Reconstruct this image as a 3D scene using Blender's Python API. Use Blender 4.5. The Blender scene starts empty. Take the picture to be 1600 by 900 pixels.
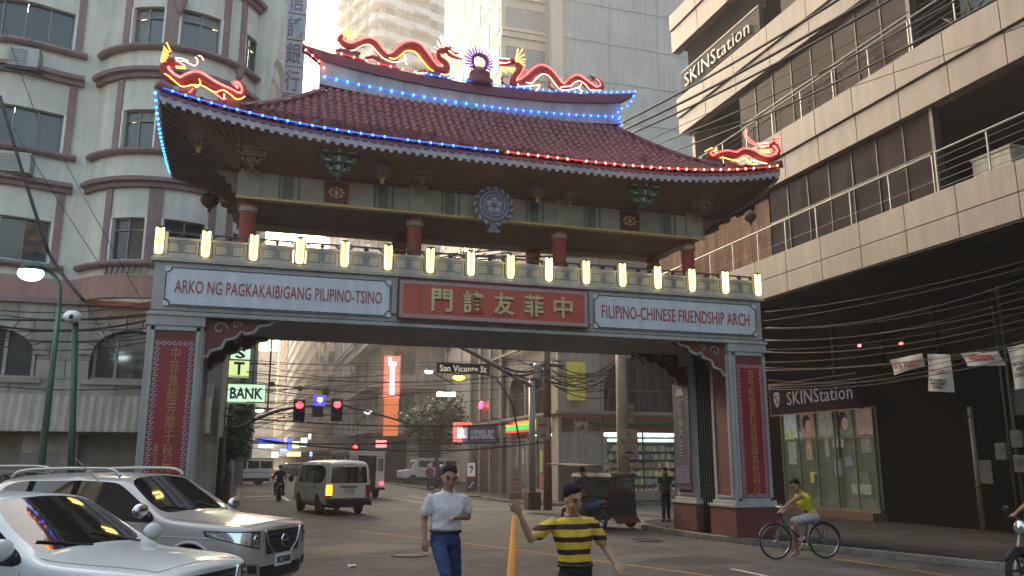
import bpy, bmesh, math, random
from mathutils import Vector, Matrix, Quaternion
from mathutils.bvhtree import BVHTree
R = math.radians
random.seed(7)
C = bpy.context.scene.collection
SC = bpy.context.scene
# ------------------------------------------------------------------ camera, world, sun, exposure
YAW, PITCH, FOC, EYE = R(17.85), R(11.89), 1292.0, 1.85
cd = bpy.data.cameras.new('camera'); cam = bpy.data.objects.new('camera', cd); C.objects.link(cam)
cam.location = (0, 0, EYE); cam.rotation_euler = (math.pi/2 + PITCH, 0, -YAW)
cd.sensor_width = 36; cd.lens = FOC/1600*36; cd.clip_start = .1; cd.clip_end = 3000
SC.camera = cam
SUN_EL, SUN_AZ = R(24), R(-14)        # soft late sun from the left (azimuth from +Y towards +X)
w = bpy.data.worlds.new('World'); SC.world = w; w.use_nodes = True
nt = w.node_tree; sky = nt.nodes.new('ShaderNodeTexSky'); sky.sky_type = 'NISHITA'; sky.sun_disc = False
sky.sun_elevation = SUN_EL; sky.sun_rotation = SUN_AZ; sky.dust_density = 7.0; sky.air_density = 1.6; sky.ozone_density = 1.2
nt.links.new(sky.outputs[0], nt.nodes['Background'].inputs[0]); nt.nodes['Background'].inputs[1].default_value = .15
sl = bpy.data.lights.new('sun', 'SUN'); sl.energy = 1.2; sl.angle = R(20); sl.color = (1, .86, .7)
so = bpy.data.objects.new('sun', sl); C.objects.link(so)
sd = Vector((math.sin(SUN_AZ)*math.cos(SUN_EL), math.cos(SUN_AZ)*math.cos(SUN_EL), math.sin(SUN_EL)))
so.rotation_euler = sd.to_track_quat('Z', 'Y').to_euler()
SC.view_settings.view_transform = 'Standard'; SC.view_settings.look = 'None'
SC.view_settings.exposure = 2.0; SC.view_settings.gamma = 1
SC.cycles.max_bounces = 6; SC.cycles.diffuse_bounces = 3; SC.cycles.glossy_bounces = 3
SC.cycles.caustics_reflective = False; SC.cycles.caustics_refractive = False
SC.cycles.sample_clamp_indirect = 3

# ------------------------------------------------------------------ rays: survey helper that turns sight lines into metres
_F = Vector((math.sin(YAW)*math.cos(PITCH), math.cos(YAW)*math.cos(PITCH), math.sin(PITCH)))
_R = Vector((math.cos(YAW), -math.sin(YAW), 0)); _U = _R.cross(_F)
def ray(u, v): return _F*FOC + _R*(u-800) - _U*(v-450)
def atY(u, v, Y): d = ray(u, v); return Vector((0, 0, EYE)) + d*(Y/d.y)
def atX(u, v, X): d = ray(u, v); return Vector((0, 0, EYE)) + d*(X/d.x)
def atZ(u, v, Z=0.0): d = ray(u, v); return Vector((0, 0, EYE)) + d*((Z-EYE)/d.z)

# ------------------------------------------------------------------ materials
MATS = {}
def mat(name, col, rough=.7, metal=0, var=.12, scale=3.0, bump=0.0, bscale=None, streak=0.0, emit=None, estr=0, spec=.5, coat=0, alpha=None, trans=0, rnd=0.0, dirt=0.0):
    if name in MATS: return MATS[name]
    m = bpy.data.materials.new(name); m.use_nodes = True; n = m.node_tree; b = n.nodes['Principled BSDF']; L = n.links
    b.inputs['Roughness'].default_value = rough; b.inputs['Metallic'].default_value = metal
    b.inputs['Specular IOR Level'].default_value = spec
    if coat: b.inputs['Coat Weight'].default_value = coat; b.inputs['Coat Roughness'].default_value = .06
    if trans: b.inputs['Transmission Weight'].default_value = trans
    c = (*col, 1)
    src = None
    if var or streak or dirt or rnd:
        geo = n.nodes.new('ShaderNodeNewGeometry')
        def mixmul(a_sock, fac_sock, lo, hi):
            mr = n.nodes.new('ShaderNodeMapRange'); mr.inputs[1].default_value = .3; mr.inputs[2].default_value = .7
            mr.inputs[3].default_value = lo; mr.inputs[4].default_value = hi; L.new(fac_sock, mr.inputs[0])
            mm = n.nodes.new('ShaderNodeVectorMath'); mm.operation = 'SCALE'
            if isinstance(a_sock, tuple): mm.inputs[0].default_value = a_sock[:3]
            else: L.new(a_sock, mm.inputs[0])
            L.new(mr.outputs[0], mm.inputs['Scale']); return mm.outputs[0]
        src = c
        if var:
            t = n.nodes.new('ShaderNodeTexNoise'); t.inputs['Scale'].default_value = scale; t.inputs['Detail'].default_value = 6; t.inputs['Roughness'].default_value = .65
            L.new(geo.outputs['Position'], t.inputs['Vector']); src = mixmul(src, t.outputs[0], 1-var, 1+var)
        if streak:
            mp = n.nodes.new('ShaderNodeMapping'); mp.inputs['Scale'].default_value = (1, 1, .07)
            L.new(geo.outputs['Position'], mp.inputs['Vector'])
            t = n.nodes.new('ShaderNodeTexNoise'); t.inputs['Scale'].default_value = 4.5; t.inputs['Detail'].default_value = 5
            L.new(mp.outputs[0], t.inputs['Vector']); src = mixmul(src, t.outputs[0], 1-streak, 1+streak*.35)
        if dirt:
            t = n.nodes.new('ShaderNodeTexNoise'); t.inputs['Scale'].default_value = .55; t.inputs['Detail'].default_value = 8; t.inputs['Roughness'].default_value = .7
            L.new(geo.outputs['Position'], t.inputs['Vector']); src = mixmul(src, t.outputs[0], 1-dirt, 1+dirt*.4)
        if rnd:
            oi = n.nodes.new('ShaderNodeObjectInfo'); src = mixmul(src, oi.outputs['Random'], 1-rnd, 1+rnd)
        L.new(src, b.inputs['Base Color'])
    else: b.inputs['Base Color'].default_value = c
    if bump:
        geo2 = n.nodes.new('ShaderNodeNewGeometry'); t = n.nodes.new('ShaderNodeTexNoise'); t.inputs['Scale'].default_value = bscale or scale*6; t.inputs['Detail'].default_value = 5
        L.new(geo2.outputs['Position'], t.inputs['Vector']); bp = n.nodes.new('ShaderNodeBump'); bp.inputs['Strength'].default_value = bump; bp.inputs['Distance'].default_value = .02
        L.new(t.outputs[0], bp.inputs['Height']); L.new(bp.outputs[0], b.inputs['Normal'])
    if emit: b.inputs['Emission Color'].default_value = (*emit, 1); b.inputs['Emission Strength'].default_value = estr
    if alpha is not None: b.inputs['Alpha'].default_value = alpha
    MATS[name] = m; return m

M = dict(
 asphalt=mat('asphalt', (.088, .081, .075), .8, var=.3, scale=1.1, bump=.45, bscale=60, dirt=.5),
 patch=mat('asphalt_patch', (.035, .033, .032), .75, var=.2, scale=5, bump=.3, bscale=50),
 pave=mat('pavement', (.038, .034, .032), .85, spec=.2, var=.3, scale=2.5, bump=.3, bscale=30, dirt=.45),
 kerb=mat('kerb_concrete', (.22, .2, .17), .85, var=.3, scale=3, bump=.3, dirt=.3),
 cableglowr=mat('glowing_cable_red', (.4,.05,.05), .5, var=0, emit=(1,.05,.04), estr=.35), cableglowb=mat('glowing_cable_blue', (.05,.1,.5), .5, var=0, emit=(.03,.10,1), estr=.6),
 rglass2=mat('lower_facade_glass', (.05,.036,.03), .03, var=.2, scale=.7, spec=.55),
 yline=mat('yellow_line', (.42, .22, .04), .7, var=.35, scale=9), wline=mat('white_line', (.5, .5, .48), .7, var=.3, scale=9),
 cream=mat('cream_stucco', (.68, .70, .63), .85, var=.08, scale=1.2, bump=.15, bscale=25, streak=.16, dirt=.18),
 mauve=mat('mauve_trim', (.27, .19, .18), .8, var=.15, scale=2, streak=.15),
 pinkband=mat('pink_band', (.40, .24, .21), .8, var=.14, scale=1.5, streak=.12),
 stone=mat('grey_limestone', (.34, .33, .29), .85, var=.2, scale=2, bump=.3, bscale=22, streak=.2, rnd=.12),
 darkvoid=mat('unlit_interior', (.02, .018, .016), .9, var=.2),
 glassd=mat('dark_window_glass', (.035, .045, .05), .08, var=.2, scale=.6, spec=.7, rnd=.3),
 glassg=mat('greenish_window_glass', (.10, .125, .125), .12, var=.25, scale=.5, spec=.7, rnd=.2),
 winframe=mat('aluminium_window_frame', (.22, .24, .23), .5, metal=.2, var=.1),
 awning=mat('corrugated_awning', (.42, .40, .33), .7, var=.12, scale=2, streak=.25),
 arch=mat('arch_painted_concrete', (.40, .40, .38), .8, var=.1, scale=1.5, bump=.2, bscale=30, streak=.22, dirt=.2),
 archline=mat('arch_dark_outline', (.05, .06, .07), .7, var=.1),
 panelw=mat('sign_panel_pale', (.60, .65, .70), .75, var=.06, scale=2, streak=.15),
 redlet=mat('faded_red_lettering', (.36, .065, .05), .7, var=.12, scale=6),
 redpanel=mat('red_lacquer_panel', (.48, .085, .05), .55, var=.12, scale=2.5, dirt=.15),
 darkred=mat('dark_red_panel', (.27, .022, .03), .55, var=.12, scale=2.5, dirt=.2),
 oldred=mat('worn_red_paint', (.15, .038, .033), .7, var=.2, scale=2, dirt=.3),
 gold=mat('gold_leaf', (.50, .42, .22), .45, metal=.25, var=.15, scale=8),
 goldd=mat('dull_gold_paint', (.42, .24, .09), .55, var=.2, scale=8),
 pattern=mat('border_pattern_grey', (.45, .47, .55), .7, var=.15),
 tile=mat('maroon_roof_tile', (.29, .105, .105), .62, var=.25, scale=7, bump=.25, bscale=35, rnd=.28, dirt=.25),
 ridge=mat('ridge_maroon', (.20, .065, .085), .7, var=.2, scale=4, streak=.1),
 ridgew=mat('ridge_plaster', (.45, .44, .46), .8, var=.12, scale=3, streak=.3, dirt=.2),
 fascia=mat('eave_fascia_paint', (.42, .40, .44), .75, var=.15, scale=4, streak=.2),
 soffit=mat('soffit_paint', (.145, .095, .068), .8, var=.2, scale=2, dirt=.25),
 rafter=mat('rafter_brown', (.15, .10, .07), .8, var=.2),
 frieze=mat('frieze_paint', (.30, .27, .215), .75, var=.15, scale=3, dirt=.25),
 friezed=mat('frieze_dark_green', (.09, .115, .11), .7, var=.2, scale=5),
 bracketg=mat('bracket_green', (.07, .10, .09), .7, var=.2), bracketw=mat('bracket_edge', (.40, .40, .32), .7, var=.1),
 colred=mat('red_column_paint', (.30, .065, .055), .5, var=.15, scale=3),
 lantern=mat('lantern_dark', (.09, .045, .04), .6, var=.2, scale=8),
 emblem=mat('emblem_blue_grey', (.13, .14, .20), .6, var=.15, scale=6), emblemw=mat('emblem_relief', (.38, .38, .42), .6, var=.12),
 dragon=mat('dragon_red', (.34, .035, .03), .6, var=.2, scale=10, bump=.5, bscale=40),
 dragond=mat('dragon_dark', (.12, .045, .04), .7, var=.2, scale=10, bump=.5, bscale=40),
 neonr=mat('neon_red', (.6, .05, .05), .4, var=0, emit=(1, .07, .06), estr=2.6),
 neonw=mat('neon_pink_white', (.8, .3, .2), .4, var=0, emit=(1, .42, .26), estr=2.2),
 neono=mat('neon_orange', (.8, .3, .05), .4, var=0, emit=(1, .36, .05), estr=2.4),
 neony=mat('neon_yellow', (.9, .8, .3), .4, var=0, emit=(1, .70, .17), estr=3.2),
 neonv=mat('neon_violet', (.3, .2, .8), .4, var=0, emit=(.30, .18, 1), estr=1.6),
 bulbb=mat('bulb_blue', (.1, .3, .9), .4, var=0, emit=(.015, .11, 1), estr=5),
 bulbc=mat('bulb_cyan', (.1, .5, .9), .4, var=0, emit=(.02, .32, 1), estr=4),
 bulbr=mat('bulb_warm_red', (.9, .4, .3), .4, var=0, emit=(1, .20, .13), estr=5),
 cable=mat('black_cable', (.02, .019, .02), .6, var=.1), steel=mat('galvanised_steel', (.30, .30, .29), .45, metal=.6, var=.15, scale=6),
 darksteel=mat('dark_steel', (.05, .05, .05), .5, metal=.4, var=.1), poleg=mat('green_pole_paint', (.02, .07, .045), .45, var=.2, scale=5),
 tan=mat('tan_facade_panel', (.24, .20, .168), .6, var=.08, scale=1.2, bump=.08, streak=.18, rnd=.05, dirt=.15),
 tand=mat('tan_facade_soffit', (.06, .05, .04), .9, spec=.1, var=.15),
 rglass=mat('tinted_facade_glass', (.05, .036, .03), .07, var=.2, scale=.7, spec=.05, rnd=.3),
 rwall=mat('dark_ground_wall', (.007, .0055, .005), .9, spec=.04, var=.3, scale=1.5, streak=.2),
 shutter=mat('dark_roller_shutter', (.024, .016, .014), .8, spec=.1, var=.2, scale=2, streak=.2),
 white=mat('white_paint', (.75, .75, .73), .5, var=.05), black=mat('black_paint', (.015, .015, .015), .5, var=.1),
 concrete=mat('weathered_concrete', (.44, .45, .445), .88, var=.07, scale=.5, bump=.2, bscale=6, streak=.16, dirt=.14),
 tower=mat('tower_white_paint', (.60, .60, .60), .8, var=.05, scale=.5, streak=.08), towerg=mat('tower_window', (.14, .15, .16), .15, var=.2, spec=.6, rnd=.35),
 towers=mat('tower_dark_grey', (.20, .18, .18), .8, var=.1), towery=mat('tower_warm_cream', (.62, .52, .42), .8, var=.06, scale=.6, streak=.08),
 tin=mat('rusty_tin', (.32, .17, .10), .7, metal=.1, var=.35, scale=2.5, streak=.5),
 purple=mat('purple_sign_board', (.018, .009, .016), .7, spec=.08, var=.1), purplel=mat('sign_lilac_lettering', (.36, .31, .34), .5, var=0, emit=(.8, .7, .8), estr=.02),
 rubber=mat('tyre_rubber', (.02, .02, .02), .85, var=.15, scale=20), rim=mat('alloy_rim', (.45, .46, .48), .3, metal=.8, var=.05),
 cglass=mat('car_glass', (.012, .013, .013), .03, var=0, spec=.8, coat=.5), seal=mat('window_seal', (.006, .006, .006), .9, var=0, spec=.1),
 chrome=mat('chrome', (.75, .77, .8), .08, metal=1, var=0), plastic=mat('black_plastic', (.02, .02, .022), .45, var=.1),
 silverp=mat('silver_car_paint', (.46, .44, .42), .32, metal=.25, var=.03, coat=.8), whitep=mat('white_car_paint', (.60, .66, .66), .32, var=.03, coat=.8),
 vanp=mat('van_white_paint', (.74, .72, .66), .35, var=.05, coat=.5, scale=2), greyp=mat('grey_car_paint', (.12, .13, .15), .3, metal=.5, var=.03, coat=.8),
 lens=mat('headlamp_lens', (.62, .68, .75), .12, metal=.85, var=.1, scale=14), lampred=mat('tail_lamp_red', (.3, .02, .02), .2, var=0, spec=.6),
 lampredon=mat('tail_lamp_lit', (.9, .1, .1), .3, var=0, emit=(1, .02, .03), estr=3.5), lampor=mat('indicator_lit', (.9, .4, .05), .3, var=0, emit=(1, .30, .01), estr=2.2),
 lampw=mat('white_lamp_lit', (.9, .95, 1), .3, var=0, emit=(.85, .95, 1), estr=5), lamporg=mat('street_lamp_orange', (1, .7, .2), .3, var=0, emit=(1, .40, .02), estr=7),
 tubew=mat('fluorescent_tube', (.9, 1, .95), .3, var=0, emit=(.80, 1, .95), estr=2.2),
 skin=mat('brown_skin', (.32, .17, .10), .5, var=.08, scale=12), skinl=mat('light_brown_skin', (.42, .25, .16), .5, var=.08, scale=12),
 hair=mat('black_hair', (.010, .008, .008), .8, spec=.15, var=.3, scale=60, bump=.4, bscale=120),
)
# ------------------------------------------------------------------ mesh building
class MB:
    def __init__(s): s.v = []; s.f = []; s.m = []; s.cur = 0
    def add(s, vs, fs):
        o = len(s.v); s.v += [tuple(p) for p in vs]; s.f += [tuple(i+o for i in f) for f in fs]; s.m += [s.cur]*len(fs); return s
    def box(s, x0, x1, y0, y1, z0, z1):
        return s.add([(x0,y0,z0),(x1,y0,z0),(x1,y1,z0),(x0,y1,z0),(x0,y0,z1),(x1,y0,z1),(x1,y1,z1),(x0,y1,z1)],
                     [(0,3,2,1),(4,5,6,7),(0,1,5,4),(1,2,6,5),(2,3,7,6),(3,0,4,7)])
    def cbox(s, c, e, mx=None):   # centre, full extents, optional rotation matrix
        vs = [Vector((a*e[0]/2, b*e[1]/2, d*e[2]/2)) for d in (-1,1) for a,b in ((-1,-1),(1,-1),(1,1),(-1,1))]
        if mx: vs = [mx @ v for v in vs]
        return s.add([v+Vector(c) for v in vs], [(0,3,2,1),(4,5,6,7),(0,1,5,4),(1,2,6,5),(2,3,7,6),(3,0,4,7)])
    def beam(s, a, b, w, h, up=(0,0,1)):
        a, b = Vector(a), Vector(b); d = (b-a); L = d.length; d.normalize(); u = Vector(up); r = d.cross(u)
        if r.length < 1e-4: r = d.cross(Vector((0,1,0)))
        r.normalize(); u = r.cross(d)
        return s.add([p + r*(x*w/2) + u*(z*h/2) for p in (a, b) for x,z in ((-1,-1),(1,-1),(1,1),(-1,1))],
                     [(0,1,2,3),(7,6,5,4),(0,4,5,1),(1,5,6,2),(2,6,7,3),(3,7,4,0)])
    def tube(s, pts, r, n=8, cap=True, flat=1.0):
        pts = [Vector(p) for p in pts]; k = len(pts); rs = r if isinstance(r, (list, tuple)) else [r]*k
        vs = []; prev = None
        for i, p in enumerate(pts):
            t = (pts[min(i+1,k-1)] - pts[max(i-1,0)])
            if t.length < 1e-7: t = Vector((0,0,1))
            t.normalize()
            if prev is None:
                a = Vector((0,0,1)) if abs(t.z) < .9 else Vector((1,0,0)); x = t.cross(a).normalized()
            else:
                x = prev - t*prev.dot(t); x.normalize()
            prev = x; y = t.cross(x)
            for j in range(n):
                a = 2*math.pi*j/n; vs.append(p + x*(math.cos(a)*rs[i]*flat) + y*(math.sin(a)*rs[i]))
        fs = [(i*n+j, i*n+(j+1)%n, (i+1)*n+(j+1)%n, (i+1)*n+j) for i in range(k-1) for j in range(n)]
        if cap: fs += [tuple(range(n-1,-1,-1)), tuple((k-1)*n+j for j in range(n))]
        return s.add(vs, fs)
    def cyl(s, a, b, r, r2=None, n=12): return s.tube([a, b], [r, r if r2 is None else r2], n)
    def lathe(s, c, prof, n=16, axis='z'):
        vs = []
        for (r, z) in prof:
            for j in range(n):
                a = 2*math.pi*j/n; x, y = r*math.cos(a), r*math.sin(a)
                vs.append(Vector(c) + (Vector((x,y,z)) if axis == 'z' else Vector((x,z,y)) if axis == 'y' else Vector((z,x,y))))
        k = len(prof); fs = [(i*n+j, i*n+(j+1)%n, (i+1)*n+(j+1)%n, (i+1)*n+j) for i in range(k-1) for j in range(n)]
        fs += [tuple(range(n-1,-1,-1)), tuple((k-1)*n+j for j in range(n))]
        return s.add(vs, fs)
    def prism(s, poly, o, ux, uy, d):   # polygon in plane (o,ux,uy) extruded by vector d
        o, ux, uy, d = Vector(o), Vector(ux), Vector(uy), Vector(d); n = len(poly)
        vs = [o+ux*a+uy*b for a,b in poly] + [o+ux*a+uy*b+d for a,b in poly]
        return s.add(vs, [tuple(range(n-1,-1,-1)), tuple(range(n,2*n))] + [(i,(i+1)%n,n+(i+1)%n,n+i) for i in range(n)])
    def ball(s, c, r, n=8, m=6, sc=(1,1,1)):
        prof = [(max(1e-4, r*math.sin(math.pi*i/m)), -r*math.cos(math.pi*i/m)) for i in range(m+1)]
        vs = [Vector(c)+Vector((a*math.cos(2*math.pi*j/n)*sc[0], a*math.sin(2*math.pi*j/n)*sc[1], z*sc[2])) for a,z in prof for j in range(n)]
        return s.add(vs, [(i*n+j, i*n+(j+1)%n, (i+1)*n+(j+1)%n, (i+1)*n+j) for i in range(m) for j in range(n)])
    def quad(s, a, b, c, d): return s.add([a,b,c,d], [(0,1,2,3)])
    def mesh(s, name, mats, smooth=False):
        me = bpy.data.meshes.new(name); me.from_pydata([tuple(v) for v in s.v], [], s.f)
        for mm in (mats if isinstance(mats, (list, tuple)) else [mats]): me.materials.append(mm)
        if isinstance(mats, (list, tuple)) and len(mats) > 1: me.polygons.foreach_set('material_index', s.m)
        if smooth: me.polygons.foreach_set('use_smooth', [True]*len(me.polygons))
        me.update(); return me
ORG = Vector((0,0,0))
def recalc(me):
    bm = bmesh.new(); bm.from_mesh(me); bmesh.ops.recalc_face_normals(bm, faces=bm.faces); bm.to_mesh(me); bm.free()
def put(name, mb, mats, parent=None, smooth=False, label=None, cat=None, group=None, kind=None, bevel=0, fix=True, autos=False):
    """link one mesh object; its vertices are given in world metres and stored relative to the thing's own origin"""
    if parent is not None and ORG.length: mb.v = [tuple(Vector(p)-ORG) for p in mb.v]
    me = mb.mesh(name, mats, smooth)
    if fix: recalc(me)
    o = bpy.data.objects.new(name, me); C.objects.link(o)
    if parent is not None: o.parent = parent
    if bevel: b = o.modifiers.new('bevel', 'BEVEL'); b.width = bevel; b.segments = 2; b.limit_method = 'ANGLE'
    if autos:
        me.polygons.foreach_set('use_smooth', [True]*len(me.polygons)); me.set_sharp_from_angle(angle=R(40))
    tag(o, label, cat, group, kind); return o
def share(name, me, parent, loc=(0,0,0), rot=None, scale=None):
    o = bpy.data.objects.new(name, me); C.objects.link(o); o.parent = parent
    o.location = Vector(loc) - (ORG if parent is not None else Vector((0,0,0)))
    if rot is not None: o.rotation_euler = rot
    if scale is not None: o.scale = scale
    return o
def tag(o, label=None, cat=None, group=None, kind=None):
    if label: o['label'] = label
    if cat: o['category'] = cat
    if group: o['group'] = group
    if kind: o['kind'] = kind
    return o
def thing(name, label, cat, loc=(0,0,0), rotz=0, group=None):
    global ORG
    o = bpy.data.objects.new(name, None); C.objects.link(o); o.empty_display_size = .2
    o.location = loc; o.rotation_euler = (0,0,rotz); ORG = Vector(loc) if not rotz else Vector((0,0,0))
    return tag(o, label, cat, group)
def local(name, label, cat, group=None):      # a thing modelled about its own origin, moved afterwards
    return thing(name, label, cat, (0,0,0), 0, group)
def setorg(o=None):
    global ORG
    ORG = Vector(o.location) if o is not None else Vector((0,0,0))
def dup(root, loc, rotz=None, label=None, group=None):
    def cp(o, par):
        c = o.copy(); C.objects.link(c)
        if par is not None: c.parent = par
        for ch in o.children: cp(ch, c)
        return c
    r = cp(root, None); r.location = loc
    if rotz is not None: r.rotation_euler = (0,0,rotz)
    if label: r['label'] = label
    if group: r['group'] = group
    return r
BENCH = bpy.data.scenes.new('bench')      # small scene in which modifiers and lettering are turned into plain meshes
def evald(o):
    vl = BENCH.view_layers[0]; vl.update(); return bpy.data.meshes.new_from_object(o.evaluated_get(vl.depsgraph))
_tc = {}
def text_mesh(body, spacing=1.0, line=1.0, bold=0.0, shear=0.0, ext=.012):
    key = (body, spacing, line, bold, shear, ext)
    if key in _tc: return _tc[key]
    cu = bpy.data.curves.new('lettering', 'FONT'); cu.body = body; cu.align_x = 'CENTER'; cu.size = 1; cu.space_character = spacing; cu.space_line = line
    cu.resolution_u = 2; cu.offset = bold; cu.extrude = ext; cu.shear = shear
    o = bpy.data.objects.new('lettering', cu); BENCH.collection.objects.link(o); me = evald(o)
    bpy.data.objects.remove(o); bpy.data.curves.remove(cu)
    vs = [v.co.copy() for v in me.vertices]; fs = [tuple(p.vertices) for p in me.polygons]; bpy.data.meshes.remove(me)
    x0, x1 = min(v.x for v in vs), max(v.x for v in vs); y0, y1 = min(v.y for v in vs), max(v.y for v in vs)
    vs = [((v.x-(x0+x1)/2)/(x1-x0), (v.y-(y0+y1)/2)/(y1-y0), v.z) for v in vs]; _tc[key] = (vs, fs); return _tc[key]
def lettering(body, c, right, up, wid, hei, m, parent, depth=.012, name='lettering', **kw):
    vs, fs = text_mesh(body, **kw); r, u = Vector(right).normalized(), Vector(up).normalized(); nrm = r.cross(u); c = Vector(c)
    zmax = max(v[2] for v in vs) or 1
    mb = MB(); mb.add([c + r*(v[0]*wid) + u*(v[1]*hei) + nrm*(v[2]/zmax*depth/2 + depth*.5) for v in vs], fs)
    return put(name, mb, m, parent, fix=False)
XA, YA, ZA = Vector((1,0,0)), Vector((0,1,0)), Vector((0,0,1))
# ================================================================== THE ARCH (front face Y=17.5, depth 2.8 m, opening along X)
XC, YC = 5.16, 18.9
AX0, AX1, AY0, AY1 = -1.9, 12.22, 17.5, 20.3
arch = thing('friendship_arch', 'pale grey gateway arch with tiled roof spanning the street', 'gateway arch', (XC, YC, 0))
# ---- four piers with stepped plinths
def pier(xa, xb, ya, yb, red_front, inner):
    mb = MB(); mb.box(xa, xb, ya, yb, .95, 4.72)
    p = put('pier', mb, M['arch'], arch, bevel=.012)
    pl = MB(); e = .10; pl.box(xa-e, xb+e, ya-e, yb+e, .12, .80); put('plinth', pl, M['oldred'], arch, bevel=.015)
    mo = MB(); mo.box(xa-e-.03, xb+e+.03, ya-e-.03, yb+e+.03, .80, .87); mo.box(xa-.05, xb+.05, ya-.05, yb+.05, .87, .955)
    put('plinth_moulding', mo, M['arch'], arch, bevel=.012)
    cap = MB(); cap.box(xa-.03, xb+.03, ya-.03, yb+.03, 4.5, 4.72); put('pier_capital', cap, M['arch'], arch, bevel=.01)
    # framed recess on the face towards the opening
    xi = xb if inner > 0 else xa; s = inner
    fr = MB(); y0, y1, z0, z1, w = ya+.10, yb-.10, 1.02, 4.42, .05
    for (a, b, c, d) in ((y0, y1, z0, z0+w), (y0, y1, z1-w, z1), (y0, y0+w, z0+w, z1-w), (y1-w, y1, z0+w, z1-w)):
        fr.box(min(xi, xi+s*.035), max(xi, xi+s*.035), a, b, c, d)
    put('panel_frame', fr, M['arch'], arch)
    rp = MB(); rp.box(min(xi, xi+s*.012), max(xi, xi+s*.012), y0+w, y1-w, z0+w, z1-w); put('inner_panel', rp, M['oldred'], arch)
    return p
for (xa, xb, inn) in ((AX0, AX0+1.04, 1), (AX1-1.03, AX1, -1)):
    for (ya, yb) in ((AY0, 18.42), (19.3, AY1)):
        pier(xa, xb, ya, yb, True, inn)
    g = MB()                                     # iron grille between front and back pier
    xg = (xb if inn > 0 else xa) - inn*.12
    for k in range(8): g.box(xg-.012, xg+.012, 18.46+k*.115, 18.475+k*.115, .12, 4.7)
    for k in range(34): g.box(xg-.010, xg+.010, 18.42, 19.3, .3+k*.13, .312+k*.13)
    g.box(xg-.012, xg+.012, 18.42, 18.45, .12, 4.7); g.box(xg-.012, xg+.012, 19.27, 19.3, .12, 4.7)
    put('grille', g, M['black'], arch)
    bk = MB(); bk.box(xg-inn*.5-.02, xg-inn*.5+.02, 18.42, 19.3, .12, 4.7); put('grille_backing', bk, M['rwall'], arch)
# ---- red couplet panels on the front faces
def scroll_border(x0, x1, z0, z1, w, y, m, n_edge, d=.012):
    mb = MB(); rr = random.Random(3)
    def cell(cx, cz, s):
        pts = []
        for k in range(9):
            a = k*.75 + rr.random()*.5; r = s*(.18+.045*k); pts.append(Vector((cx+math.cos(a)*r, y-d, cz+math.sin(a)*r)))
        mb.tube(pts, w*.085, n=4, cap=False, flat=.6)
    nx = max(2, int((x1-x0)/(w*1.05))); nz = max(2, int((z1-z0)/(w*1.05)))
    for i in range(nx): 
        for z in (z0+w/2, z1-w/2): cell(x0+(i+.5)*(x1-x0)/nx, z, w)
    for i in range(1, nz-1):
        for x in (x0+w/2, x1-w/2): cell(x, z0+(i+.5)*(z1-z0)/nz, w)
    return mb
def outline(x0, x1, z0, z1, y, w, d=.01, notch=0):
    mb = MB(); n = notch
    if not n: pts = [(x0,z0),(x1,z0),(x1,z1),(x0,z1)]
    else: pts = [(x0+n,z0),(x1-n,z0),(x1-n,z0+n*.45),(x1-n*.45,z0+n),(x1,z0+n),(x1,z1-n),(x1-n*.45,z1-n),(x1-n,z1-n*.45),(x1-n,z1),(x0+n,z1),(x0+n,z1-n*.45),(x0+n*.45,z1-n),(x0,z1-n),(x0,z0+n),(x0+n*.45,z0+n),(x0+n,z0+n*.45)]
    k = len(pts)
    for i in range(k):
        a, b = pts[i], pts[(i+1)%k]; dx, dz = b[0]-a[0], b[1]-a[1]; L = math.hypot(dx, dz); ux, uz = dx/L*w/2, dz/L*w/2
        mb.beam((a[0]-ux, y-d/2, a[1]-uz), (b[0]+ux, y-d/2, b[1]+uz), w, d, up=(0,1,0))
    return mb
coup = {0: ('中\n菲\n敦\n睦\n芳\n鄰\n千\n秋\n兄\n弟\n义', '胞\n波\n情\n深'), 1: ('古\n今\n和\n諧\n並\n行\n百\n世\n我\n為\n睦\n同\n心', '')}
for q, xa in ((0, AX0), (1, AX1-1.03)):
    x0, x1 = xa+.16, xa+.90; z0, z1 = 1.02, 4.42
    bd = MB(); bd.box(x0, x1, AY0-.03, AY0, z0, z1-.2)
    pn = put('couplet_panel', bd, M['darkred'], arch)
    fr = outline(x0-.05, x1+.05, z0-.04, z1+.02, AY0-.001, .07, .045); put('panel_frame', fr, M['arch'], arch)
    tp = MB(); tp.box(x0, x1, AY0-.02, AY0, z1-.2, z1-.03); put('panel_head', tp, M['oldred'], arch)
    put('scroll_border', scroll_border(x0+.01, x1-.01, z0+.02, z1-.22, .095, AY0-.03, M['pattern'], 0), M['pattern'], arch)
    lettering(coup[q][0], ((x0+x1)/2+.03, AY0-.03, (z0+z1)/2-.12), XA, ZA, .19, 2.95, M['goldd'], arch, line=.95)
    if coup[q][1]: lettering(coup[q][1], (x0+.19, AY0-.03, 1.75), XA, ZA, .09, .9, M['goldd'], arch)
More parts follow.
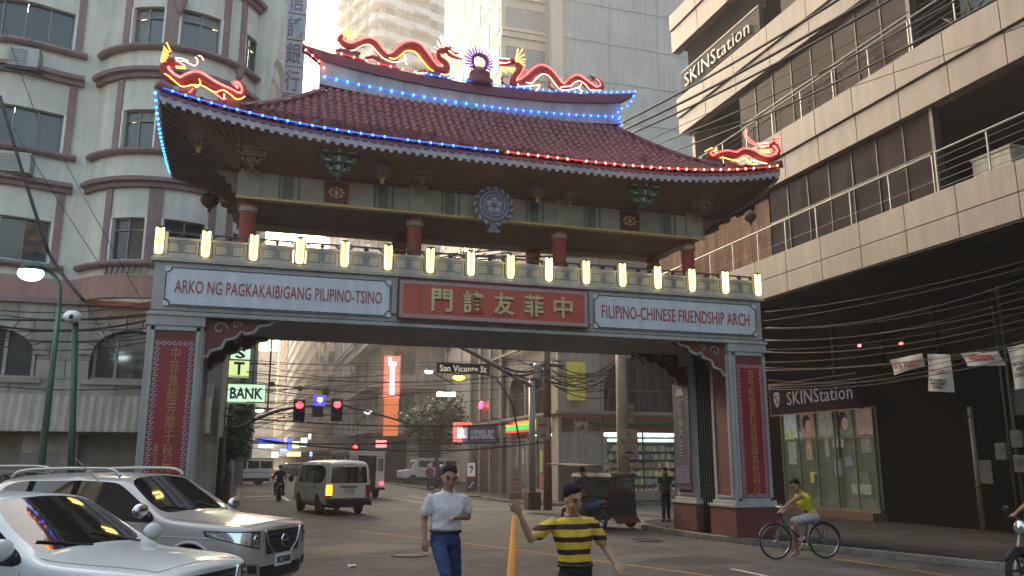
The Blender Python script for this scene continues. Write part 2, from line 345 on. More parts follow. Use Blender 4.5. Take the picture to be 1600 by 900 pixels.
# ---- scrolled corbels in the upper corners of the opening
def corbel(x, s, y0, y1):
    poly = [(0,0),(1.35,0),(1.28,-.10),(1.05,-.14),(.98,-.26),(.80,-.32),(.72,-.26),(.62,-.40),(.42,-.46),(.36,-.62),(.16,-.68),(.10,-.80),(0,-.82)]
    mb = MB(); mb.prism([(a*s, b) for a, b in poly], (x, y0, 4.72), XA, ZA, (0, y1-y0, 0)); put('corbel', mb, M['oldred'], arch)
    tr = MB(); tr.tube([Vector((x+s*a, y0-.012, 4.72+b-.0)) for a, b in poly[1:]], .035, n=6); put('corbel_trim', tr, M['arch'], arch)
    sc = MB()
    for (cx, cz, r) in ((.30,-.22,.15),(.62,-.14,.10)):
        sc.tube([Vector((x+s*(cx+math.cos(a*.7)*r*(1-a*.09)), y0-.012, 4.72+cz+math.sin(a*.7)*r*(1-a*.09))) for a in range(10)], .016, n=5)
    put('corbel_scroll', sc, M['arch'], arch)
for y0, y1 in ((17.62, 17.85), (19.95, 20.18)):
    corbel(AX0+1.04, 1, y0, y1); corbel(AX1-1.03, -1, y0, y1)
# ---- entablature beam
mb = MB(); mb.box(AX0+.03, AX1-.03, AY0+.02, AY1-.02, 4.78, 5.80); put('beam', mb, M['arch'], arch)
for nm, e, z0, z1 in (('lower_moulding', .06, 4.70, 4.76), ('lower_moulding', .0, 4.76, 4.80), ('cornice', .05, 5.80, 5.885)):
    mb = MB(); mb.box(AX0-e, AX1+e, AY0-e, AY1+e, z0, z1); put(nm, mb, M['arch'], arch, bevel=.01)
for z in (4.795, 5.80):
    mb = MB(); mb.box(AX0+.02, AX1-.02, AY0-.004, AY0+.03, z, z+.018); put('joint_line', mb, M['archline'], arch)
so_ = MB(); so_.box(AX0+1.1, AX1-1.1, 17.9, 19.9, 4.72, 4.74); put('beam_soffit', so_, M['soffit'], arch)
# sign panels
for (x0, x1, txt, c, wd, hh) in ((-1.66, 2.88, 'ARKO NG PAGKAKAIBIGANG PILIPINO-TSINO', .61, 4.15, .27), (7.62, 12.02, 'FILIPINO-CHINESE FRIENDSHIP ARCH', 9.82, 3.98, .31)):
    mb = MB(); mb.box(x0, x1, AY0-.03, AY0, 4.90, 5.70); put('sign_panel', mb, M['panelw'], arch)
    put('sign_outline', outline(x0+.02, x1-.02, 4.92, 5.68, AY0-.03, .022, .012, notch=.10), M['archline'], arch)
    lettering(txt, ((x0+x1)/2, AY0-.03, 5.30), XA, ZA, wd, hh, M['redlet'], arch, bold=.004, spacing=1.02)
cx0, cx1 = 3.03, 7.45
mb = MB(); mb.box(cx0, cx1, AY0-.12, AY0, 4.88, 5.74); put('centre_sign_panel', mb, M['redpanel'], arch)
put('sign_frame', outline(cx0, cx1, 4.88, 5.74, AY0-.12, .03, .02), M['oldred'], arch)
bp = MB(); w_ = .085
for (a, b, c, d) in ((cx0, cx1, 4.895, 4.895+w_), (cx0, cx1, 5.725-w_, 5.725), (cx0+.015, cx0+.015+w_, 4.98, 5.64), (cx1-.015-w_, cx1-.015, 4.98, 5.64)): bp.box(a+.0, b, AY0-.124, AY0-.12, c, d)
put('border_band', bp, mat('border_band', (.50, .25, .2), .7, var=.1), arch)
put('scroll_border', scroll_border(cx0+.015, cx1-.015, 4.895, 5.725, .085, AY0-.124, M['pattern'], 0), M['pattern'], arch)
for i, ch in enumerate('門誼友菲中'):
    o = lettering(ch, (3.98+i*.708, AY0-.12, 5.31), XA, ZA, .47, .50, M['gold'], arch, bold=.022, name='gold_character', depth=.05)
lettering('菲\n華\n各\n界\n敬\n立\n一\n九\n七\n三', (3.52, AY0-.12, 5.31), XA, ZA, .06, .6, M['goldd'], arch, line=1.0)
for x in (2.955, 7.535):
    mb = MB(); mb.box(x-.055, x+.055, AY0-.05, AY0, 4.98, 5.62); put('sign_side_block', mb, M['arch'], arch)
# ---- balustrade with framed panels, thin upper rail
lampx = [-1.87 + i*.932 for i in range(16)]
bpan = MB(); bpan.box(-.29, .29, -.03, .03, 5.97, 6.22)
me_pan = None
def rel(v): return v - Vector(arch.location)
pm = MB(); pm.box(-.33, .33, 0, .05, 0, .30); pmesh = pm.mesh('balustrade_panel', M['arch'])
lm = MB()
for cx in (-.165, .165):
    for (a, b, c, d) in ((cx-.12, cx+.12, .045, .055), (cx-.12, cx+.12, .245, .255), (cx-.12, cx-.11, .045, .255), (cx+.11, cx+.12, .045, .255)): lm.box(a, b, -.006, 0, c, d)
for cx in (-.014, .010): lm.box(cx, cx+.007, -.006, 0, .03, .27)
lmesh = lm.mesh('panel_outline', M['archline'])
setorg(arch)
for i in range(15):
    x = (lampx[i]+lampx[i+1])/2
    o = share('balustrade_panel', pmesh, arch, (x, AY0+.02, 5.955))
    q = bpy.data.objects.new('panel_outline', lmesh); C.objects.link(q); q.parent = o
mb = MB(); mb.box(AX0, AX1, AY0, AY0+.12, 5.885, 5.953); mb.box(AX0, AX1, AY0, AY0+.12, 6.257, 6.31); put('balustrade_rail', mb, M['arch'], arch)
mb = MB(); mb.box(AX0, AX1, AY1-.12, AY1, 5.885, 6.31); put('rear_balustrade', mb, M['arch'], arch)
for xx in (AX0, AX1-.12):
    mb = MB(); mb.box(xx, xx+.12, AY0+.13, AY1-.13, 5.885, 6.31); put('side_balustrade', mb, M['arch'], arch)
pmb = MB(); pmb.box(-.13, .13, -.01, .13, 5.885, 6.44); 
for x in lampx:
    mb = MB(); xx = min(max(x, AX0+.12), AX1-.12); mb.box(xx-.115, xx+.115, AY0-.012, AY0+.125, 5.886, 6.42); put('balustrade_post', mb, M['arch'], arch)
tr = MB(); tr.box(AX0+.1, AX1-.1, AY0+.04, AY0+.075, 6.40, 6.435)
for i in range(15):
    x = (lampx[i]+lampx[i+1])/2; tr.box(x-.03, x+.03, AY0+.035, AY0+.08, 6.33, 6.40); tr.box(x-.07, x+.07, AY0+.035, AY0+.08, 6.355, 6.375)
    for s in (-1, 1): tr.beam((x+s*.40, AY0+.055, 6.30), (x+s*.27, AY0+.055, 6.41), .03, .02, up=(0,1,0))
put('upper_rail', tr, M['darksteel'], arch)
# ---- columns, frieze beams and ceiling
for x in (-.17, 3.45, 6.97, 10.45):
    for y in (17.95, 19.85):
        mb = MB(); mb.lathe((x, y, 5.885), [(.20,0),(.20,.12),(.165,.16),(.165,1.22),(.19,1.25),(.19,1.33),(.165,1.36),(.165,1.42)], 16); put('column', mb, M['colred'], arch, autos=True)
        mb = MB(); mb.lathe((x, y, 5.885+1.20), [(.195,0),(.20,.05),(.195,.10)], 16); put('column_collar', mb, M['frieze'], arch, autos=True)
FX0, FX1 = -.42, 10.74
for y0, y1 in ((17.65, 17.9), (19.9, 20.15)):
    mb = MB(); mb.box(FX0, FX1, y0, y1, 7.34, 7.90); put('frieze_beam', mb, M['frieze'], arch)
for x0, x1 in ((FX0, FX0+.25), (FX1-.25, FX1)):
    mb = MB(); mb.box(x0+.003, x1-.003, 17.905, 19.895, 7.34, 7.90); put('frieze_beam', mb, M['frieze'], arch)
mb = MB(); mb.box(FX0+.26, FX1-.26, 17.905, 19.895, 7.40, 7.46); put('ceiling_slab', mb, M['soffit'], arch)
mb = MB(); mb.box(FX0-.03, FX1+.03, 17.61, 20.19, 7.90, 7.955); put('frieze_cap', mb, M['oldred'], arch)
mb = MB(); mb.box(FX0-.02, FX1+.02, 17.60, 17.65, 7.305, 7.355); mb.box(FX0-.02, FX1+.02, 20.15, 20.2, 7.305, 7.355); put('frieze_lit_lip', mb, mat('frieze_lit_ochre', (.5, .36, .12), .6, var=.1), arch)  # ochre puts the warm lamp light on the lip into its colour
def zig(x0, x1, z0, z1, y, m, name, n=5, amp=.035):
    poly = []; 
    for i in range(2*n+1): poly.append((x0 + (amp if i % 2 else 0), z0+(z1-z0)*i/(2*n)))
    for i in range(2*n, -1, -1): poly.append((x1 - (amp if i % 2 else 0), z0+(z1-z0)*i/(2*n)))
    mb = MB(); mb.prism(poly, (0, y, 0), XA, ZA, (0, .012, 0)); return put(name, mb, m, arch)
def zline(x, z0, z1, y, m, n=5, amp=.04, w=.03):
    mb = MB(); pts = [Vector((x+(amp if i % 2 else 0), y, z0+(z1-z0)*i/(2*n))) for i in range(2*n+1)]
    mb.tube(pts, w*.5, n=4, cap=True); return put('zigzag_stripe', mb, m, arch)
yF = 17.638
for b, (xa, xb) in enumerate(((-.17, 3.45), (3.45, 6.97), (6.97, 10.45))):
    c = (xa+xb)/2
    if b != 1:
        zig(c-.28, c+.28, 7.38, 7.87, yF, M['oldred'], 'painted_panel')
        mb = MB()                                   # gold flower relief
        for k in range(8):
            a = k*math.pi/4; mb.ball((c+math.cos(a)*.14, yF-.004, 7.625+math.sin(a)*.10), .045, 6, 4, (1, .25, .8))
        mb.ball((c, yF-.006, 7.625), .06, 8, 4, (1, .25, 1)); put('flower_relief', mb, M['gold'], arch, smooth=True)
    for s in (-1, 1):
        zig(c+s*1.02-.13, c+s*1.02+.13, 7.37, 7.88, yF, M['friezed'], 'dark_frieze_panel')
        zline(c+s*1.02+.20, 7.37, 7.88, yF-.002, M['friezed']); zline(c+s*1.02-.20, 7.37, 7.88, yF-.002, M['friezed'])
for x in (-.17, 3.45, 6.97, 10.45):
    mb = MB(); mb.box(x-.20, x+.20, 17.60, 17.645, 7.36, 8.0); put('beam_end_block', mb, M['frieze'], arch)
# ---- roof surface
HL, HD, GX = 7.12, 2.4, 3.80
def ze(x): return 8.5 + .50*(abs(x-XC)/HL)**3.5
def zf(x, t):
    tt = min(max(t/HD, 0), 1); return 8.5 + .5*min(1, abs(x-XC)/HL)**3.5*(1-tt)**1.5 + 2.14*(.52*tt+.48*tt*tt)
def zs(y, s):
    g = s/3.3; q = min(max(g, 0), 1); return 8.5 + .5*min(1, abs(y-YC)/HD)**3*(1-q)**1.5 + .16*(1-min(1, abs(y-YC)/HD)**3) + 1.75*(.5*g+.5*g*g)
def zroof(x, y):
    t = HD-abs(y-YC); s = HL-abs(x-XC); a = zf(x, t)
    return min(a, zs(y, s)) if abs(x-XC) > GX else a
mb = MB(); NX, NY = 112, 32; xs = sorted([XC+HL*(i/NX*2-1) for i in range(NX+1)]+[XC-GX-.002, XC+GX+.002]); vs = []; 
for x in xs:
    for j in range(NY+1):
        y = YC+HD*(j/NY*2-1); vs.append((x, y, zroof(x, y)-.03))
n = NY+1; fs = [(i*n+j, (i+1)*n+j, (i+1)*n+j+1, i*n+j+1) for i in range(len(xs)-1) for j in range(NY)]
mb.add(vs, fs); put('roof_deck', mb, M['ridge'], arch, fix=False)
# underside: sloping soffits from the eaves in to the frieze
mb = MB(); vs = []; NS = 40
def under(x, y, depth):   # eave underside
    return zroof(x, y) - .20
ring = []
for i in range(NS+1): ring.append((XC-HL+2*HL*i/NS, YC-HD))
for i in range(1, 13): ring.append((XC+HL, YC-HD+2*HD*i/12))
for i in range(1, NS+1): ring.append((XC+HL-2*HL*i/NS, YC+HD))
for i in range(1, 12): ring.append((XC-HL, YC+HD-2*HD*i/12))
vs = []
for (x, y) in ring:
    ex = XC+(x-XC)*(1-.05/HL); ey = YC+(y-YC)*(1-.05/HD); vs.append((ex, ey, zroof(x, y)-.17))
    ix = min(max(x, FX0+.05), FX1-.05); iy = min(max(y, 17.62), 20.18); vs.append((ix, iy, 7.955))
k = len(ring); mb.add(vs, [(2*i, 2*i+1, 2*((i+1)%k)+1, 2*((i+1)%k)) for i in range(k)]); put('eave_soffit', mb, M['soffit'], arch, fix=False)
rf = MB()                                            # rafters under hips and eaves
for i in range(0, k):
    a, b = Vector(vs[2*i]), Vector(vs[2*i+1])
    if a.x < FX0 or a.x > FX1: 
        for q in (0, .5):
            j = (i+1)%k; a2 = a.lerp(Vector(vs[2*j]), q); b2 = b.lerp(Vector(vs[2*j+1]), q); rf.beam(a2-Vector((0,0,.02)), b2-Vector((0,0,.02)), .05, .06)
put('rafters', rf, M['rafter'], arch, kind='stuff')
# ---- eave fascia: pale zigzag board with teeth under scalloped tile ends
PW = 14.24/76
def eave_strip(axis, fixed, out, x0, x1, name):
    nn = int(round((x1-x0)/PW)); w = (x1-x0)/nn; fa = MB(); ti = MB(); te = MB()
    for i in range(nn):
        a = x0+i*w; z = zroof(a+w/2, fixed) if axis == 'x' else zroof(fixed, a+w/2)
        z1 = zroof(a+w, fixed) if axis == 'x' else zroof(fixed, a+w); sl = (z1-(zroof(a, fixed) if axis == 'x' else zroof(fixed, a)))/w
        def P(u, v): 
            zz = z+sl*(u-w/2)+v; return ((a+u, fixed, zz) if axis == 'x' else (fixed, a+u, zz))
        poly = [(0,-.20),(0,-.05),(w/2,-.115),(w,-.05),(w,-.20),(w*.72,-.20),(w*.72,-.255),(w*.28,-.255),(w*.28,-.20)]
        ov = Vector((0, out, 0)) if axis == 'x' else Vector((out, 0, 0)); kk = len(poly)
        f = [Vector(P(*p))+ov*.012 for p in poly]; b = [Vector(P(*p))-ov*.02 for p in poly]
        fa.add(f+b, [tuple(range(kk)), tuple(range(2*kk-1, kk-1, -1))]+[(q, kk+q, kk+(q+1)%kk, (q+1)%kk) for q in range(kk)])
        sc = [(w/2+math.cos(t)*w*.48, -.035+math.sin(t)*.075) for t in [math.pi*(1+q/6) for q in range(7)]]
        f = [Vector(P(*p))+ov*.035 for p in sc]; b = [Vector(P(*p))+ov*.013 for p in sc]; kk = len(sc)
        ti.add(f+b, [tuple(range(kk)), tuple(range(2*kk-1, kk-1, -1))]+[(q, kk+q, kk+(q+1)%kk, (q+1)%kk) for q in range(kk)])
    put('eave_fascia', fa, M['fascia'], arch, kind='stuff'); put('eave_tile_ends', ti, M['ridge'], arch, kind='stuff')
eave_strip('x', YC-HD, -1, XC-HL, XC+HL, 'f'); eave_strip('x', YC+HD, 1, XC-HL, XC+HL, 'f')
eave_strip('y', XC-HL, -1, YC-HD, YC+HD, 'f'); eave_strip('y', XC+HL, 1, YC-HD, YC+HD, 'f')
# ---- barrel tiles: the 300 nearest to the street are parts, the rest are joined
def tile_geo(w, L):
    prof = [(-.5,0),(-.36,.030),(-.16,.062),(.06,.066),(.26,.040),(.40,.008),(.5,0)]; vs = []; 
    for y, dz, sc in ((-.03, .022, 1.0), (L, 0, .88)):
        for a, b in prof: vs.append((a*w*sc, y, b*sc+dz))
    for a, b in prof: vs.append((a*w, -.03, b+.022-.022))
    m = len(prof); fs = [(i, i+1, m+i+1, m+i) for i in range(m-1)]+[(2*m+i, 2*m+i+1, i+1, i) for i in range(m-1)]
    return vs, fs
rows = 15; tv, tf = tile_geo(PW*1.0, 1.0)
tiles = []
for side in (-1, 1):
    for i in range(76):
        x = XC-HL+PW*(i+.5)
        for j in range(rows):
            t = HD*j/rows; tb = HD*(j+1.12)/rows; y = YC+side*(HD-t); yb = YC+side*(HD-tb)
            if abs(x-XC) > GX and zs(YC+side*(HD-t), HL-abs(x-XC)) < zf(x, t)-.04: continue
            if abs(x-XC) > GX and t > HL-abs(x-XC)+.9: continue
            p = Vector((x, y, zf(x, t))); q = Vector((x, yb, zf(x, min(tb, HD)))); p2 = Vector((x+.05, y, zf(x+.05, t)))
            tiles.append((p, q, (p2-p), side, 'f'))
for side in (-1, 1):
    for i in range(26):
        y = YC-HD+PW*(i+.5)*.987
        for j in range(rows+2):
            s = 3.3*j/(rows+2); sb = 3.3*(j+1.12)/(rows+2); x = XC+side*(HL-s)
            if zf(x, HD-abs(y-YC)) < zs(y, s)-.04: continue
            p = Vector((x, y, zs(y, s))); q = Vector((XC+side*(HL-sb), y, zs(y, sb))); tiles.append((p, q, Vector((0, .05, zs(y+.05, s)-zs(y, s))), side, 's'))
def tile_mx(p, q, xr):
    yv = (q-p); L = yv.length; yv.normalize(); xv = xr - yv*xr.dot(yv); xv.normalize(); zv = xv.cross(yv)
    if zv.z < 0: xv = -xv; zv = -zv
    return Matrix(((xv.x, yv.x, zv.x, p.x), (xv.y, yv.y, zv.y, p.y), (xv.z, yv.z, zv.z, p.z), (0,0,0,1))), L
camp = Vector((0, 0, EYE)); front = [t for t in tiles if t[3] == -1 and t[4] == 'f']; front.sort(key=lambda t: (t[0]-camp).length + (t[0].z-8)*1.0)
near = set(id(t) for t in front[:300])
tmb = MB(); tmb.add(tv, tf); tme = tmb.mesh('roof_tile', M['tile'], smooth=True); setorg(arch)
rest = MB(); rr = random.Random(5)
for t in tiles:
    mx, L = tile_mx(t[0], t[1], t[2]); jit = Matrix.Rotation(rr.uniform(-.05, .05), 4, 'Z') @ Matrix.Rotation(rr.uniform(-.02, .02), 4, 'Y')
    mx = mx @ jit @ Matrix.Diagonal((1, L, 1, 1))
    if id(t) in near:
        o = bpy.data.objects.new('roof_tile', tme); C.objects.link(o); o.parent = arch; o.matrix_local = Matrix.Translation(-Vector(arch.location)) @ mx
    else: rest.add([mx @ Vector(v) for v in tv], tf)
put('roof_tiles', rest, M['tile'], arch, smooth=True, fix=False, kind='stuff')
# ---- hip ridges, gables and main ridge
for sx in (-1, 1):
    for sy in (-1, 1):
        pts = []
        for q in range(15):
            # walk the intersection of the two slopes
            s = 3.3*q/14; x = XC+sx*(HL-s); lo, hi = 0, HD
            for _ in range(18):
                mid = (lo+hi)/2
                if zf(x, mid) < zs(YC+sy*(HD-mid), s): lo = mid
                else: hi = mid
            t = min(hi, HD*.98); y = YC+sy*(HD-t); pts.append(Vector((x, y, max(zf(x, t), 0)+.06)))
        pts[0] += Vector((sx*.06, sy*.06, .03)); mb = MB(); mb.tube(pts, [.10]+[.095]*13+[.08], n=8); put('hip_ridge', mb, M['ridge'], arch, smooth=True)
    xg = XC+sx*(GX+.0); g = MB()
    poly = [Vector((xg+sx*.03, YC+HD*a, zf(xg, HD*(1-abs(a)))-.02)) for a in (-.72,-.5,-.3,-.1,0,.1,.3,.5,.72)]; poly += [Vector((xg+sx*.03, YC+HD*.72, 9.2)), Vector((xg+sx*.03, YC-HD*.72, 9.2))]
    kk = len(poly); g.add(poly+[p-Vector((sx*.08,0,0)) for p in poly], [tuple(range(kk)), tuple(range(2*kk-1, kk-1, -1))]+[(q, kk+q, kk+(q+1)%kk, (q+1)%kk) for q in range(kk)]); put('gable_wall', g, M['ridge'], arch)
    for sy in (-1, 1):
        g = MB(); g.tube([Vector((xg+sx*.05, YC+sy*HD*a, zf(xg, HD*(1-a))+.05)) for a in (.02,.2,.4,.6,.74)], .04, n=7); put('verge_ridge', g, M['ridge'], arch, smooth=True)
def ridge_z(x, base):
    d = abs(x-XC); return base + (.40*(d/4.4)**2.2 if base > 11 else .22*(d/4.0)**2)
NR = 40; rx = [XC-4.36+8.72*i/NR for i in range(NR+1)]
mb = MB()
for i in range(NR):
    a, b = rx[i], rx[i+1]
    if abs(a-XC) > 3.95 or abs(b-XC) > 3.95: continue
    za, zb = ridge_z(a, 10.60), ridge_z(b, 10.60); ta, tb = ridge_z(a, 11.22)-.27, ridge_z(b, 11.22)-.27
    mb.add([(a,YC-.13,za-.15),(b,YC-.13,zb-.15),(b,YC+.13,zb-.15),(a,YC+.13,za-.15),(a,YC-.13,ta),(b,YC-.13,tb),(b,YC+.13,tb),(a,YC+.13,ta)], [(0,3,2,1),(4,5,6,7),(0,1,5,4),(2,3,7,6),(0,4,7,3),(1,2,6,5)])
put('ridge_wall', mb, M['ridgew'], arch)
mb = MB(); vs = []
for i, x in enumerate(rx):
    d = abs(x-XC); tz = ridge_z(x, 11.22); th = .27 if d < 3.9 else .27*max(.16, 1-(d-3.9)/.5)
    for (yy, zz) in ((YC-.19, tz-th), (YC-.19, tz-.03), (YC-.12, tz), (YC+.12, tz), (YC+.19, tz-.03), (YC+.19, tz-th)): vs.append((x, yy, zz))
n6 = 6; mb.add(vs, [(i*6+j, i*6+(j+1)%6, (i+1)*6+(j+1)%6, (i+1)*6+j) for i in range(NR) for j in range(6)]+[(5,4,3,2,1,0), tuple(NR*6+j for j in range(6))]); put('main_ridge', mb, M['ridge'], arch)
# ---- bracket clusters under the front eave, dark ones over the columns
def dougong(x, y, z, s, dark=False):
    mb = MB(); ed = MB()
    tiers = [(.10, .12, .12), (.22, .14, .14), (.62, .18, .13), (.36, .16, .10), (.95, .22, .13), (.70, .2, .12), (1.15, .24, .13)]
    zz = z
    for k, (w_, d, h) in enumerate(tiers):
        mb.box(x-w_*s/2, x+w_*s/2, y-d*s, y+.1, zz, zz+h*s)
        if k in (2, 4, 6):
            for q in (-.5, -.17, .17, .5): mb.box(x+q*w_*s-.06*s, x+q*w_*s+.06*s, y-d*s-.05*s, y, zz+h*s*.3, zz+h*s*1.5)
            for q in (-.36, .36): ed.box(x+q*w_*s-.14*s, x+q*w_*s+.10*s, y-d*s-.012, y-d*s-.001, zz+h*s*.35, zz+h*s*.65)
            ed.box(x-.04*s, x+.04*s, y-d*s-.068*s, y-d*s-.055*s, zz+h*s*.3, zz+h*s*1.4)
        zz += h*s*.98; y -= .045*s
    put('bracket_cluster', mb, M['rafter'] if dark else M['bracketg'], arch, bevel=.008)
    if not dark: put('bracket_edging', ed, M['bracketw'], arch)
zb0 = atY(528, 281, 17.0).z
for x in (atY(528, 260, 17.0).x, 2*XC-atY(528, 260, 17.0).x): dougong(x, 17.15, zb0, .70)
for x in (-.17, 3.45, 6.97, 10.45): dougong(x, 17.3, 7.80, .55, True)
# wooden brackets at the ends of the frieze
for sx, xx in ((-1, FX0), (1, FX1)):
    for y in (17.78, 20.02):
        mb = MB(); mb.prism([(0,0),(.42,0),(.38,-.10),(.26,-.12),(.24,-.24),(.12,-.28),(.10,-.44),(0,-.5)], (xx, y-.06, 7.9), (sx,0,0), ZA, (0,.12,0)); put('end_bracket', mb, M['rafter'], arch)
# ---- things hung on the arch
emb = thing('round_emblem', 'round blue grey flower crest hanging under the middle of the eave', 'emblem', (5.16, 17.33, 7.1))
ec = (5.14, 17.33, 7.56)
mb = MB(); mb.lathe(ec, [(.36,.05),(.38,.02),(.38,-.03),(.33,-.06),(.32,-.045),(.27,-.045),(.26,-.06),(.0001,-.06)], 32, 'y'); put('disc', mb, M['emblem'], emb, autos=True)
for k in range(30):
    a = -math.pi/2+.25+k*(2*math.pi-.5)/29; r = .43
    mb = MB(); mb.ball((0,0,0), .075, 6, 4, (1, .35, .45)); mb.v = [tuple(Matrix.Rotation(-(a+.9), 3, 'Y') @ Vector(v) + Vector(ec) + Vector((math.cos(a)*r, -.01, math.sin(a)*r))) for v in mb.v]
    put('wreath_leaf', mb, M['emblem'] if k % 2 else M['emblemw'], emb, smooth=True)
for r in (.33, .25):
    mb = MB(); mb.tube([Vector(ec)+Vector((math.cos(a*math.pi/16)*r, -.065, math.sin(a*math.pi/16)*r)) for a in range(33)], .012, n=5, cap=False); put('ring', mb, M['emblemw'], emb)
for k in range(5):
    a = math.pi/2+k*2*math.pi/5; mb = MB(); mb.ball(Vector(ec)+Vector((math.cos(a)*.13, -.062, math.sin(a)*.13)), .075, 10, 5, (1, .35, 1)); put('petal', mb, M['emblemw'], emb, smooth=True)
mb = MB(); mb.ball(Vector(ec)+Vector((0, -.07, 0)), .055, 10, 5, (1, .5, 1)); put('boss', mb, M['emblem'], emb, smooth=True)
mb = MB(); mb.prism([(-.05,0),(.05,0),(.07,-.1),(.17,-.2),(.10,-.22),(-.10,-.22),(-.17,-.2),(-.07,-.1)], (ec[0], 17.30, 7.16), XA, ZA, (0,.06,0)); put('stem', mb, M['emblem'], emb)
def lantern(u, v, Y, r, label, zt):
    p = atY(u, v, Y); t = thing('hanging_lantern', label, 'lantern', tuple(p), 0, 'lanterns hanging under the arch eaves')
    mb = MB(); mb.lathe(p, [(.3*r,.86*r),(.75*r,.62*r),(r,.15*r),(r*.97,-.2*r),(.72*r,-.62*r),(.32*r,-.86*r)], 12); put('lantern_body', mb, M['lantern'], t, smooth=True)
    for k in range(10):
        a = k*math.pi/5; mb = MB(); mb.tube([p+Vector((math.cos(a)*q, math.sin(a)*q, z)) for q, z in ((.32*r,.86*r),(.78*r,.62*r),(1.03*r,.15*r),(1.0*r,-.2*r),(.75*r,-.62*r),(.34*r,-.86*r))], .012*r/.2, n=4); put('rib', mb, M['rafter'], t)
    mb = MB(); mb.cyl(p+Vector((0,0,.85*r)), p+Vector((0,0,1.05*r)), .4*r, .3*r, 10); put('cap', mb, M['rafter'], t)
    mb = MB(); mb.cyl(p-Vector((0,0,.85*r)), p-Vector((0,0,1.0*r)), .3*r, .4*r, 10); mb.cyl(p-Vector((0,0,1.0*r)), p-Vector((0,0,1.5*r)), .16*r, .22*r, 8); put('tassel', mb, M['goldd'] if zt == 1 else M['lantern'], t)
    top = zroof(p.x, p.y)-.2 if abs(p.x-XC) < HL else p.z+.5
    mb = MB(); mb.cyl(p+Vector((0,0,1.0*r)), Vector((p.x, p.y, max(top-.12, p.z+.4))), .008, n=5); put('chain', mb, M['cable'], t)
lantern(598, 266, 17.1, .20, 'small dark lantern hanging between the green bracket and the emblem', 1)
lantern(840, 299, 17.1, .17, 'small dark lantern hanging right of the round emblem', 1)
lantern(312, 215, 17.2, .22, 'dim lantern under the front left roof corner', 1)
lantern(328, 313, 20.6, .20, 'round dark lantern silhouetted under the rear left roof corner', 0)
lantern(1172, 338, 20.4, .18, 'dark lantern under the rear right roof corner', 0)
# ---- neon tube lamps on the balustrade posts
ut = [Vector((-.055,0,.54)), Vector((-.055,0,.10)), Vector((-.045,0,.05)), Vector((-.02,0,.02)), Vector((.02,0,.02)), Vector((.045,0,.05)), Vector((.055,0,.10)), Vector((.055,0,.54))]
nl = local('neon_tube_lamp', 'x', 'neon lamp', 'yellow U shaped neon lamps along the balustrade')
mb = MB(); mb.tube(ut, .022, n=6); put('neon_tube', mb, M['neony'], nl, smooth=True)
mb = MB(); mb.box(-.085, .085, .022, .05, .0, .56); put('back_plate', mb, M['arch'], nl)
mb = MB(); mb.box(-.07, .07, -.02, .03, .54, .58); put('tube_holder', mb, M['darksteel'], nl)
ordn = ['first','second','third','fourth','fifth','sixth','seventh','eighth','ninth','tenth','eleventh','twelfth','thirteenth','fourteenth','fifteenth','sixteenth']
below = ['above the left end of the pale ARKO panel','above the word ARKO','above the first half of PAGKAKAIBIGANG','above the second half of PAGKAKAIBIGANG','above PILIPINO','above the gap left of the red panel','above the left part of the red panel','above the second gold character','left of the middle gold character','above the fourth gold character','above the right end of the red panel','above the word FILIPINO','above the word CHINESE','above the start of FRIENDSHIP','above the end of FRIENDSHIP','above the right end of the word ARCH']
for i, x in enumerate(lampx):
    loc = (min(max(x, AX0+.08), AX1-.08), AY0-.062, 5.93); lb = '%s yellow neon lamp, %s' % (ordn[i], below[i])
    if i == 0: nl.location = loc; nl['label'] = lb
    else: dup(nl, loc, label=lb)
ORG = Vector((0,0,0))
# ---- bulb strings
bulbm = {}
for k in ('bulbb', 'bulbc', 'bulbr'):
    b = MB(); b.ball((0,0,0), .026, 6, 4); bulbm[k] = b.mesh('bulb', M[k], True)
def bulbs(pts, n, mk, label, skip=()):
    L = [0]; 
    for a, b in zip(pts, pts[1:]): L.append(L[-1]+(b-a).length)
    t = thing('bulb_string', label, 'light string', tuple(pts[0]), 0, 'strings of coloured bulbs on the arch roof')
    mb = MB(); mb.tube(pts, .012, n=4); put('glowing_cable', mb, M['cableglowr' if mk == 'bulbr' else 'cableglowb'], t)  # cable given a faint emission for the coloured glow between bulbs
    for i in range(n):
        if i in skip: continue
        d = L[-1]*i/(n-1); j = 0
        while j < len(L)-2 and L[j+1] < d: j += 1
        p = pts[j].lerp(pts[j+1], (d-L[j])/max(1e-6, L[j+1]-L[j])); share('bulb', bulbm[mk(i/(n-1)) if callable(mk) else mk], t, p)
def eline(x0, x1, y, dz, n=30): return [Vector((x0+(x1-x0)*i/n, y, ze(x0+(x1-x0)*i/n)+dz)) for i in range(n+1)]
bulbs(eline(XC-HL, 4.95, YC-HD-.07, .045), 29, 'bulbb', 'string of blue bulbs along the left half of the front eave', (19, 25))
bulbs(eline(5.2, XC+HL-.1, YC-HD-.07, .045), 31, 'bulbr', 'string of warm red bulbs along the right half of the front eave', (7, 28))
bulbs([Vector((XC-HL-.07, YC-HD-.05+4.85*i/16, zroof(XC-HL, YC-HD+4.8*i/16)-.09)) for i in range(17)], 26, 'bulbc', 'string of cyan bulbs down the left end eave of the roof')
def rline(x0, x1, dz, base=11.22, y=YC-.21, n=20): return [Vector((x0+(x1-x0)*i/n, y, ridge_z(x0+(x1-x0)*i/n, base)+dz)) for i in range(n+1)]
bulbs(rline(.82, 3.5, .015), 10, 'bulbr', 'string of pale red bulbs on top of the left end of the ridge')
bulbs(rline(3.7, 5.0, .015), 7, 'bulbb', 'short string of blue bulbs on the ridge under the left dragon head')
bulbs(rline(5.1, 9.5, .015), 26, 'bulbb', 'string of blue bulbs along the top of the right half of the ridge')
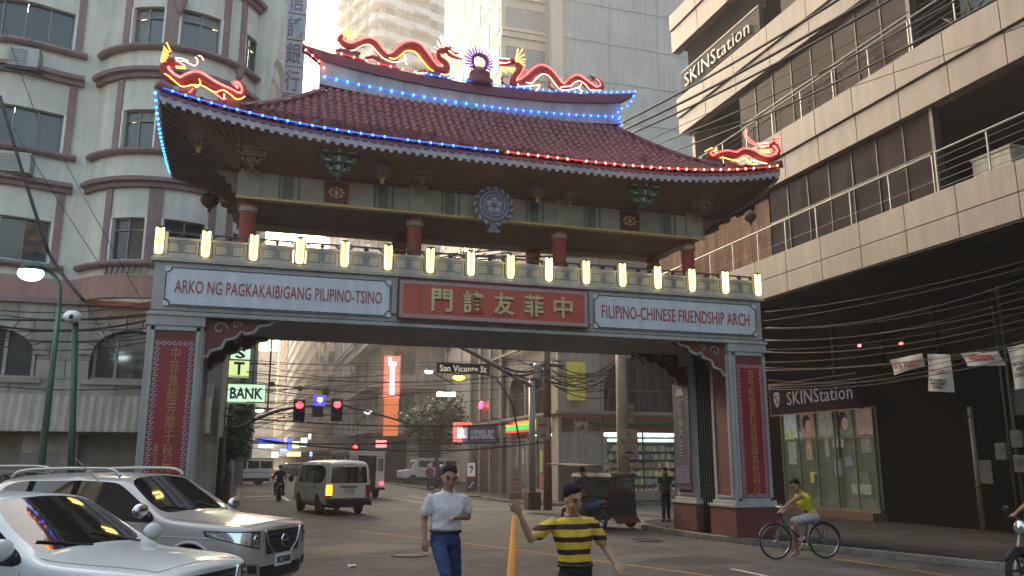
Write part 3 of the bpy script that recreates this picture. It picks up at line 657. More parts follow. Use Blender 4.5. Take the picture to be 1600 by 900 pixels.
bulbs(rline(1.35, 5.1, -.02, 10.66, YC-.16), 15, 'bulbc', 'string of cyan bulbs along the foot of the ridge wall, left half')
bulbs(rline(5.3, 9.05, -.02, 10.66, YC-.16), 19, 'bulbb', 'string of blue bulbs along the foot of the ridge wall, right half')
bulbs([atY(u, v, YC-.22) for u, v in ((478,78),(490,88),(499,96),(506,106))], 4, 'bulbr', 'four pale red bulbs under the left ridge tip')
bulbs([atY(u, v, YC-.22) for u, v in ((990,150),(987,158),(980,166),(966,172),(966,182),(968,190),(972,195))], 7, 'bulbb', 'blue bulbs curling round the right tip of the ridge')
# ================================================================== NEON DRAGONS AND FLAMING PEARL
def catmull(pts, n=5):
    out = []; P = [pts[0]]+list(pts)+[pts[-1]]
    for i in range(1, len(P)-2):
        for k in range(n):
            t = k/n; a, b, c, d = P[i-1], P[i], P[i+1], P[i+2]
            out.append(tuple(.5*((2*b[j])+(-a[j]+c[j])*t+(2*a[j]-5*b[j]+4*c[j]-d[j])*t*t+(-a[j]+3*b[j]-3*c[j]+d[j])*t**3) for j in range(len(a))))
    out.append(tuple(pts[-1])); return out
def dragon(label, Y, body, belly, flip, head, mane, jaws, legs, feet, tail, beard, lit, base, tip=(), sc=1.0):
    """outlines surveyed in the plane Y; body = (u, v, half thickness in m)"""
    g = 'neon lit dragons on the arch roof'
    t = thing('dragon_figure', label, 'dragon ornament', tuple(atY(base[0][0], base[0][1], Y)), 0, g)
    b = catmull(body, 5); n = len(b); pts = [atY(p[0], p[1], Y) for p in b]; rs = [p[2]*.84 for p in b]
    mb = MB(); mb.tube(pts, rs, n=10); put('body', mb, M['dragon'], t, smooth=True)
    sp = MB(); neo = MB()                                  # spines along the back, each with its own small neon stroke
    for i in range(2, n-2):
        d = (pts[i+1]-pts[i-1]).normalized(); nr = Vector((-d.z, 0, d.x))*flip
        for q in (0, .5):
            c = pts[i].lerp(pts[i+1], q); r = rs[i]
            a = c+nr*r*.85; e = c+nr*(r+.055*sc)-d*.02*flip; sp.tube([a-Vector((0,.01,0)), e], [.022, .004], n=4); neo.tube([c+nr*r*.75+Vector((0,-.055,0)), c+nr*(r+.02*sc)+Vector((0,-.055,0))], .007, n=4)
    put('back_spines', sp, M['dragon'], t, kind='stuff'); 
    if lit: put('spine_neon', neo, M['neonr'], t, kind='stuff')
    for seg, mk in belly:
        mb = MB(); mb.tube([atY(u, v, Y-.12) for u, v in catmull(seg, 4)], .011*sc, n=6); put('belly_neon', mb, M[mk], t, smooth=True)
    hu, hv, hr, ha = head                                   # skull: centre, size, facing angle
    c = atY(hu, hv, Y); mb = MB(); mb.ball(c, hr, 10, 7, (1.25, .8, .85)); put('head', mb, M['dragon'], t, smooth=True)
    for pl in jaws:
        mb = MB(); pp = [atY(u, v, Y) for u, v in pl]; k = len(pp); mb.tube(pp, [hr*.55]+[hr*.42]*(k-2)+[hr*.22], n=8); put('jaw', mb, M['dragon'], t, smooth=True)
        if lit: mb = MB(); mb.tube([p+Vector((0, -hr*.62, .01)) for p in pp], .011*sc, n=5); put('jaw_neon', mb, M['neonw'], t)
    for (a, e) in mane[0]:
        p0, p1 = atY(*a, Y), atY(*e, Y); mb = MB(); mb.tube([p0, p1], [.035*sc, .008], n=5); put('mane_spike', mb, M['dragon'], t)
        if lit: mb = MB(); mb.tube([p0+Vector((0,-.06,0)), p1+Vector((0,-.06,0))], .011*sc, n=5); put('mane_neon', mb, M[mane[1]], t)
    if beard:
        mb = MB()
        for a, e in beard: mb.tube([atY(*a, Y-.09), atY(*e, Y-.09)], .009*sc, n=4)
        put('beard_neon', mb, M['neono'], t, kind='stuff')
    for lg in legs:
        mb = MB(); pp = [atY(u, v, Y-.02) for u, v in lg]; k = len(pp); mb.tube(pp, [.06*sc]+[.04*sc]*(k-2)+[.025*sc], n=7)
        e = pp[-1]
        for q in (-.6, 0, .6): mb.tube([e, e+Vector((math.sin(q)*.09*sc, 0, .10*sc*(1 if lg[-1][1] < lg[-2][1] else -1)*math.cos(q)))], [.02*sc, .006], n=4)
        put('leg', mb, M['dragon'], t, smooth=True)
    for lg, mk in feet:
        mb = MB(); mb.tube([atY(u, v, Y-.13) for u, v in lg], .012*sc, n=5); put('claw_neon', mb, M[mk], t)
    for a, e in tail[0]:
        mb = MB(); mb.tube([atY(*a, Y), atY(*e, Y)], [.03*sc, .008], n=5); put('tail_plume', mb, M['dragond'], t)
        if tail[1]: mb = MB(); mb.tube([atY(*a, Y-.06), atY(*e, Y-.06)], .010*sc, n=5); put('tail_neon', mb, M[tail[1]], t)
    for tp in tip:
        mb = MB(); mb.tube([atY(u, v, Y-.08) for u, v in catmull(tp[0], 3)], .010*sc, n=5); put('whisker_neon', mb, M[tp[1]], t)
    for (u, v, w_) in base:
        p = atY(u, v, Y); z0 = zroof(p.x, p.y) if Y < 18 else ridge_z(p.x, 11.22)
        h = max(.06, p.z-z0); mb = MB(); mb.lathe((p.x, p.y, z0-.03), [(w_*1.25,0),(w_*1.2,h*.25),(w_*.8,h*.6),(w_*.75,h*.8),(w_*.9,h+.03)], 12); mb.v = [(x, p.y+(y-p.y)*.45, z) for x, y, z in mb.v]; put('plinth', mb, M['ridge'], t, smooth=True)
Zs = lambda x, y: (520+x*210/1600, 40+y*90/686)
Z4 = lambda x, y: (730+x*220/1600, 60+y*100/727)
Zl = lambda x, y: (235+x*165/1350, 60+y*110/900)
Zr = lambda x, y: (1000+x*300/1598, 180+y*169/900)
def mp(f, *p): return [f(*q) for q in p]
def mr(f, *p): return [(*f(q[0], q[1]), q[2]) for q in p]
dragon('long red dragon on the left of the ridge, head facing the violet pearl', 18.9,
  mr(Zs, (150,110,.05),(95,150,.08),(110,210,.10),(210,255,.11),(320,225,.11),(410,195,.115),(490,220,.12),(560,310,.12),(640,385,.13),(730,370,.13),(810,300,.14),(900,250,.14),(1000,260,.14),(1080,350,.14),(1150,450,.14),(1230,530,.14),(1330,540,.14),(1340,470,.13),(1270,400,.13),(1260,330,.12),(1310,290,.11)),
  [(mp(Zs,(65,200),(110,260),(200,295),(260,290),(330,250),(410,225),(470,250),(540,330),(600,390)),'neonw'),(mp(Zs,(615,395),(680,425),(760,435),(850,415)),'neonw'),(mp(Zs,(670,385),(740,395),(800,360),(870,305),(940,300),(1000,330),(1080,430),(1160,520),(1260,570),(1370,585),(1440,550),(1490,450),(1510,410)),'neono')],
  1, (*Zs(1370,290), .13, 0), ([(Zs(1300,300),Zs(1235,200)),(Zs(1310,290),Zs(1270,150)),(Zs(1330,270),Zs(1285,130)),(Zs(1340,250),Zs(1320,150)),(Zs(1290,320),Zs(1200,270)),(Zs(1270,340),Zs(1190,320)),(Zs(1300,310),Zs(1240,240))],'neonw'),
  [mp(Zs,(1360,270),(1450,320),(1530,325)),mp(Zs,(1370,320),(1440,370),(1530,400))],
  [mp(Zs,(560,400),(470,370),(400,385),(385,430)),mp(Zs,(1110,540),(1050,545),(1000,570))], [(mp(Zs,(850,340),(870,400),(850,410),(880,460)),'neonw'),(mp(Zs,(985,540),(1000,570),(1120,565)),'neonw')],
  ([(Zs(130,115),Zs(x,y)) for x,y in ((140,40),(175,20),(215,45),(270,60),(290,100),(280,130),(230,165))],'neono'),
  [(Zs(1290+i*22,340+i*9),Zs(1300+i*22,375+i*10)) for i in range(9)], True, [(*Zs(180,310),.35),(*Zs(640,410),.30),(*Zs(1240,580),.38)], [(mp(Zs,(1340,220),(1420,290),(1530,325),(1590,330)),'neonw')])
dragon('red dragon on the right of the ridge, head facing left to the violet pearl', 18.9,
  mr(Z4, (1440,440,.04),(1500,480,.06),(1530,550,.08),(1470,590,.10),(1400,560,.11),(1320,500,.11),(1250,460,.11),(1180,490,.11),(1110,555,.11),(1040,530,.12),(980,450,.12),(900,370,.12),(830,350,.12),(760,390,.12),(700,450,.13),(620,510,.13),(530,530,.13),(520,460,.12),(570,390,.11),(600,330,.10),(560,280,.09)),
  [(mp(Z4,(580,515),(590,545),(700,540),(830,530)),'neonw'),(mp(Z4,(670,500),(740,505),(790,450),(860,405),(930,430),(1000,520),(1060,580),(1160,585),(1270,555)),'neonw'),(mp(Z4,(1060,565),(1080,550),(1170,540),(1220,500),(1280,485),(1340,520),(1400,585),(1520,590)),'neonw')],
  -1, (*Z4(500,260), .11, 0), ([(Z4(540,260),Z4(x,y)) for x,y in ((570,130),(620,130),(640,195),(650,250),(640,285),(645,320),(600,330))],'neono'),
  [mp(Z4,(480,250),(420,245),(355,245)),mp(Z4,(480,285),(430,295),(365,300))],
  [mp(Z4,(510,560),(440,535),(395,500),(395,470)),mp(Z4,(1030,600),(960,575),(925,545),(930,515))], [(mp(Z4,(820,530),(810,570),(780,600)),'neonw'),(mp(Z4,(1300,510),(1270,570),(1310,600),(1275,640)),'neonw')],
  ([(Z4(1440,450),Z4(x,y)) for x,y in ((1380,405),(1355,445),(1390,490),(1430,500))], None),
  [(Z4(385+i*24,325+i*1),Z4(395+i*24,370+(i%3)*12)) for i in range(7)], True, [(*Z4(590,590),.32),(*Z4(1110,600),.30),(*Z4(1440,610),.25)], [(mp(Z4,(350,250),(310,240),(290,238)),'neonr')], sc=.9)
dragon('red neon dragon at the left roof corner with raised orange mane', 16.95,
  mr(Zl, (1050,560,.03),(1140,560,.045),(1200,640,.06),(1190,730,.07),(1110,740,.08),(1000,690,.09),(900,650,.10),(800,600,.10),(700,540,.11),(600,490,.11),(500,510,.11),(390,560,.11),(280,520,.12),(200,450,.12),(170,380,.11),(210,330,.10)),
  [(mp(Zl,(180,450),(230,480),(300,540),(390,610),(470,610),(540,595),(620,600)),'neono'),(mp(Zl,(620,590),(700,620),(800,680),(860,680),(930,660),(1000,700),(1090,770),(1150,775),(1210,740)),'neono'),(mp(Zl,(540,595),(600,620),(640,570),(620,520)),'neono')],
  -1, (*Zl(270,300), .12, 0), ([(Zl(240-i*8,200+i*34),Zl(175-i*8,120+i*34)) for i in range(6)]+[(Zl(265,185),Zl(210,70))],'neono'),
  [mp(Zl,(320,275),(410,285),(490,320)),mp(Zl,(330,290),(400,350),(440,375))],
  [mp(Zl,(560,570),(520,640),(500,690)),mp(Zl,(930,700),(960,740),(940,780))], [(mp(Zl,(545,640),(500,690),(490,680)),'neonr'),(mp(Zl,(820,700),(900,760),(930,780),(970,770)),'neonr'),(mp(Zl,(945,710),(940,770)),'neonw')],
  ([(Zl(1110,640),Zl(x,y)) for x,y in ((1040,560),(1070,545),(1110,545),(1150,570))],'neonr'),
  [(Zl(330+i*18,350+i*2),Zl(340+i*18,385+i*1)) for i in range(7)], True, [(*Zl(480,640),.20),(*Zl(1060,780),.18)], [(mp(Zl,(495,320),(560,350),(600,320),(600,270),(570,240)),'neonw'),(mp(Zl,(610,220),(650,230),(680,280)),'neonw'),(mp(Zl,(330,290),(420,290),(500,325)),'neonw')], sc=.9)
dragon('red neon dragon at the right roof corner before the tan facade', 17.0,
  mr(Zr, (600,280,.03),(565,320,.05),(600,355,.06),(660,330,.07),(730,320,.08),(800,335,.09),(860,305,.09),(930,315,.09),(990,350,.09),(1060,370,.09),(1120,350,.09),(1150,300,.09),(1120,250,.09),(1090,240,.08)),
  [(mp(Zr,(690,350),(740,365),(820,380),(865,355),(890,375),(930,405),(1000,415),(1060,420),(1115,405)),'neono'),(mp(Zr,(665,355),(685,350)),'neono'),(mp(Zr,(930,375),(1060,405)),'neony')],
  1, (*Zr(1075,250), .10, 0), ([(Zr(1110,200+i*22),Zr(1160,188+i*22)) for i in range(7)],'neonr'),
  [mp(Zr,(1060,240),(1010,245),(965,245)),mp(Zr,(1060,265),(1010,275),(980,270))],
  [mp(Zr,(930,350),(925,390),(920,410))], [(mp(Zr,(930,355),(920,400)),'neono')],
  ([(Zr(610,300),Zr(x,y)) for x,y in ((640,270),(645,290),(640,310))]+[(Zr(600,270),Zr(540,300))],'neono'),
  [(Zr(1000+i*14,280),Zr(1010+i*14,310)) for i in range(6)], True, [(*Zr(760,395),.22),(*Zr(1060,430),.2)], [(mp(Zr,(885,120),(865,150),(880,190),(930,235),(1000,250),(1060,260)),'neonr'),(mp(Zr,(895,125),(885,165),(920,205),(970,235),(1050,250),(1105,215)),'neonr')], sc=.85)
pl = thing('flaming_pearl', 'violet flaming ring on a lobed pedestal between the ridge dragons', 'roof ornament', tuple(atY(*Z4(135,540), 18.9)))
c = atY(*Z4(140,270), 18.9)
mb = MB(); mb.tube([c+Vector((math.cos(a*math.pi/12)*.21, 0, math.sin(a*math.pi/12)*.21)) for a in range(25)], .055, n=8, cap=False); put('ring', mb, M['ridge'], pl, smooth=True)
for k in range(17):
    a = -.6+k*(math.pi+1.2)/16; d = Vector((math.cos(a), 0, math.sin(a))); p0 = c+d*.24; p1 = c+d*(.40+.05*(k%2)); p1 += Vector((0,0,.04))
    mb = MB(); mb.tube([p0, p1], [.04, .006], n=5); put('flame', mb, M['ridge'], pl)
    mb = MB(); mb.tube([p0+Vector((0,-.06,0)), p1+Vector((0,-.06,0))], .010, n=5); put('flame_neon', mb, M['neonv'], pl)
p = atY(*Z4(135,560), 18.9); zb = ridge_z(p.x, 11.22)-.02; H_ = c.z-.16-zb
mb = MB(); mb.lathe((c.x, 18.9, zb), [(.36,0),(.34,H_*.15),(.36,H_*.3),(.22,H_*.45),(.28,H_*.6),(.27,H_*.72),(.15,H_*.85),(.09,H_)], 14); put('pedestal', mb, M['ridge'], pl, smooth=True)
# ================================================================== GROUND
ORG = Vector((0,0,0))
mb = MB(); mb.quad((-150,-60,0),(150,-60,0),(150,700,0),(-150,700,0)); put('road', mb, M['asphalt'], kind='structure', fix=False)
def slab(name, poly, z0, z1, m, kerbm=None):
    mb = MB(); mb.prism(poly, (0,0,z0), XA, YA, (0,0,z1-z0)); o = put(name, mb, m, kind='structure', fix=True); return o
# right hand pavement: kerb from the camera side past the right pier, corner after the woman, then into the side street
kr = [(14.6,4.0),(13.3,9.8),(12.55,12.5),(11.95,15.2),(11.35,17.0),(10.95,18.4),(10.9,20.5),(11.0,22.0),(11.5,23.3),(12.6,24.1),(15.5,24.6),(40,24.9)]
slab('pavement', kr+[(40,-20),(19,-20)], 0, .12, M['pave'])
def kerbs(line, name, w=.16, z=.132, seg=1.0, m=None):
    """kerb stones laid end to end, each its own block, on one structure parent"""
    root = MB(); a0 = Vector((*line[0], 0)); 
    stones = []
    L = [0]; P = [Vector((*p, 0)) for p in line]
    for a, b in zip(P, P[1:]): L.append(L[-1]+(b-a).length)
    def at(d):
        j = 0
        while j < len(L)-2 and L[j+1] < d: j += 1
        return P[j].lerp(P[j+1], (d-L[j])/(L[j+1]-L[j]))
    base = MB()
    for a, b in zip(P, P[1:]): base.beam(a+Vector((0,0,.055)), b+Vector((0,0,.055)), w*.8, .10)
    par = put(name, base, M['kerb'], kind='structure'); n = int(L[-1]/seg)
    for i in range(n):
        a, b = at(i*seg), at((i+1)*seg-.015)
        if a.y > 80: break
        mb = MB(); mb.beam(a+Vector((0,0,z/2)), b+Vector((0,0,z/2)), w, z); put('kerb_stone', mb, M['kerb'], par, bevel=.012)
kerbs(kr, 'kerb')
k2 = [(40,33.6),(20,33.5),(15.2,33.5),(13.4,34.0),(12.3,35.6),(12.0,38.2),(12.05,45),(12.2,55),(12.4,66),(12.2,78)]
slab('far_pavement', k2+[(12.8,80.5),(15,81.5),(40,82)], 0, .12, M['pave']); kerbs(k2, 'far_kerb', seg=1.5)
slab('left_pavement', [(-60,23.2),(-1.2,23.2),(-.2,24.2),(0,26),(0,90),(-60,90)], 0, .12, M['pave'])
kerbs([(-60,23.2),(-1.2,23.2),(-.2,24.2),(0,26),(0,60)], 'left_kerb', seg=1.5)
slab('pier_island', [(-2.3,17.0),(-.6,17.0),(-.5,20.7),(-2.3,20.7)], 0, .12, M['kerb'])
# painted lines and the repair patch
def strip(name, pts, w, m, z=.004):
    mb = MB(); P = [Vector((*p, z)) for p in pts]
    for a, b in zip(P, P[1:]):
        d = (b-a).normalized(); s = Vector((-d.y, d.x, 0))*w/2; mb.quad(a-s, b-s, b+s, a+s)
    return put(name, mb, m, kind='structure', fix=False)
g = lambda u, v: tuple(atZ(u, v, 0))[:2]
strip('road_marking', [g(560,830), g(680,843), g(800,858), g(960,880), g(1060,893), g(1180,910)], .10, M['yline'])
strip('road_marking', [g(1290,871), g(1420,890), g(1560,912)], .10, M['yline'])
strip('road_marking', [g(1143,889), g(1215,904)], .12, M['wline'])
strip('road_marking', [g(580,797), g(720,797), g(800,796)], .10, M['wline'])
strip('road_marking', [g(612,778), g(660,786)], .11, M['wline']); strip('road_marking', [g(637,775), g(700,783)], .11, M['wline'])
strip('road_marking', [g(380,777), g(424,775)], .5, M['wline']); strip('road_marking', [g(400,781), g(430,780)], .25, M['wline']); strip('road_marking', [g(441,776), g(452,783)], .2, M['wline'])
strip('road_marking', [g(350,765), g(430,768)], .2, M['wline'])
mb = MB(); mb.add([(*g(u, v), .004) for u, v in ((1008,873),(1090,868),(1130,871),(1180,880),(1060,883))], [(0,1,2,3,4)]); put('asphalt_patch', mb, M['patch'], kind='structure', fix=False)
mb = MB(); mb.add([(*g(u, v), .004) for u, v in ((745,803),(790,801),(778,806))], [(0,1,2)]); put('asphalt_crack', mb, M['patch'], kind='structure', fix=False)
# paving joints on the right pavement
jt = MB()
for i in range(26):
    x = 12.2+i*.6
    for j in range(18):
        y = 6+j*.95+(.3 if i % 2 else 0)
        if x > 11.2+max(0, (17-y)*.22)+.4 and x < 18.2: jt.box(x+.006, x+.594, y+.006, y+.944, .12, .128+random.random()*.008)
put('paving_stones', jt, M['pave'], kind='stuff')
# ================================================================== BUILDINGS
class Path:
    def __init__(s, pts):
        s.p = [Vector((*p, 0)) for p in pts]; s.L = [0]
        for a, b in zip(s.p, s.p[1:]): s.L.append(s.L[-1]+(b-a).length)
        s.len = s.L[-1]
    def at(s, d, off=0.0):
        d = min(max(d, 0), s.len); j = 0
        while j < len(s.L)-2 and s.L[j+1] < d: j += 1
        q = (d-s.L[j])/(s.L[j+1]-s.L[j]); p = s.p[j].lerp(s.p[j+1], q)
        def nrm(k):
            k = min(max(k, 0), len(s.p)-2); t = (s.p[k+1]-s.p[k]).normalized(); return Vector((t.y, -t.x, 0))
        n = (nrm(j-1 if q < .5 else j)*(.5 if q < .5 else .5)+nrm(j)*1.0 + (nrm(j+1)*.5 if q >= .5 else Vector((0,0,0)))).normalized()
        return p+n*off
    def sx(s, x):      # arc length where the path passes this X (first hit)
        for j in range(len(s.p)-1):
            a, b = s.p[j].x, s.p[j+1].x
            if (a-x)*(b-x) <= 0 and a != b: return s.L[j]+(x-a)/(b-a)*(s.L[j+1]-s.L[j])
        return 0
def cuts(a, b, step, extra=()):
    n = max(1, int(math.ceil((b-a)/step))); c = set([a+(b-a)*i/n for i in range(n+1)])
    for e in extra:
        if a < e < b: c.add(e)
    return sorted(c)
def wall(path, s0, s1, z0, z1, ops, m, parent, name='wall', depth=.18, step=.3, off=0):
    xs = cuts(s0, s1, step, [e for o in ops for e in o[:2]]); zs_ = cuts(z0, z1, 99, [e for o in ops for e in o[2:4]]); mb = MB()
    def P(s_, z, o=0): v = path.at(s_, off+o); return (v.x, v.y, z)
    def inside(s_, z): return any(o[0] < s_ < o[1] and o[2] < z < o[3] for o in ops)
    for a, b in zip(xs, xs[1:]):
        for c, d in zip(zs_, zs_[1:]):
            if not inside((a+b)/2, (c+d)/2): mb.quad(P(a,c), P(b,c), P(b,d), P(a,d))
    for o in ops:
        for s_ in o[:2]: mb.quad(P(s_,o[2]), P(s_,o[2],-depth), P(s_,o[3],-depth), P(s_,o[3]))
        for z in o[2:4]:
            q = [e for e in xs if o[0] <= e <= o[1]]
            for a, b in zip(q, q[1:]): mb.quad(P(a,z), P(b,z), P(b,z,-depth), P(a,z,-depth))
    return put(name, mb, m, parent, fix=False)
def band(path, s0, s1, prof, m, parent, name, step=.3):
    """sweep a closed (offset, z) profile along the path"""
    xs = cuts(s0, s1, step); k = len(prof); vs = []
    for s_ in xs:
        for o, z in prof: v = path.at(s_, o); vs.append((v.x, v.y, z))
    fs = [(i*k+j, i*k+(j+1)%k, (i+1)*k+(j+1)%k, (i+1)*k+j) for i in range(len(xs)-1) for j in range(k)]+[tuple(range(k)), tuple((len(xs)-1)*k+j for j in range(k-1, -1, -1))]
    mb = MB(); mb.add(vs, fs); return put(name, mb, m, parent)
def cwindow(path, s0, s1, z0, z1, parent, nv=2, tr=None, gm=None, fm=None, depth=.14, fw=.035):
    """glazed window following a curved wall: frame (a part) with its panes as sub-parts"""
    gm = gm or M['glassd']; fm = fm or M['winframe']; fr = MB()
    def bx(a, b, c, d):
        xs = cuts(a, b, .25)
        for p, q in zip(xs, xs[1:]):
            vs = []
            for s_ in (p, q):
                for o in (-depth, -depth+.05): v = path.at(s_, o); vs += [(v.x, v.y, c), (v.x, v.y, d)]
            fr.add(vs, [(0,1,3,2),(4,6,7,5),(0,4,5,1),(2,3,7,6),(1,5,7,3),(0,2,6,4)])
    bx(s0, s1, z0, z0+fw); bx(s0, s1, z1-fw, z1); bx(s0, s0+fw, z0+fw, z1-fw); bx(s1-fw, s1, z0+fw, z1-fw)
    for i in range(1, nv): c = s0+(s1-s0)*i/nv; bx(c-fw*.45, c+fw*.45, z0+fw, z1-fw)
    if tr: bx(s0+fw, s1-fw, tr-fw*.4, tr+fw*.4)
    f = put('window', fr, fm, parent)
    for i in range(nv):
        a, b = s0+(s1-s0)*i/nv, s0+(s1-s0)*(i+1)/nv
        for c, d in (((z0, tr), (tr, z1)) if tr else ((z0, z1),)):
            g_ = MB(); A, B = path.at(a+.01, -depth-.005), path.at(b-.01, -depth-.005); tl = random.uniform(-.006, .006)
            g_.quad((A.x,A.y,c+.01),(B.x,B.y,c+.01),(B.x,B.y+tl,d-.01),(A.x,A.y+tl,d-.01)); put('pane', g_, gm if random.random() > .3 else mat('curtained_glass', (.17,.18,.165), .3, var=.3, scale=2.5, spec=.5), f, fix=False)
    return f
# ---------------- cream building with the round corner, left
lb = thing('cream_corner_building', 'cream apartment building with mauve curved ledges and a round corner bay', 'building', (-5, 30, 0))
pp = [(-16, 24.35)]; 
for i in range(15):
    x = -8.6+3.9*i/14; pp.append((x, 24.35-.5*math.sin(math.pi*i/14)**2))
TCx, TCy, TR = -2.4, 25.3, 2.3
for i in range(25):
    a = R(-65.6+155.6*i/24); pp.append((TCx+TR*math.sin(a), TCy-TR*math.cos(a)))
pp.append((-.1, 48)); LP = Path(pp)
sA = [LP.L[16]+TR*R(65.6+t) for t in (-90,)]
def st(deg): return LP.L[16]+TR*R(65.6+deg)          # arc length at a bearing on the round bay
wins = []                                            # (s0, s1, panes)
for c, w_, n_ in ((-21, 11, 2), (15, 13.5, 2), (60, 9, 2)): wins.append((st(c-w_), st(c+w_), n_, 'r'))
bayL = (LP.sx(-7.55), LP.sx(-5.25), 4, 'b'); wins.append(bayL); wins.append((LP.sx(-12.5), LP.sx(-9.6), 4, 'b'))
for y in (29, 33.5, 38): wins.append((LP.L[-2]+(y-25.3)-1.0, LP.L[-2]+(y-25.3)+1.0, 3, 'n'))
FL = [(10.15, 11.27, 10.1, 12.4), (7.05, 8.2, 6.97, 9.25), (13.25, 14.35, 13.15, 15.5), (16.35, 17.45, 16.25, 18.6)]
ops = [(a, b, f[0], f[1]) for a, b, n_, k in wins for f in FL]
wall(LP, 0, LP.len, 6.0, 19.5, ops, M['cream'], lb, step=.35)
for a, b, n_, k in wins:
    for i, f in enumerate(FL):
        cwindow(LP, a, b, f[0], f[1], lb, n_, tr=(f[0]*.28+f[1]*.72) if k == 'r' else None, gm=M['glassg'] if (i in (0, 2) and k == 'r') else M['glassd'])
        bm = MB(); A, B = LP.at(a-.05, -.6), LP.at(b+.05, -.6); bm.quad((A.x,A.y,f[0]-.1),(B.x,B.y,f[0]-.1),(B.x,B.y,f[1]+.1),(A.x,A.y,f[1]+.1)); put('unlit_room', bm, M['darkvoid'], lb, fix=False)
segs = [(st(-63), st(90), 'r'), (LP.sx(-8.75), LP.sx(-4.85), 'b'), (LP.sx(-14), LP.sx(-9.2), 'b')]
for (a, b, k) in segs:
    for (w0, w1, ld, lt) in FL:
        h = .0 if k == 'r' else 0
        band(LP, a, b, [(-.02,ld-.12),(.14,ld-.12),(.20,ld-.06),(.20,ld+.0),(.10,ld+.04),(-.02,ld+.04)], M['mauve'], lb, 'sill_ledge')
        band(LP, a, b, [(-.02,lt-.22),(.12,lt-.22),(.14,lt-.10),(.26,lt-.08),(.28,lt+.02),(-.02,lt+.04)], M['mauve'], lb, 'lintel_ledge')
for a, b, n_, k in wins:
    if k == 'n': continue
    for (w0, w1, ld, lt) in FL:
        for e in (a-.26, b+.06):
            band(LP, e, e+.20, [(-.02,ld+.04),(.05,ld+.04),(.05,lt-.22),(-.02,lt-.22)], M['mauve'], lb, 'pilaster')
        for e in (a-.06, b):
            band(LP, e, e+.06, [(-.02,w0),(.02,w0),(.02,w1),(-.02,w1)], M['white'], lb, 'window_jamb')
band(LP, 0, LP.len, [(-.1,6.02),(.10,6.02),(.12,6.62),(-.1,6.64)], M['pinkband'], lb, 'pink_band', .35)
# carved grille in the spandrel and corbels on the round bay
for c in (-20,):
    for k in range(8):
        e = st(c-14)+k*.15; band(LP, e, e+.08, [(.0,6.68),(.07,6.68),(.07,6.90),(.0,6.90)], M['stone'], lb, 'carved_bracket')
for c, z in ((0, 14.6), (45, 13.2), (0, 17.7)):
    p = LP.at(st(c), .08); mb = MB(); mb.lathe((p.x, p.y, z-.5), [(.02,0),(.10,.10),(.07,.16),(.15,.28),(.12,.36),(.20,.5)], 8); put('carved_corbel', mb, M['mauve'], lb, smooth=True)
# flaring cornice on the street side of the corner
band(LP, st(66), LP.L[-2]+14, [(-.02,11.6),(.10,11.7),(.18,12.1),(.42,12.5),(.50,13.1),(.55,13.2),(.55,13.6),(.66,13.8),(.66,16),(-.02,16.2)], M['cream'], lb, 'flared_cornice')
for i in range(5):
    s_ = st(74)+i*.8; p = LP.at(s_, .3); mb = MB(); mb.lathe((p.x, p.y, 11.75), [(.03,0),(.14,.15),(.10,.25),(.22,.45),(.2,.8)], 7); put('carved_corbel', mb, M['stone'], lb, smooth=True)
# limestone base
BY = 23.95
blk = thing('x', 'x', 'x', (0,0,0)); bpy.data.objects.remove(blk); setorg(lb)
arcs = [(-6.35, 1.15, 3.95, 4.55), (-2.9, 1.0, 3.95, 4.60)]      # centre, half width, sill, springing
def arcz(x):
    for c, h, s0, s1 in arcs:
        if abs(x-c) < h: return s1+math.sqrt(max(0, 1-((x-c)/h)**2))*.72
    return None
rowz = [2.55, 3.0, 3.45, 3.95, 4.45, 4.95, 5.45, 6.0]
for r_, (z0, z1) in enumerate(zip(rowz, rowz[1:])):
    x = -10.6+(.4 if r_ % 2 else 0)
    while x < -1.4:
        x1 = x+.82; n = 12; seg = []
        samples = [x+(x1-x-.015)*i/n for i in range(n+1)]; run = []
        def flush(run):
            if len(run) > 1:
                poly = [(q, z1-.012) for q, _ in reversed(run)]+[(q, zz) for q, zz in run]
                if max(z1-.012-zz for _, zz in run) > .05:
                    mb = MB(); jut = random.uniform(-.012, .012); mb.prism([(a, b) for a, b in poly], (0, BY+jut, 0), XA, ZA, (0,.4,0)); put('stone', mb, M['stone'], lb)
        for q in samples:
            a = arcz(q)
            if a is None or z1 <= 3.96: run.append((q, z0))
            elif a+.30 >= z1-.02 and z0 >= 3.94: flush(run); run = []
            elif z0 >= 3.94: run.append((q, max(z0, a+.30)))
        flush(run); x = x1
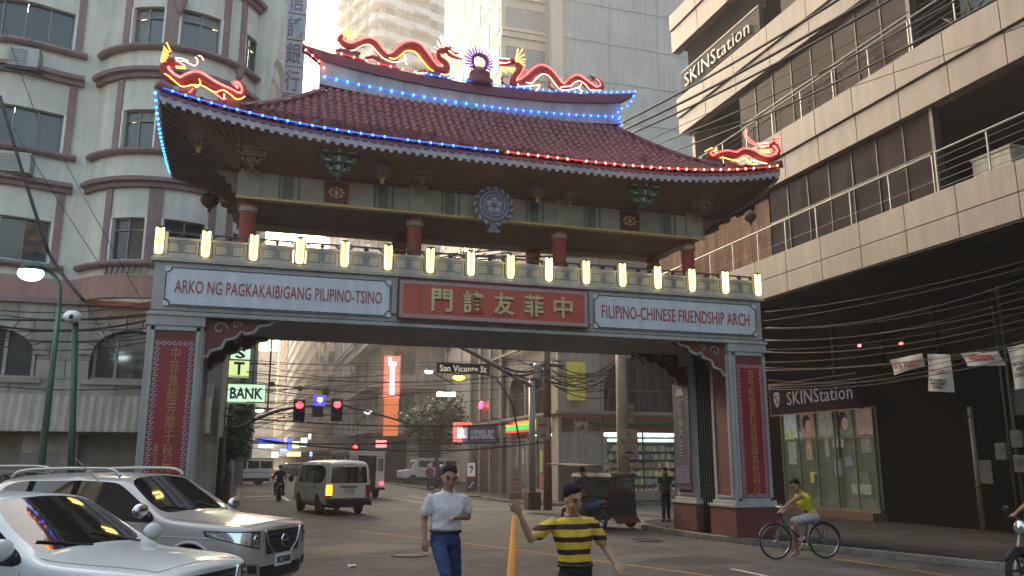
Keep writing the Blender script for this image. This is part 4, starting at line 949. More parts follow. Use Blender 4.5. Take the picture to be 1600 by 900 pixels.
for c, h, s0, s1 in arcs:
    for k in range(9):
        a0, a1 = math.pi*k/9+.012, math.pi*(k+1)/9-.012; poly = []
        for a in (a0, (a0+a1)/2, a1): poly.append((c+math.cos(a)*h*.98, s1+math.sin(a)*.70))
        for a in (a1, (a0+a1)/2, a0): poly.append((c+math.cos(a)*(h+.30), s1+math.sin(a)*1.02))
        mb = MB(); mb.prism(poly, (0, BY-.05, 0), XA, ZA, (0,.45,0)); put('arch_stone', mb, M['stone'], lb)
    fr = MB(); 
    for x in (c-h+.03, c-.46, c+.38, c+h-.11): fr.box(x, x+.08, BY+.22, BY+.3, s0, s1+.6)
    fr.box(c-h, c+h, BY+.2, BY+.32, s0-.0, s0+.08); w_ = put('window', fr, M['stone'], lb)
    for i in range(3):
        g_ = MB(); a = c-h+i*h*2/3; poly = [(a, s0), (a+h*2/3, s0)]+[(a+h*2/3*(1-q/6), s1+math.sqrt(max(0, 1-((a+h*2/3*(1-q/6)-c)/h)**2))*.70) for q in range(7)]
        g_.prism(poly, (0, BY+.27, 0), XA, ZA, (0,.01,0)); put('pane', g_, M['glassd'], w_)
    mb = MB(); mb.box(c-h-.2, c+h+.2, BY-.08, BY+.1, s0-.12, s0); put('stone_sill', mb, M['stone'], lb)
mb = MB(); mb.box(-16, -.62, BY+.42, BY+.5, .12, 6.05); mb.box(-1.5, -.62, BY+.1, 48, .12, 6.02); put('base_wall', mb, M['stone'], lb)
mb = MB(); mb.box(-16, -.4, BY-.12, BY+.45, 5.9, 6.06); put('base_cornice', mb, M['mauve'], lb, bevel=.02)
for x0, x1 in ((-16.5,-9.9), (-5.24,-3.98), (-2.5,-.65)):
    for k in range(5):
        mb = MB(); mb.box(x0+.0, x1, BY, BY+.4, .12+k*.485, .595+k*.485); put('stone', mb, M['stone'], lb)
mb = MB(); mb.box(-9.9, -.5, BY+1.8, BY+1.9, .12, 2.55); put('shop_back_wall', mb, M['darkvoid'], lb)
aw = MB(); vs = []; n = 150
for i in range(n+1):
    x = -16+15.2*i/n; d = .035 if i % 2 else 0; vs += [(x, BY-.62+d, 2.60), (x, BY-.40+d, 3.50)]
aw.add(vs, [(2*i, 2*i+2, 2*i+3, 2*i+1) for i in range(n)]); put('corrugated_awning', aw, M['awning'], lb, fix=False)
mb = MB(); mb.box(-16, -.8, BY-.36, BY, 3.48, 3.54); put('awning_top', mb, M['awning'], lb)
tb = MB(); tb.cyl((-6.6, BY+.5, 2.32), (-5.6, BY+.5, 2.32), .03, n=8); fl = thing('fluorescent_lamp', 'white fluorescent tube glowing in the dark shop opening at the far left', 'lamp', (-6.1, BY+.5, 2.32)); put('tube', tb, M['tubew'], fl)
mb = MB(); mb.box(-6.65, -5.55, BY+.46, BY+.54, 2.36, 2.4); put('fitting', mb, M['white'], fl)
for (u, v, Y, lab) in ((36, 88, 23.6, 'grey air conditioner box on the topmost visible ledge, far left'), (22, 252, 23.6, 'grey air conditioner box on the middle ledge, far left')):
    p = atY(u, v, Y); t = thing('air_conditioner', lab, 'air conditioner', tuple(p), 0, 'air conditioners on the cream building')
    mb = MB(); mb.box(p.x-.38, p.x+.38, Y, Y+.6, p.z-.28, p.z+.28); put('casing', mb, M['steel'], t, bevel=.02)
    for k in range(6): mb = MB(); mb.box(p.x-.33, p.x+.1, Y-.012, Y-.001, p.z-.22+k*.075, p.z-.18+k*.075); put('louvre', mb, M['winframe'], t)
    mb = MB(); mb.box(p.x-.42, p.x+.42, Y+.02, Y+.6, p.z-.34, p.z-.285); put('bracket_shelf', mb, M['darksteel'], t)

# ---------------- tan layered commercial building, right (facade plane X = 15)
RX = 15.0
rb = thing('layered_tan_building', 'tan panelled building with stacked balcony bands over a dark ground floor', 'building', (20, 18, 0))
YN, YF = 3.0, 26.0
def fband(z0, z1, yn, yf, out=0.0, thick=.35, pitch=1.55, name='facade_panel', mt=None):
    n = int(round((yf-yn)/pitch)); w_ = (yf-yn)/n
    for i in range(n):
        mb = MB(); mb.box(RX-out, RX-out+thick, yn+i*w_+.008, yn+(i+1)*w_-.008, z0+.008, z1-.008); put(name, mb, mt or M['tan'], rb, bevel=.01)
fband(6.75, 7.33, YN, 29.5); fband(7.33, 8.0, YN, 29.5)
fband(10.12, 10.88, YN, YF); fband(10.90, 11.68, YN, YF, out=.06)
fband(13.92, 14.55, YN, YF, pitch=2.0); fband(14.57, 15.35, YN, YF, out=.06, pitch=2.0)
fband(17.4, 18.30, YN, YF+.3, pitch=2.0); fband(18.32, 18.98, YN, YF+.3, out=.06, pitch=2.0); fband(21.3, 22.6, YN, YF+.3, pitch=2.0)
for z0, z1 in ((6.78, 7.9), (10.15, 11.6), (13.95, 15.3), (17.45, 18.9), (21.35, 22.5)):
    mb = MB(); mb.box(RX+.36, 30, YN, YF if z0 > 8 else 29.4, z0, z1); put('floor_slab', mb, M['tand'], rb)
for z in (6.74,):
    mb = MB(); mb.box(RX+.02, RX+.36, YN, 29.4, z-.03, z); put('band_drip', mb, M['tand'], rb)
# far end wall and interior darkness
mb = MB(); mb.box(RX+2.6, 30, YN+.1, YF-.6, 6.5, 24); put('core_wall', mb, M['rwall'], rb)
mb = MB(); mb.box(RX+.36, RX+3.0, YF-.5, YF-.3, 8.0, 24); put('end_wall', mb, M['tan'], rb)
# glazing between the bands
def glaze(z0, z1, y0, y1, n, x=RX+.20, mt=None):
    w_ = (y1-y0)/n
    for i in range(n):
        mb = MB(); t_ = random.uniform(-.008, .008); mb.add([(x+t_, y0+i*w_+.02, z0), (x-t_, y0+(i+1)*w_-.02, z0), (x-t_*.5, y0+(i+1)*w_-.02, z1), (x+t_, y0+i*w_+.02, z1)], [(3,2,1,0)]); put('glass_pane', mb, mt or M['rglass'], rb, fix=False)
        mb = MB(); mb.box(x-.03, x+.03, y0+i*w_-.018, y0+i*w_+.018, z0, z1); put('mullion', mb, M['darksteel'], rb)
    mb = MB(); mb.box(x-.025, x+.02, y0, y1, (z0+z1)/2-.02, (z0+z1)/2+.02); put('transom', mb, M['darksteel'], rb)
glaze(8.0, 10.12, 14.5, 21.0, 7, mt=M['rglass2']); glaze(11.68, 13.92, 14.85, 22.3, 8); glaze(15.35, 17.4, 14.9, 19.8, 5); glaze(18.98, 21.3, 12, 25.5, 9)
def rail(z0, y0, y1, n, h=.55, x=RX+.05):
    r_ = MB(); r_.cyl((x, y0, z0+h), (x, y1, z0+h), .025, n=6); put('handrail', r_, M['steel'], rb)
    r_ = MB()
    for k in range(n): r_.cyl((x, y0, z0+h*(k+.4)/(n+.3)), (x, y1, z0+h*(k+.4)/(n+.3)), .008, n=4)
    q = max(1, int((y1-y0)/1.3))
    for k in range(q+1): r_.box(x-.015, x+.015, y0+(y1-y0)*k/q-.015, y0+(y1-y0)*k/q+.015, z0, z0+h)
    put('rail_wires', r_, M['steel'], rb)
rail(8.0, YN, 14.4, 5, .95); rail(8.0, 14.5, 28.6, 1, .93); rail(11.68, YN, 14.7, 5, .9); rail(11.68, 14.8, YF, 4, .88); rail(15.35, YN, 14.8, 5, .9)
for q_ in ((14.40, 14.50, 8.0, 10.12), (14.72, 14.84, 11.68, 13.92)): mb = MB(); mb.box(RX+.1, RX+.32, *q_); put('end_post', mb, M['darksteel'], rb)
# pale balcony door behind plants, cream box
mb = MB(); mb.box(RX+1.6, RX+1.65, 12.9, 14.6, 11.7, 13.7); put('balcony_door', mb, mat('pale_balcony_door', (.42, .45, .52), .3, var=.2, scale=1), rb)
bx_ = thing('cream_crate', 'cream box standing on the dark balcony behind the railing', 'box', (15.6, 13.2, 8.0)); mb = MB(); mb.box(15.35, 15.9, 12.7, 13.7, 8.0, 8.5); put('crate_body', mb, M['awning'], bx_, bevel=.02); mb = MB(); mb.box(15.33, 15.92, 12.68, 13.72, 8.5, 8.56); put('lid', mb, M['awning'], bx_)
setorg(rb)
# rusty tin sheets closing the balcony past the arch
for i in range(22):
    y0 = 21.1+i*.36; h = 9.9+random.uniform(-.12, .12)-.012*i; mb = MB(); vs = []
    for k in range(7): vs += [(RX+.22+(.025 if k % 2 else 0), y0+.36*k/6, 8.02), (RX+.22+(.025 if k % 2 else 0), y0+.36*k/6, h)]
    mb.add(vs, [(2*k, 2*k+1, 2*k+3, 2*k+2) for k in range(6)]); put('tin_sheet', mb, M['tin'], rb, fix=False)
# ground floor, recessed at X = 18.5
GX_ = 18.5
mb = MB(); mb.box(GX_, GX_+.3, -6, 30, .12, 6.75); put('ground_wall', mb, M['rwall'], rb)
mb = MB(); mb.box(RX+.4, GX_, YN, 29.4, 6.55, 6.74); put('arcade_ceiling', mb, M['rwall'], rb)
sy1, sy0 = atX(1226, 700, GX_-.05).y, atX(1372, 700, GX_-.05).y
zt = atX(1300, 640, GX_-.05).z; zb_ = .42
mb = MB(); mb.box(GX_-.55, GX_-.01, sy0-.1, sy1+.1, .12, zb_-.06); put('shop_step', mb, mat('red_brown_step', (.14, .07, .05), .7, var=.2), rb)
for i, (a_, z_, w__, h_, c_) in enumerate(((.08,2.2,.5,.35,(.55,.6,.35)),(.10,1.35,.45,.8,(.35,.38,.34)),(.30,1.5,.30,.75,(.42,.30,.20)),(.33,.75,.34,.35,(.55,.55,.04)),(.36,.45,.25,.6,(.03,.04,.07)),(.50,1.6,.18,.9,(.30,.30,.26)),(.62,1.9,.5,.25,(.5,.5,.42)),(.60,1.0,.28,.5,(.30,.32,.36)),(.72,1.3,.35,.3,(.22,.2,.3)),(.82,.75,.8,.35,(.12,.14,.08)),(.82,.45,.85,.3,(.34,.36,.26)),(.90,1.7,.4,.5,(.2,.22,.18)),(.20,2.25,.25,.2,(.6,.6,.5)))):
    y_ = sy1-(sy1-sy0)*a_; mb = MB(); mb.box(GX_-.075-.002*i, GX_-.048, y_-w__/2, y_+w__/2, zb_+z_, zb_+z_+h_); put('window_display', mb, mat('display_%d' % i, c_, .6, var=.5, scale=7, emit=c_, estr=.05), rb)
mb = MB(); mb.box(GX_-.045, GX_-.002, sy0, sy1, zb_, zt); put('shop_backdrop', mb, mat('dim_shop_interior', (.07, .08, .055), .7, var=.5, scale=3.5, emit=(.45, .55, .28), estr=.012), rb)
npan = 5
posters = [((.32,.20,.16),'skin'),((.12,.16,.12),'x'),((.25,.24,.18),'y'),((.30,.18,.14),'z'),((.4,.46,.45),'w')]
for i in range(npan):
    a, b = sy0+(sy1-sy0)*i/npan, sy0+(sy1-sy0)*(i+1)/npan
    for z0, z1 in ((zb_, zt-.95), (zt-.9, zt)):
        mb = MB(); mb.quad((GX_-.12, a+.02, z0+.02), (GX_-.12, b-.02, z0+.02), (GX_-.12, b-.02, z1-.02), (GX_-.12, a+.02, z1-.02)); g_ = put('shop_window', mb, mat('shop_glass', (.5, .55, .5), .03, var=0, trans=.9, alpha=.25), rb, fix=False)
    fr = MB(); fr.box(GX_-.15, GX_-.09, a-.025, a+.025, zb_, zt); put('shop_mullion', fr, mat('shop_frame_olive', (.20, .20, .12), .5, metal=.3, var=.1), rb)
    pm_ = mat('poster_%d' % i, posters[i][0], .6, var=.55, scale=2.5+i*.4, emit=posters[i][0], estr=.10)
    mb = MB(); mb.box(GX_-.065, GX_-.05, a+.08, b-.08, zt-.86, zt-.04); po = put('poster', mb, pm_, rb)
    if i in (1, 3): # a face printed on the poster
        cy = (a+b)/2; mb = MB(); mb.ball((GX_-.07, cy, zt-.45), .22, 12, 8, (.04, .8, 1)); put('printed_face', mb, mat('printed_skin', (.55, .32, .22), .6, var=.1, emit=(.5,.3,.2), estr=.07), po); mb = MB(); mb.ball((GX_-.068, cy+.06, zt-.38), .29, 12, 8, (.03, .75, .95)); put('printed_hair', mb, M['hair'], po)
fr = MB(); fr.box(GX_-.15, GX_-.09, sy0, sy1, zt-.95, zt-.9); fr.box(GX_-.15, GX_-.09, sy0, sy1, zb_-.06, zb_); fr.box(GX_-.15, GX_-.09, sy0-.03, sy0+.03, zb_, zt); fr.box(GX_-.15, GX_-.09, sy1-.03, sy1+.03, zb_, zt); put('shop_frame', fr, mat('shop_frame_olive', (.2,.2,.12)), rb)
ssn = thing('shop_sign', 'dark purple shop sign with pale lettering above the glass storefront', 'sign', (GX_-.6, (sy0+sy1)/2+.3, 4))
A = [atX(u, v, GX_-.55) for u, v in ((1203,655),(1337,632),(1337,583),(1203,602))]
yl, yr = (A[0].y+A[3].y)/2, (A[1].y+A[2].y)/2; zl, zh = (A[0].z+A[1].z)/2, (A[2].z+A[3].z)/2
mb = MB(); mb.box(GX_-.52, GX_-.30, yr, yl, zl, zh); put('sign_board', mb, M['purple'], ssn, bevel=.01)
fr = MB(); fr.box(GX_-.54, GX_-.525, yr-.03, yl+.03, zh-.01, zh+.03); fr.box(GX_-.54, GX_-.525, yr-.03, yl+.03, zl-.03, zl+.01); fr.box(GX_-.54, GX_-.525, yl, yl+.03, zl, zh); put('sign_edge', fr, mat('sign_edge', (.35, .16, .14), .5), ssn)
lettering('SKINStation', (GX_-.52, (yl+yr)/2-.38, (zl+zh)/2), -YA, ZA, (yl-yr)*.74, (zh-zl)*.42, M['purplel'], ssn, spacing=1.05)
mb = MB(); mb.prism([(-.16,.2),(-.08,.27),(.08,.27),(.16,.2),(.17,0),(.09,-.2),(0,-.28),(-.09,-.2),(-.17,0)], (GX_-.525, yl-.38, (zl+zh)/2), -YA, ZA, (-.01,0,0)); put('shield_emblem', mb, M['purplel'], ssn)
mb = MB(); mb.tube([Vector((GX_-.55, yl-.38+a, (zl+zh)/2+b)) for a, b in ((-.07,.12),(.03,.15),(.07,.08),(-.05,-.02),(-.06,-.10),(.03,-.15))], .014, n=5); put('emblem_stroke', mb, M['purple'], ssn)
us = thing('upper_shop_sign', 'dark shop sign with pale lettering under the top balcony band', 'sign', (RX, 23.3, 15.6))
mb = MB(); mb.box(RX-.02, RX+.15, 20.6, 25.6, 15.42, 16.25); put('sign_board', mb, mat('dark_brown_board', (.05, .042, .04), .7, spec=.1), us)
lettering('SKINStation', (RX-.02, 23.2, 15.80), -YA, ZA, 4.2, .52, mat('upper_sign_letters', (.26, .235, .21), .5), us, spacing=1.05, depth=.06)
mb = MB(); mb.box(RX-.04, RX-.022, 20.6, 25.6, 16.22, 16.28); put('sign_edge', mb, M['tan'], us)
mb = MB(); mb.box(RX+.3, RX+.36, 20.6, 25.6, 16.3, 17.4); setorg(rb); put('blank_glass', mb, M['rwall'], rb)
# roller shutters
for y0, y1 in ((3.5, 10.7), (11.0, 15.6)):
    sh = []
    for k in range(24):
        mb = MB(); mb.box(GX_-.10, GX_-.05+.0, y0, y1, .15+k*.16, .29+k*.16); put('shutter_slat', mb, M['shutter'], rb, bevel=.02)
    mb = MB(); mb.box(GX_-.16, GX_-.02, y0-.15, y1+.15, 4.0, 4.45); put('shutter_box', mb, M['rwall'], rb)
pl_ = thing('downpipe', 'pale pipe leaning against the dark roller shutters', 'pipe', tuple(atX(1541, 810, GX_-.3))); a, b = atX(1515, 636, GX_-.3), atX(1539, 805, GX_-.3); b.y = a.y-.02
mb = MB(); mb.cyl(a, Vector((a.x, a.y, .13)), .06, n=10); put('pipe', mb, mat('pale_pipe', (.16, .14, .10), .6, var=.2), pl_, smooth=True); mb = MB(); 
for z in (1.2, 3.0): mb.box(a.x-.08, a.x+.2, a.y-.09, a.y+.09, z, z+.05)
put('pipe_clip', mb, M['darksteel'], pl_, kind='stuff')

# ---------------- convenience store corner building
sb = thing('store_corner_building', 'brown grey corner building with arched upper windows over a lit convenience store', 'building', (20, 44, 0))
smat = mat('brown_grey_stucco', (.34, .29, .24), .85, var=.1, scale=1.2, bump=.15, streak=.25, dirt=.25)
SX, SY = 13.9, 36.0
SPx = Path([(SX, 52.0), (SX, SY+.01)]); SPy = Path([(SX+.01, SY), (34, SY)])
def u_(y): return 52.0-y
# ground openings and upper arches
opx = [(u_(43.3), u_(40.9), .55, 3.25), (u_(40.6), u_(36.9), .55, 3.25)]; opx2 = [(u_(43.4), u_(40.6), 4.2, 6.4), (u_(39.9), u_(36.9), 4.2, 6.4)]
wall(SPx, 0, SPx.len, .12, 13, opx+opx2+[(u_(50.9), u_(44.2), .13, 3.2)], smat, sb, depth=.3, step=5)
opy = [(2.2, 6.3, .55, 3.25), (7.2, 12, .55, 3.25)]; opy2 = [(2.1, 6.1, 4.2, 6.9), (7.2, 11.2, 4.2, 6.9)]
wall(SPy, 0, 20, .12, 13, opy+opy2, smat, sb, depth=.3, step=5)
mb = MB(); mb.box(SX-.12, SX+2.0, SY-.12, SY+.0-.004, .12, 13); mb.box(SX-.12, SX-.004, SY, SY+.75, .12, 13); put('corner_column', mb, mat('pale_column_plaster', (.36, .31, .26), .85, var=.08, streak=.2), sb)
mb = MB(); mb.box(SX-.16, SX+2.04, SY-.16, SY-.125, .12, 1.7); put('column_base', mb, mat('dark_base_tiles', (.12, .09, .08), .6, var=.2), sb)
def arch_fill(o, ax, along, sgn, z0, zs_, ztop, half, c):
    # pale arch ring and dark glazing with swept bars
    P = (lambda a, d: Vector((ax+d, c+sgn*a, 0))) if along == 'y' else (lambda a, d: Vector((c+a, ax+d, 0)))
    n = 14; ring_o = [(half*math.cos(math.pi*i/n), zs_+(ztop-zs_)*math.sin(math.pi*i/n)) for i in range(n+1)]
    mb = MB()
    for i in range(n):
        (a0, b0), (a1, b1) = ring_o[i], ring_o[i+1]; k0, k1 = Vector((a0, b0, 0)), Vector((a1, b1, 0))
        mb.beam(P(a0, -.06)+Vector((0,0,b0)), P(a1, -.06)+Vector((0,0,b1)), .16, .16)
    for s_ in (-1, 1): mb.beam(P(s_*half, -.06)+Vector((0,0,z0)), P(s_*half, -.06)+Vector((0,0,zs_)), .16, .16)
    put('arch_surround', mb, smat, sb)
    # corner infill above the arch
    for s_ in (-1, 1):
        poly = [(s_*half, zs_)]+[(s_*half*math.cos(math.pi*i/16), zs_+(ztop-zs_)*math.sin(math.pi*i/16)) for i in range(9)]+[(0, ztop+.05), (s_*(half+.02), ztop+.05)]
        mb = MB(); mb.add([P(a, .05)+Vector((0,0,b)) for a, b in poly]+[P(a, .12)+Vector((0,0,b)) for a, b in poly], [tuple(range(len(poly))), tuple(range(2*len(poly)-1, len(poly)-1, -1))]); put('arch_spandrel', mb, smat, sb, fix=False)
    g_ = MB(); q = [P(a, .2)+Vector((0,0,b)) for a, b in ((-half,z0),(half,z0),(half,ztop),(-half,ztop))]; g_.quad(*q); fr = put('window', g_, M['glassd'], sb, fix=False)
    bars = MB()
    for k in range(-3, 4):
        a = k*half/3.6; h = zs_+(ztop-zs_)*math.sqrt(max(0, 1-(a/half)**2)); bars.beam(P(a, .15)+Vector((0,0,z0)), P(a*.8, .15)+Vector((0,0,h)), .05, .05)
    bars.beam(P(-half, .15)+Vector((0,0,zs_)), P(half, .15)+Vector((0,0,zs_)), .05, .07)
    put('window_bars', bars, mat('bronze_bars', (.12, .09, .07), .6), fr)
arch_fill(0, SX, 'y', -1, 4.2, 5.4, 6.4, 1.4, 42.0); arch_fill(0, SX, 'y', -1, 4.2, 5.4, 6.4, 1.5, 38.4)
arch_fill(0, SY, 'x', 1, 4.2, 5.2, 6.9, 2.0, SX+4.1); arch_fill(0, SY, 'x', 1, 4.2, 5.2, 6.9, 2.0, SX+9.2)
for z, d in ((4.05, .16), (7.6, .2), (3.98, .1)):
    mb = MB(); mb.box(SX-.12-d, 34, SY-.12-d, SY-.125, z, z+.12); mb.box(SX-.12-d, SX-.125, SY-.12, 52, z, z+.12); put('string_course', mb, smat, sb)
# fascia in orange, green and red
def stripes(axis, a, b, z, lit):
    e = .22 if lit else .05
    cols = [('orange', (.75,.22,.05), (1,.30,.05), .17), ('green', (.02,.34,.07), (.02,.55,.10), .22), ('red', (.5,.05,.04), (.7,.06,.04), .13)]
    zz = z+.52
    t = thing('store_fascia', ('lit' if lit else 'unlit')+' orange, green and red striped fascia '+('on the street side of the convenience store' if axis == 'y' else 'on the front of the convenience store'), 'shop fascia', ((SX-.2, (a+b)/2, z) if axis == 'y' else ((a+b)/2, SY-.2, z)))
    for nm, c, ec_, h in cols:
        m = mat('fascia_'+nm+('_lit' if lit else '_dim'), c if lit else tuple(q*.13 for q in c), .4, var=.05, emit=ec_, estr=(.4 if lit else .004)); zz -= h
        mb = MB()
        if axis == 'y': mb.box(SX-.22, SX-.005, a, b, zz, zz+h-.008)
        else: mb.box(a, b, SY-.22, SY-.005, zz, zz+h-.008)
        put('stripe', mb, m, t)
    return t
stripes('y', 36.8, 43.6, 3.38, True); stripes('x', SX+2.1, SX+12.2, 3.42, False)
lg = thing('store_logo_sign', 'row of three striped logo plates on the pale corner column', 'sign', (SX+1, SY-.2, 3.6))
for cx in (SX+.33, SX+1.65):
    for q, (c, h) in enumerate((('fascia_orange_dim', .17), ('fascia_green_dim', .26), ('fascia_red_dim', .17))):
        mb = MB(); z = [3.72, 3.45, 3.27][q]; mb.box(cx-.28, cx+.28, SY-.22, SY-.125, z, z+h); put('stripe', mb, mat('logo_red' if q != 1 else 'logo_green', (.15,.03,.025) if q != 1 else (.025,.04,.025), .5), lg)
mb = MB(); mb.prism([(-.3,.30),(.3,.30),(.3,.18),(.05,-.3),(-.12,-.3),(.12,.12),(-.3,.12)], (SX+1.0, SY-.2, 3.62), XA, ZA, (0,-.02,0)); put('numeral', mb, mat('logo_red'  , (.3,.06,.05)), lg)
lettering('ELEVEn', (SX+1.0, SY-.222, 3.58), XA, ZA, .6, .13, M['white'], lg)
# glazing, lit interior, shelves
sg = mat('store_glass', (.9, .95, .95), .02, var=0, trans=1, alpha=.12)
stw = mat('store_interior_white', (.42, .46, .43), .7, var=.1)
mb = MB(); mb.box(SX+.35, 27, 43.9, 44.0, .12, 3.3); mb.box(27, 27.1, SY+.35, 44, .12, 3.3); mb.box(SX+.35, 27, SY+.35, 44, 3.3, 3.36); mb.box(SX+.35, 27, SY+.35, 44, .12, .14); put('store_interior', mb, stw, sb)
for y in (37.6, 39.6, 41.6):
    t = thing('store_ceiling_light', 'white strip light on the store ceiling, %s row' % {37.6: 'front', 39.6: 'middle', 41.6: 'rear'}[y], 'lamp', (18, y, 3.2), 0, 'strip lights inside the convenience store')
    mb = MB(); mb.box(SX+.8, 24, y-.07, y+.07, 3.2, 3.24); put('diffuser', mb, M['tubew'], t); mb = MB(); mb.box(SX+.78, 24.02, y-.09, y+.09, 3.245, 3.28); put('housing', mb, M['white'], t)
rr = random.Random(11)
prodm = [mat('goods_%d' % i, c, .5, var=.1, emit=c, estr=.10) for i, c in enumerate(((.30,.34,.30),(.08,.16,.07),(.24,.22,.10),(.16,.08,.06),(.07,.09,.13),(.18,.24,.19)))]  # faint emission on the packs stands in for store lighting
def shelf(x0, x1, y, label):
    t = thing('display_cooler', label, 'shelf', ((x0+x1)/2, y, .14))
    mb = MB(); 
    for k in range(7): mb.box(x0, x1, y-.02, y+.4, .35+k*.40, .37+k*.40)
    mb.box(x0, x1, y+.41, y+.45, .14, 3.1); mb.box(x0-.04, x0, y, y+.4, .14, 3.1); mb.box(x1, x1+.04, y, y+.4, .14, 3.1); put('shelf_frame', mb, mat('shelf_grey', (.12,.13,.12), .6), t)
    mb = MB(); mb.box(x0, x1, y-.02, y+.05, 2.84, 2.95); put('light_header', mb, mat('header_light', (.9,1,.95), .4, emit=(.75,1,.92), estr=.9), t)
    gm = MB(); 
    for k in range(6):
        x = x0+.05
        while x < x1-.05:
            w_ = rr.uniform(.07, .13); h = rr.uniform(.18, .32); gm.cur = rr.randrange(6) if rr.random() < .5 else (k % 6); gm.box(x, x+w_*.85, y+.02, y+.12, .37+k*.40, .37+k*.40+h); x += w_
    put('goods', gm, prodm, t, kind='stuff')
shelf(17.0, 20.6, 37.6, 'tall lit cooler of bottles and packs seen through the store front window')
shelf(21.0, 25.2, 37.9, 'second lit cooler further right inside the store')
for k, (y0, y1) in enumerate(((40.9,42.1),(42.15,43.3),(36.9,38.1),(38.15,39.3),(39.35,40.6))):
    mb = MB(); mb.quad((SX+.1, y1, .57), (SX+.1, y0, .57), (SX+.1, y0, 3.23), (SX+.1, y1, 3.23)); setorg(sb); put('store_window', mb, sg, sb, fix=False)
    mb = MB(); mb.box(SX+.06, SX+.14, y0-.04, y0+.02, .55, 3.25); put('store_mullion', mb, M['darksteel'], sb)
for x0, x1 in ((SX+2.2,SX+4.2),(SX+4.25,SX+6.3),(SX+7.2,SX+9.6),(SX+9.65,SX+12)):
    mb = MB(); mb.quad((x0, SY+.1, .57), (x1, SY+.1, .57), (x1, SY+.1, 3.23), (x0, SY+.1, 3.23)); put('store_window', mb, sg, sb, fix=False); mb = MB(); mb.box(x0-.03, x0+.03, SY+.06, SY+.14, .55, 3.25); put('store_mullion', mb, M['darksteel'], sb)
for i, (y, z, h, c, w_) in enumerate(((37.5,.7,.6,(.45,.07,.06),.8),(38.7,1.4,1.0,(.5,.45,.1),.35),(38.6,.65,.6,(.45,.07,.06),.7),(41.5,1.7,.8,(.4,.42,.38),.3),(42.6,1.1,1.0,(.25,.3,.28),.3),(40.2,.65,.6,(.42,.07,.06),.5),(37.4,1.6,.9,(.55,.6,.55),.3))):
    mb = MB(); mb.box(SX+.06, SX+.085, y-w_/2, y+w_/2, z, z+h); put('window_poster', mb, mat('store_poster_%d' % i, c, .6, var=.4, scale=8), sb)
# counter and fittings so that the room reads as a shop
mb = MB(); mb.box(15.2, 16.0, 39, 43, .14, 1.1); mb.box(14.9, 17, 41.2, 41.5, .14, 2.0); put('store_counter', mb, mat('counter_grey', (.3,.32,.3), .5, var=.2), sb)
for y in (37.2, 38.4, 42.3): 
    gm = MB()
    for k in range(5):
        x = 14.9
        while x < 16.8:
            gm.cur = rr.randrange(6); w_ = rr.uniform(.08,.16); gm.box(x, x+w_*.9, y, y+.3, .4+k*.36, .4+k*.36+rr.uniform(.15,.3)); x += w_
    put('shelf_goods', gm, prodm, sb, kind='stuff')
# shuttered shop beyond, its signs
mb = MB(); mb.box(SX+.15, SX+.2, 44.2, 50.9, .12, 3.2); put('closed_shutter', mb, mat('brown_shutter', (.10, .075, .065), .6, var=.15, streak=.2), sb)
for k in range(14): mb = MB(); mb.box(SX+.11, SX+.15, 44.2, 50.9, .15+k*.22, .34+k*.22); put('shutter_slat', mb, mat('brown_shutter', (.1,.075,.065)), sb)
# grey glazed facade above it
mb = MB(); mb.box(SX-.15, SX-.02, 44.6, 51, 4.3, 9.5); put('upper_glazing', mb, mat('dull_green_glazing', (.17, .18, .14), .25, var=.25, scale=.7), sb)
for y in (44.5, 46.6, 48.8, 51): mb = MB(); mb.box(SX-.28, SX-.155, y-.15, y+.15, .12, 13); put('pilaster', mb, smat, sb)
mb = MB(); mb.box(SX+.35, 34, SY+.35, 52, 3.4, 12.8); put('building_core', mb, M['rwall'], sb)
def board(name, label, Y, px, py, m, txt=None, tm=None, thick=.25, catg='sign', th=.5, tw=.85, edge=None, depth=.02):
    (u0, u1), (v0, v1) = px, py; a = atY(u0, (v0+v1)/2, Y); b = atY(u1, (v0+v1)/2, Y); zt_ = atY((u0+u1)/2, v0, Y).z; zb2 = atY((u0+u1)/2, v1, Y).z
    t = thing(name, label, catg, ((a.x+b.x)/2, Y, zb2)); mb = MB(); mb.box(a.x, b.x, Y, Y+thick, zb2, zt_); put('sign_box', mb, m, t, bevel=.01)
    if edge: put('sign_edge', outline(a.x, b.x, zb2, zt_, Y, .03, .02), edge, t)
    if txt:
        for q, (s_, cy, hh, ww) in enumerate(txt): lettering(s_, ((a.x+b.x)/2, Y-.001, zb2+(zt_-zb2)*cy), XA, ZA, (b.x-a.x)*ww, (zt_-zb2)*hh, tm, t, depth=depth, bold=.03 if len(s_) < 5 else 0.0)
    return t, a.x, b.x, zb2, zt_
t, a, b, c, d = board('projecting_sign', 'tall yellow projecting sign with two columns of letters on the pale corner column', SY-.7, (889, 915), (566, 625), mat('yellow_sign', (.42, .36, .05), .5, var=.1, emit=(.5,.42,.06), estr=.06))
lettering('C\nO\nO\nL\nB', (a+(b-a)*.3, SY-.7, (c+d)/2-.05), XA, ZA, .18, (d-c)*.85, mat('sign_pale_letters', (.5,.52,.5), .5), t, line=.95)
lettering('J\nC\nE\nC\nS', (a+(b-a)*.72, SY-.7, (c+d)/2-.05), XA, ZA, .18, (d-c)*.85, mat('sign_orange_letters', (.5,.25,.08), .5), t, line=.95)
t, a, b, c, d = board('power_shop_sign', 'slanting dark violet shop sign reading POWER beside the red sign', 45.2, (731, 776), (664, 694), mat('violet_sign', (.05,.04,.13), .5, var=.1), [('Δ POWER-ARC', .52, .5, .8)], mat('violet_sign_letters', (.4,.38,.5), .5, emit=(.4,.38,.5), estr=.1), 1.2)
mb = MB(); mb.box(a-.02, b+.02, 45.15, 45.24, c-.12, c); put('sign_tray', mb, M['steel'], t)
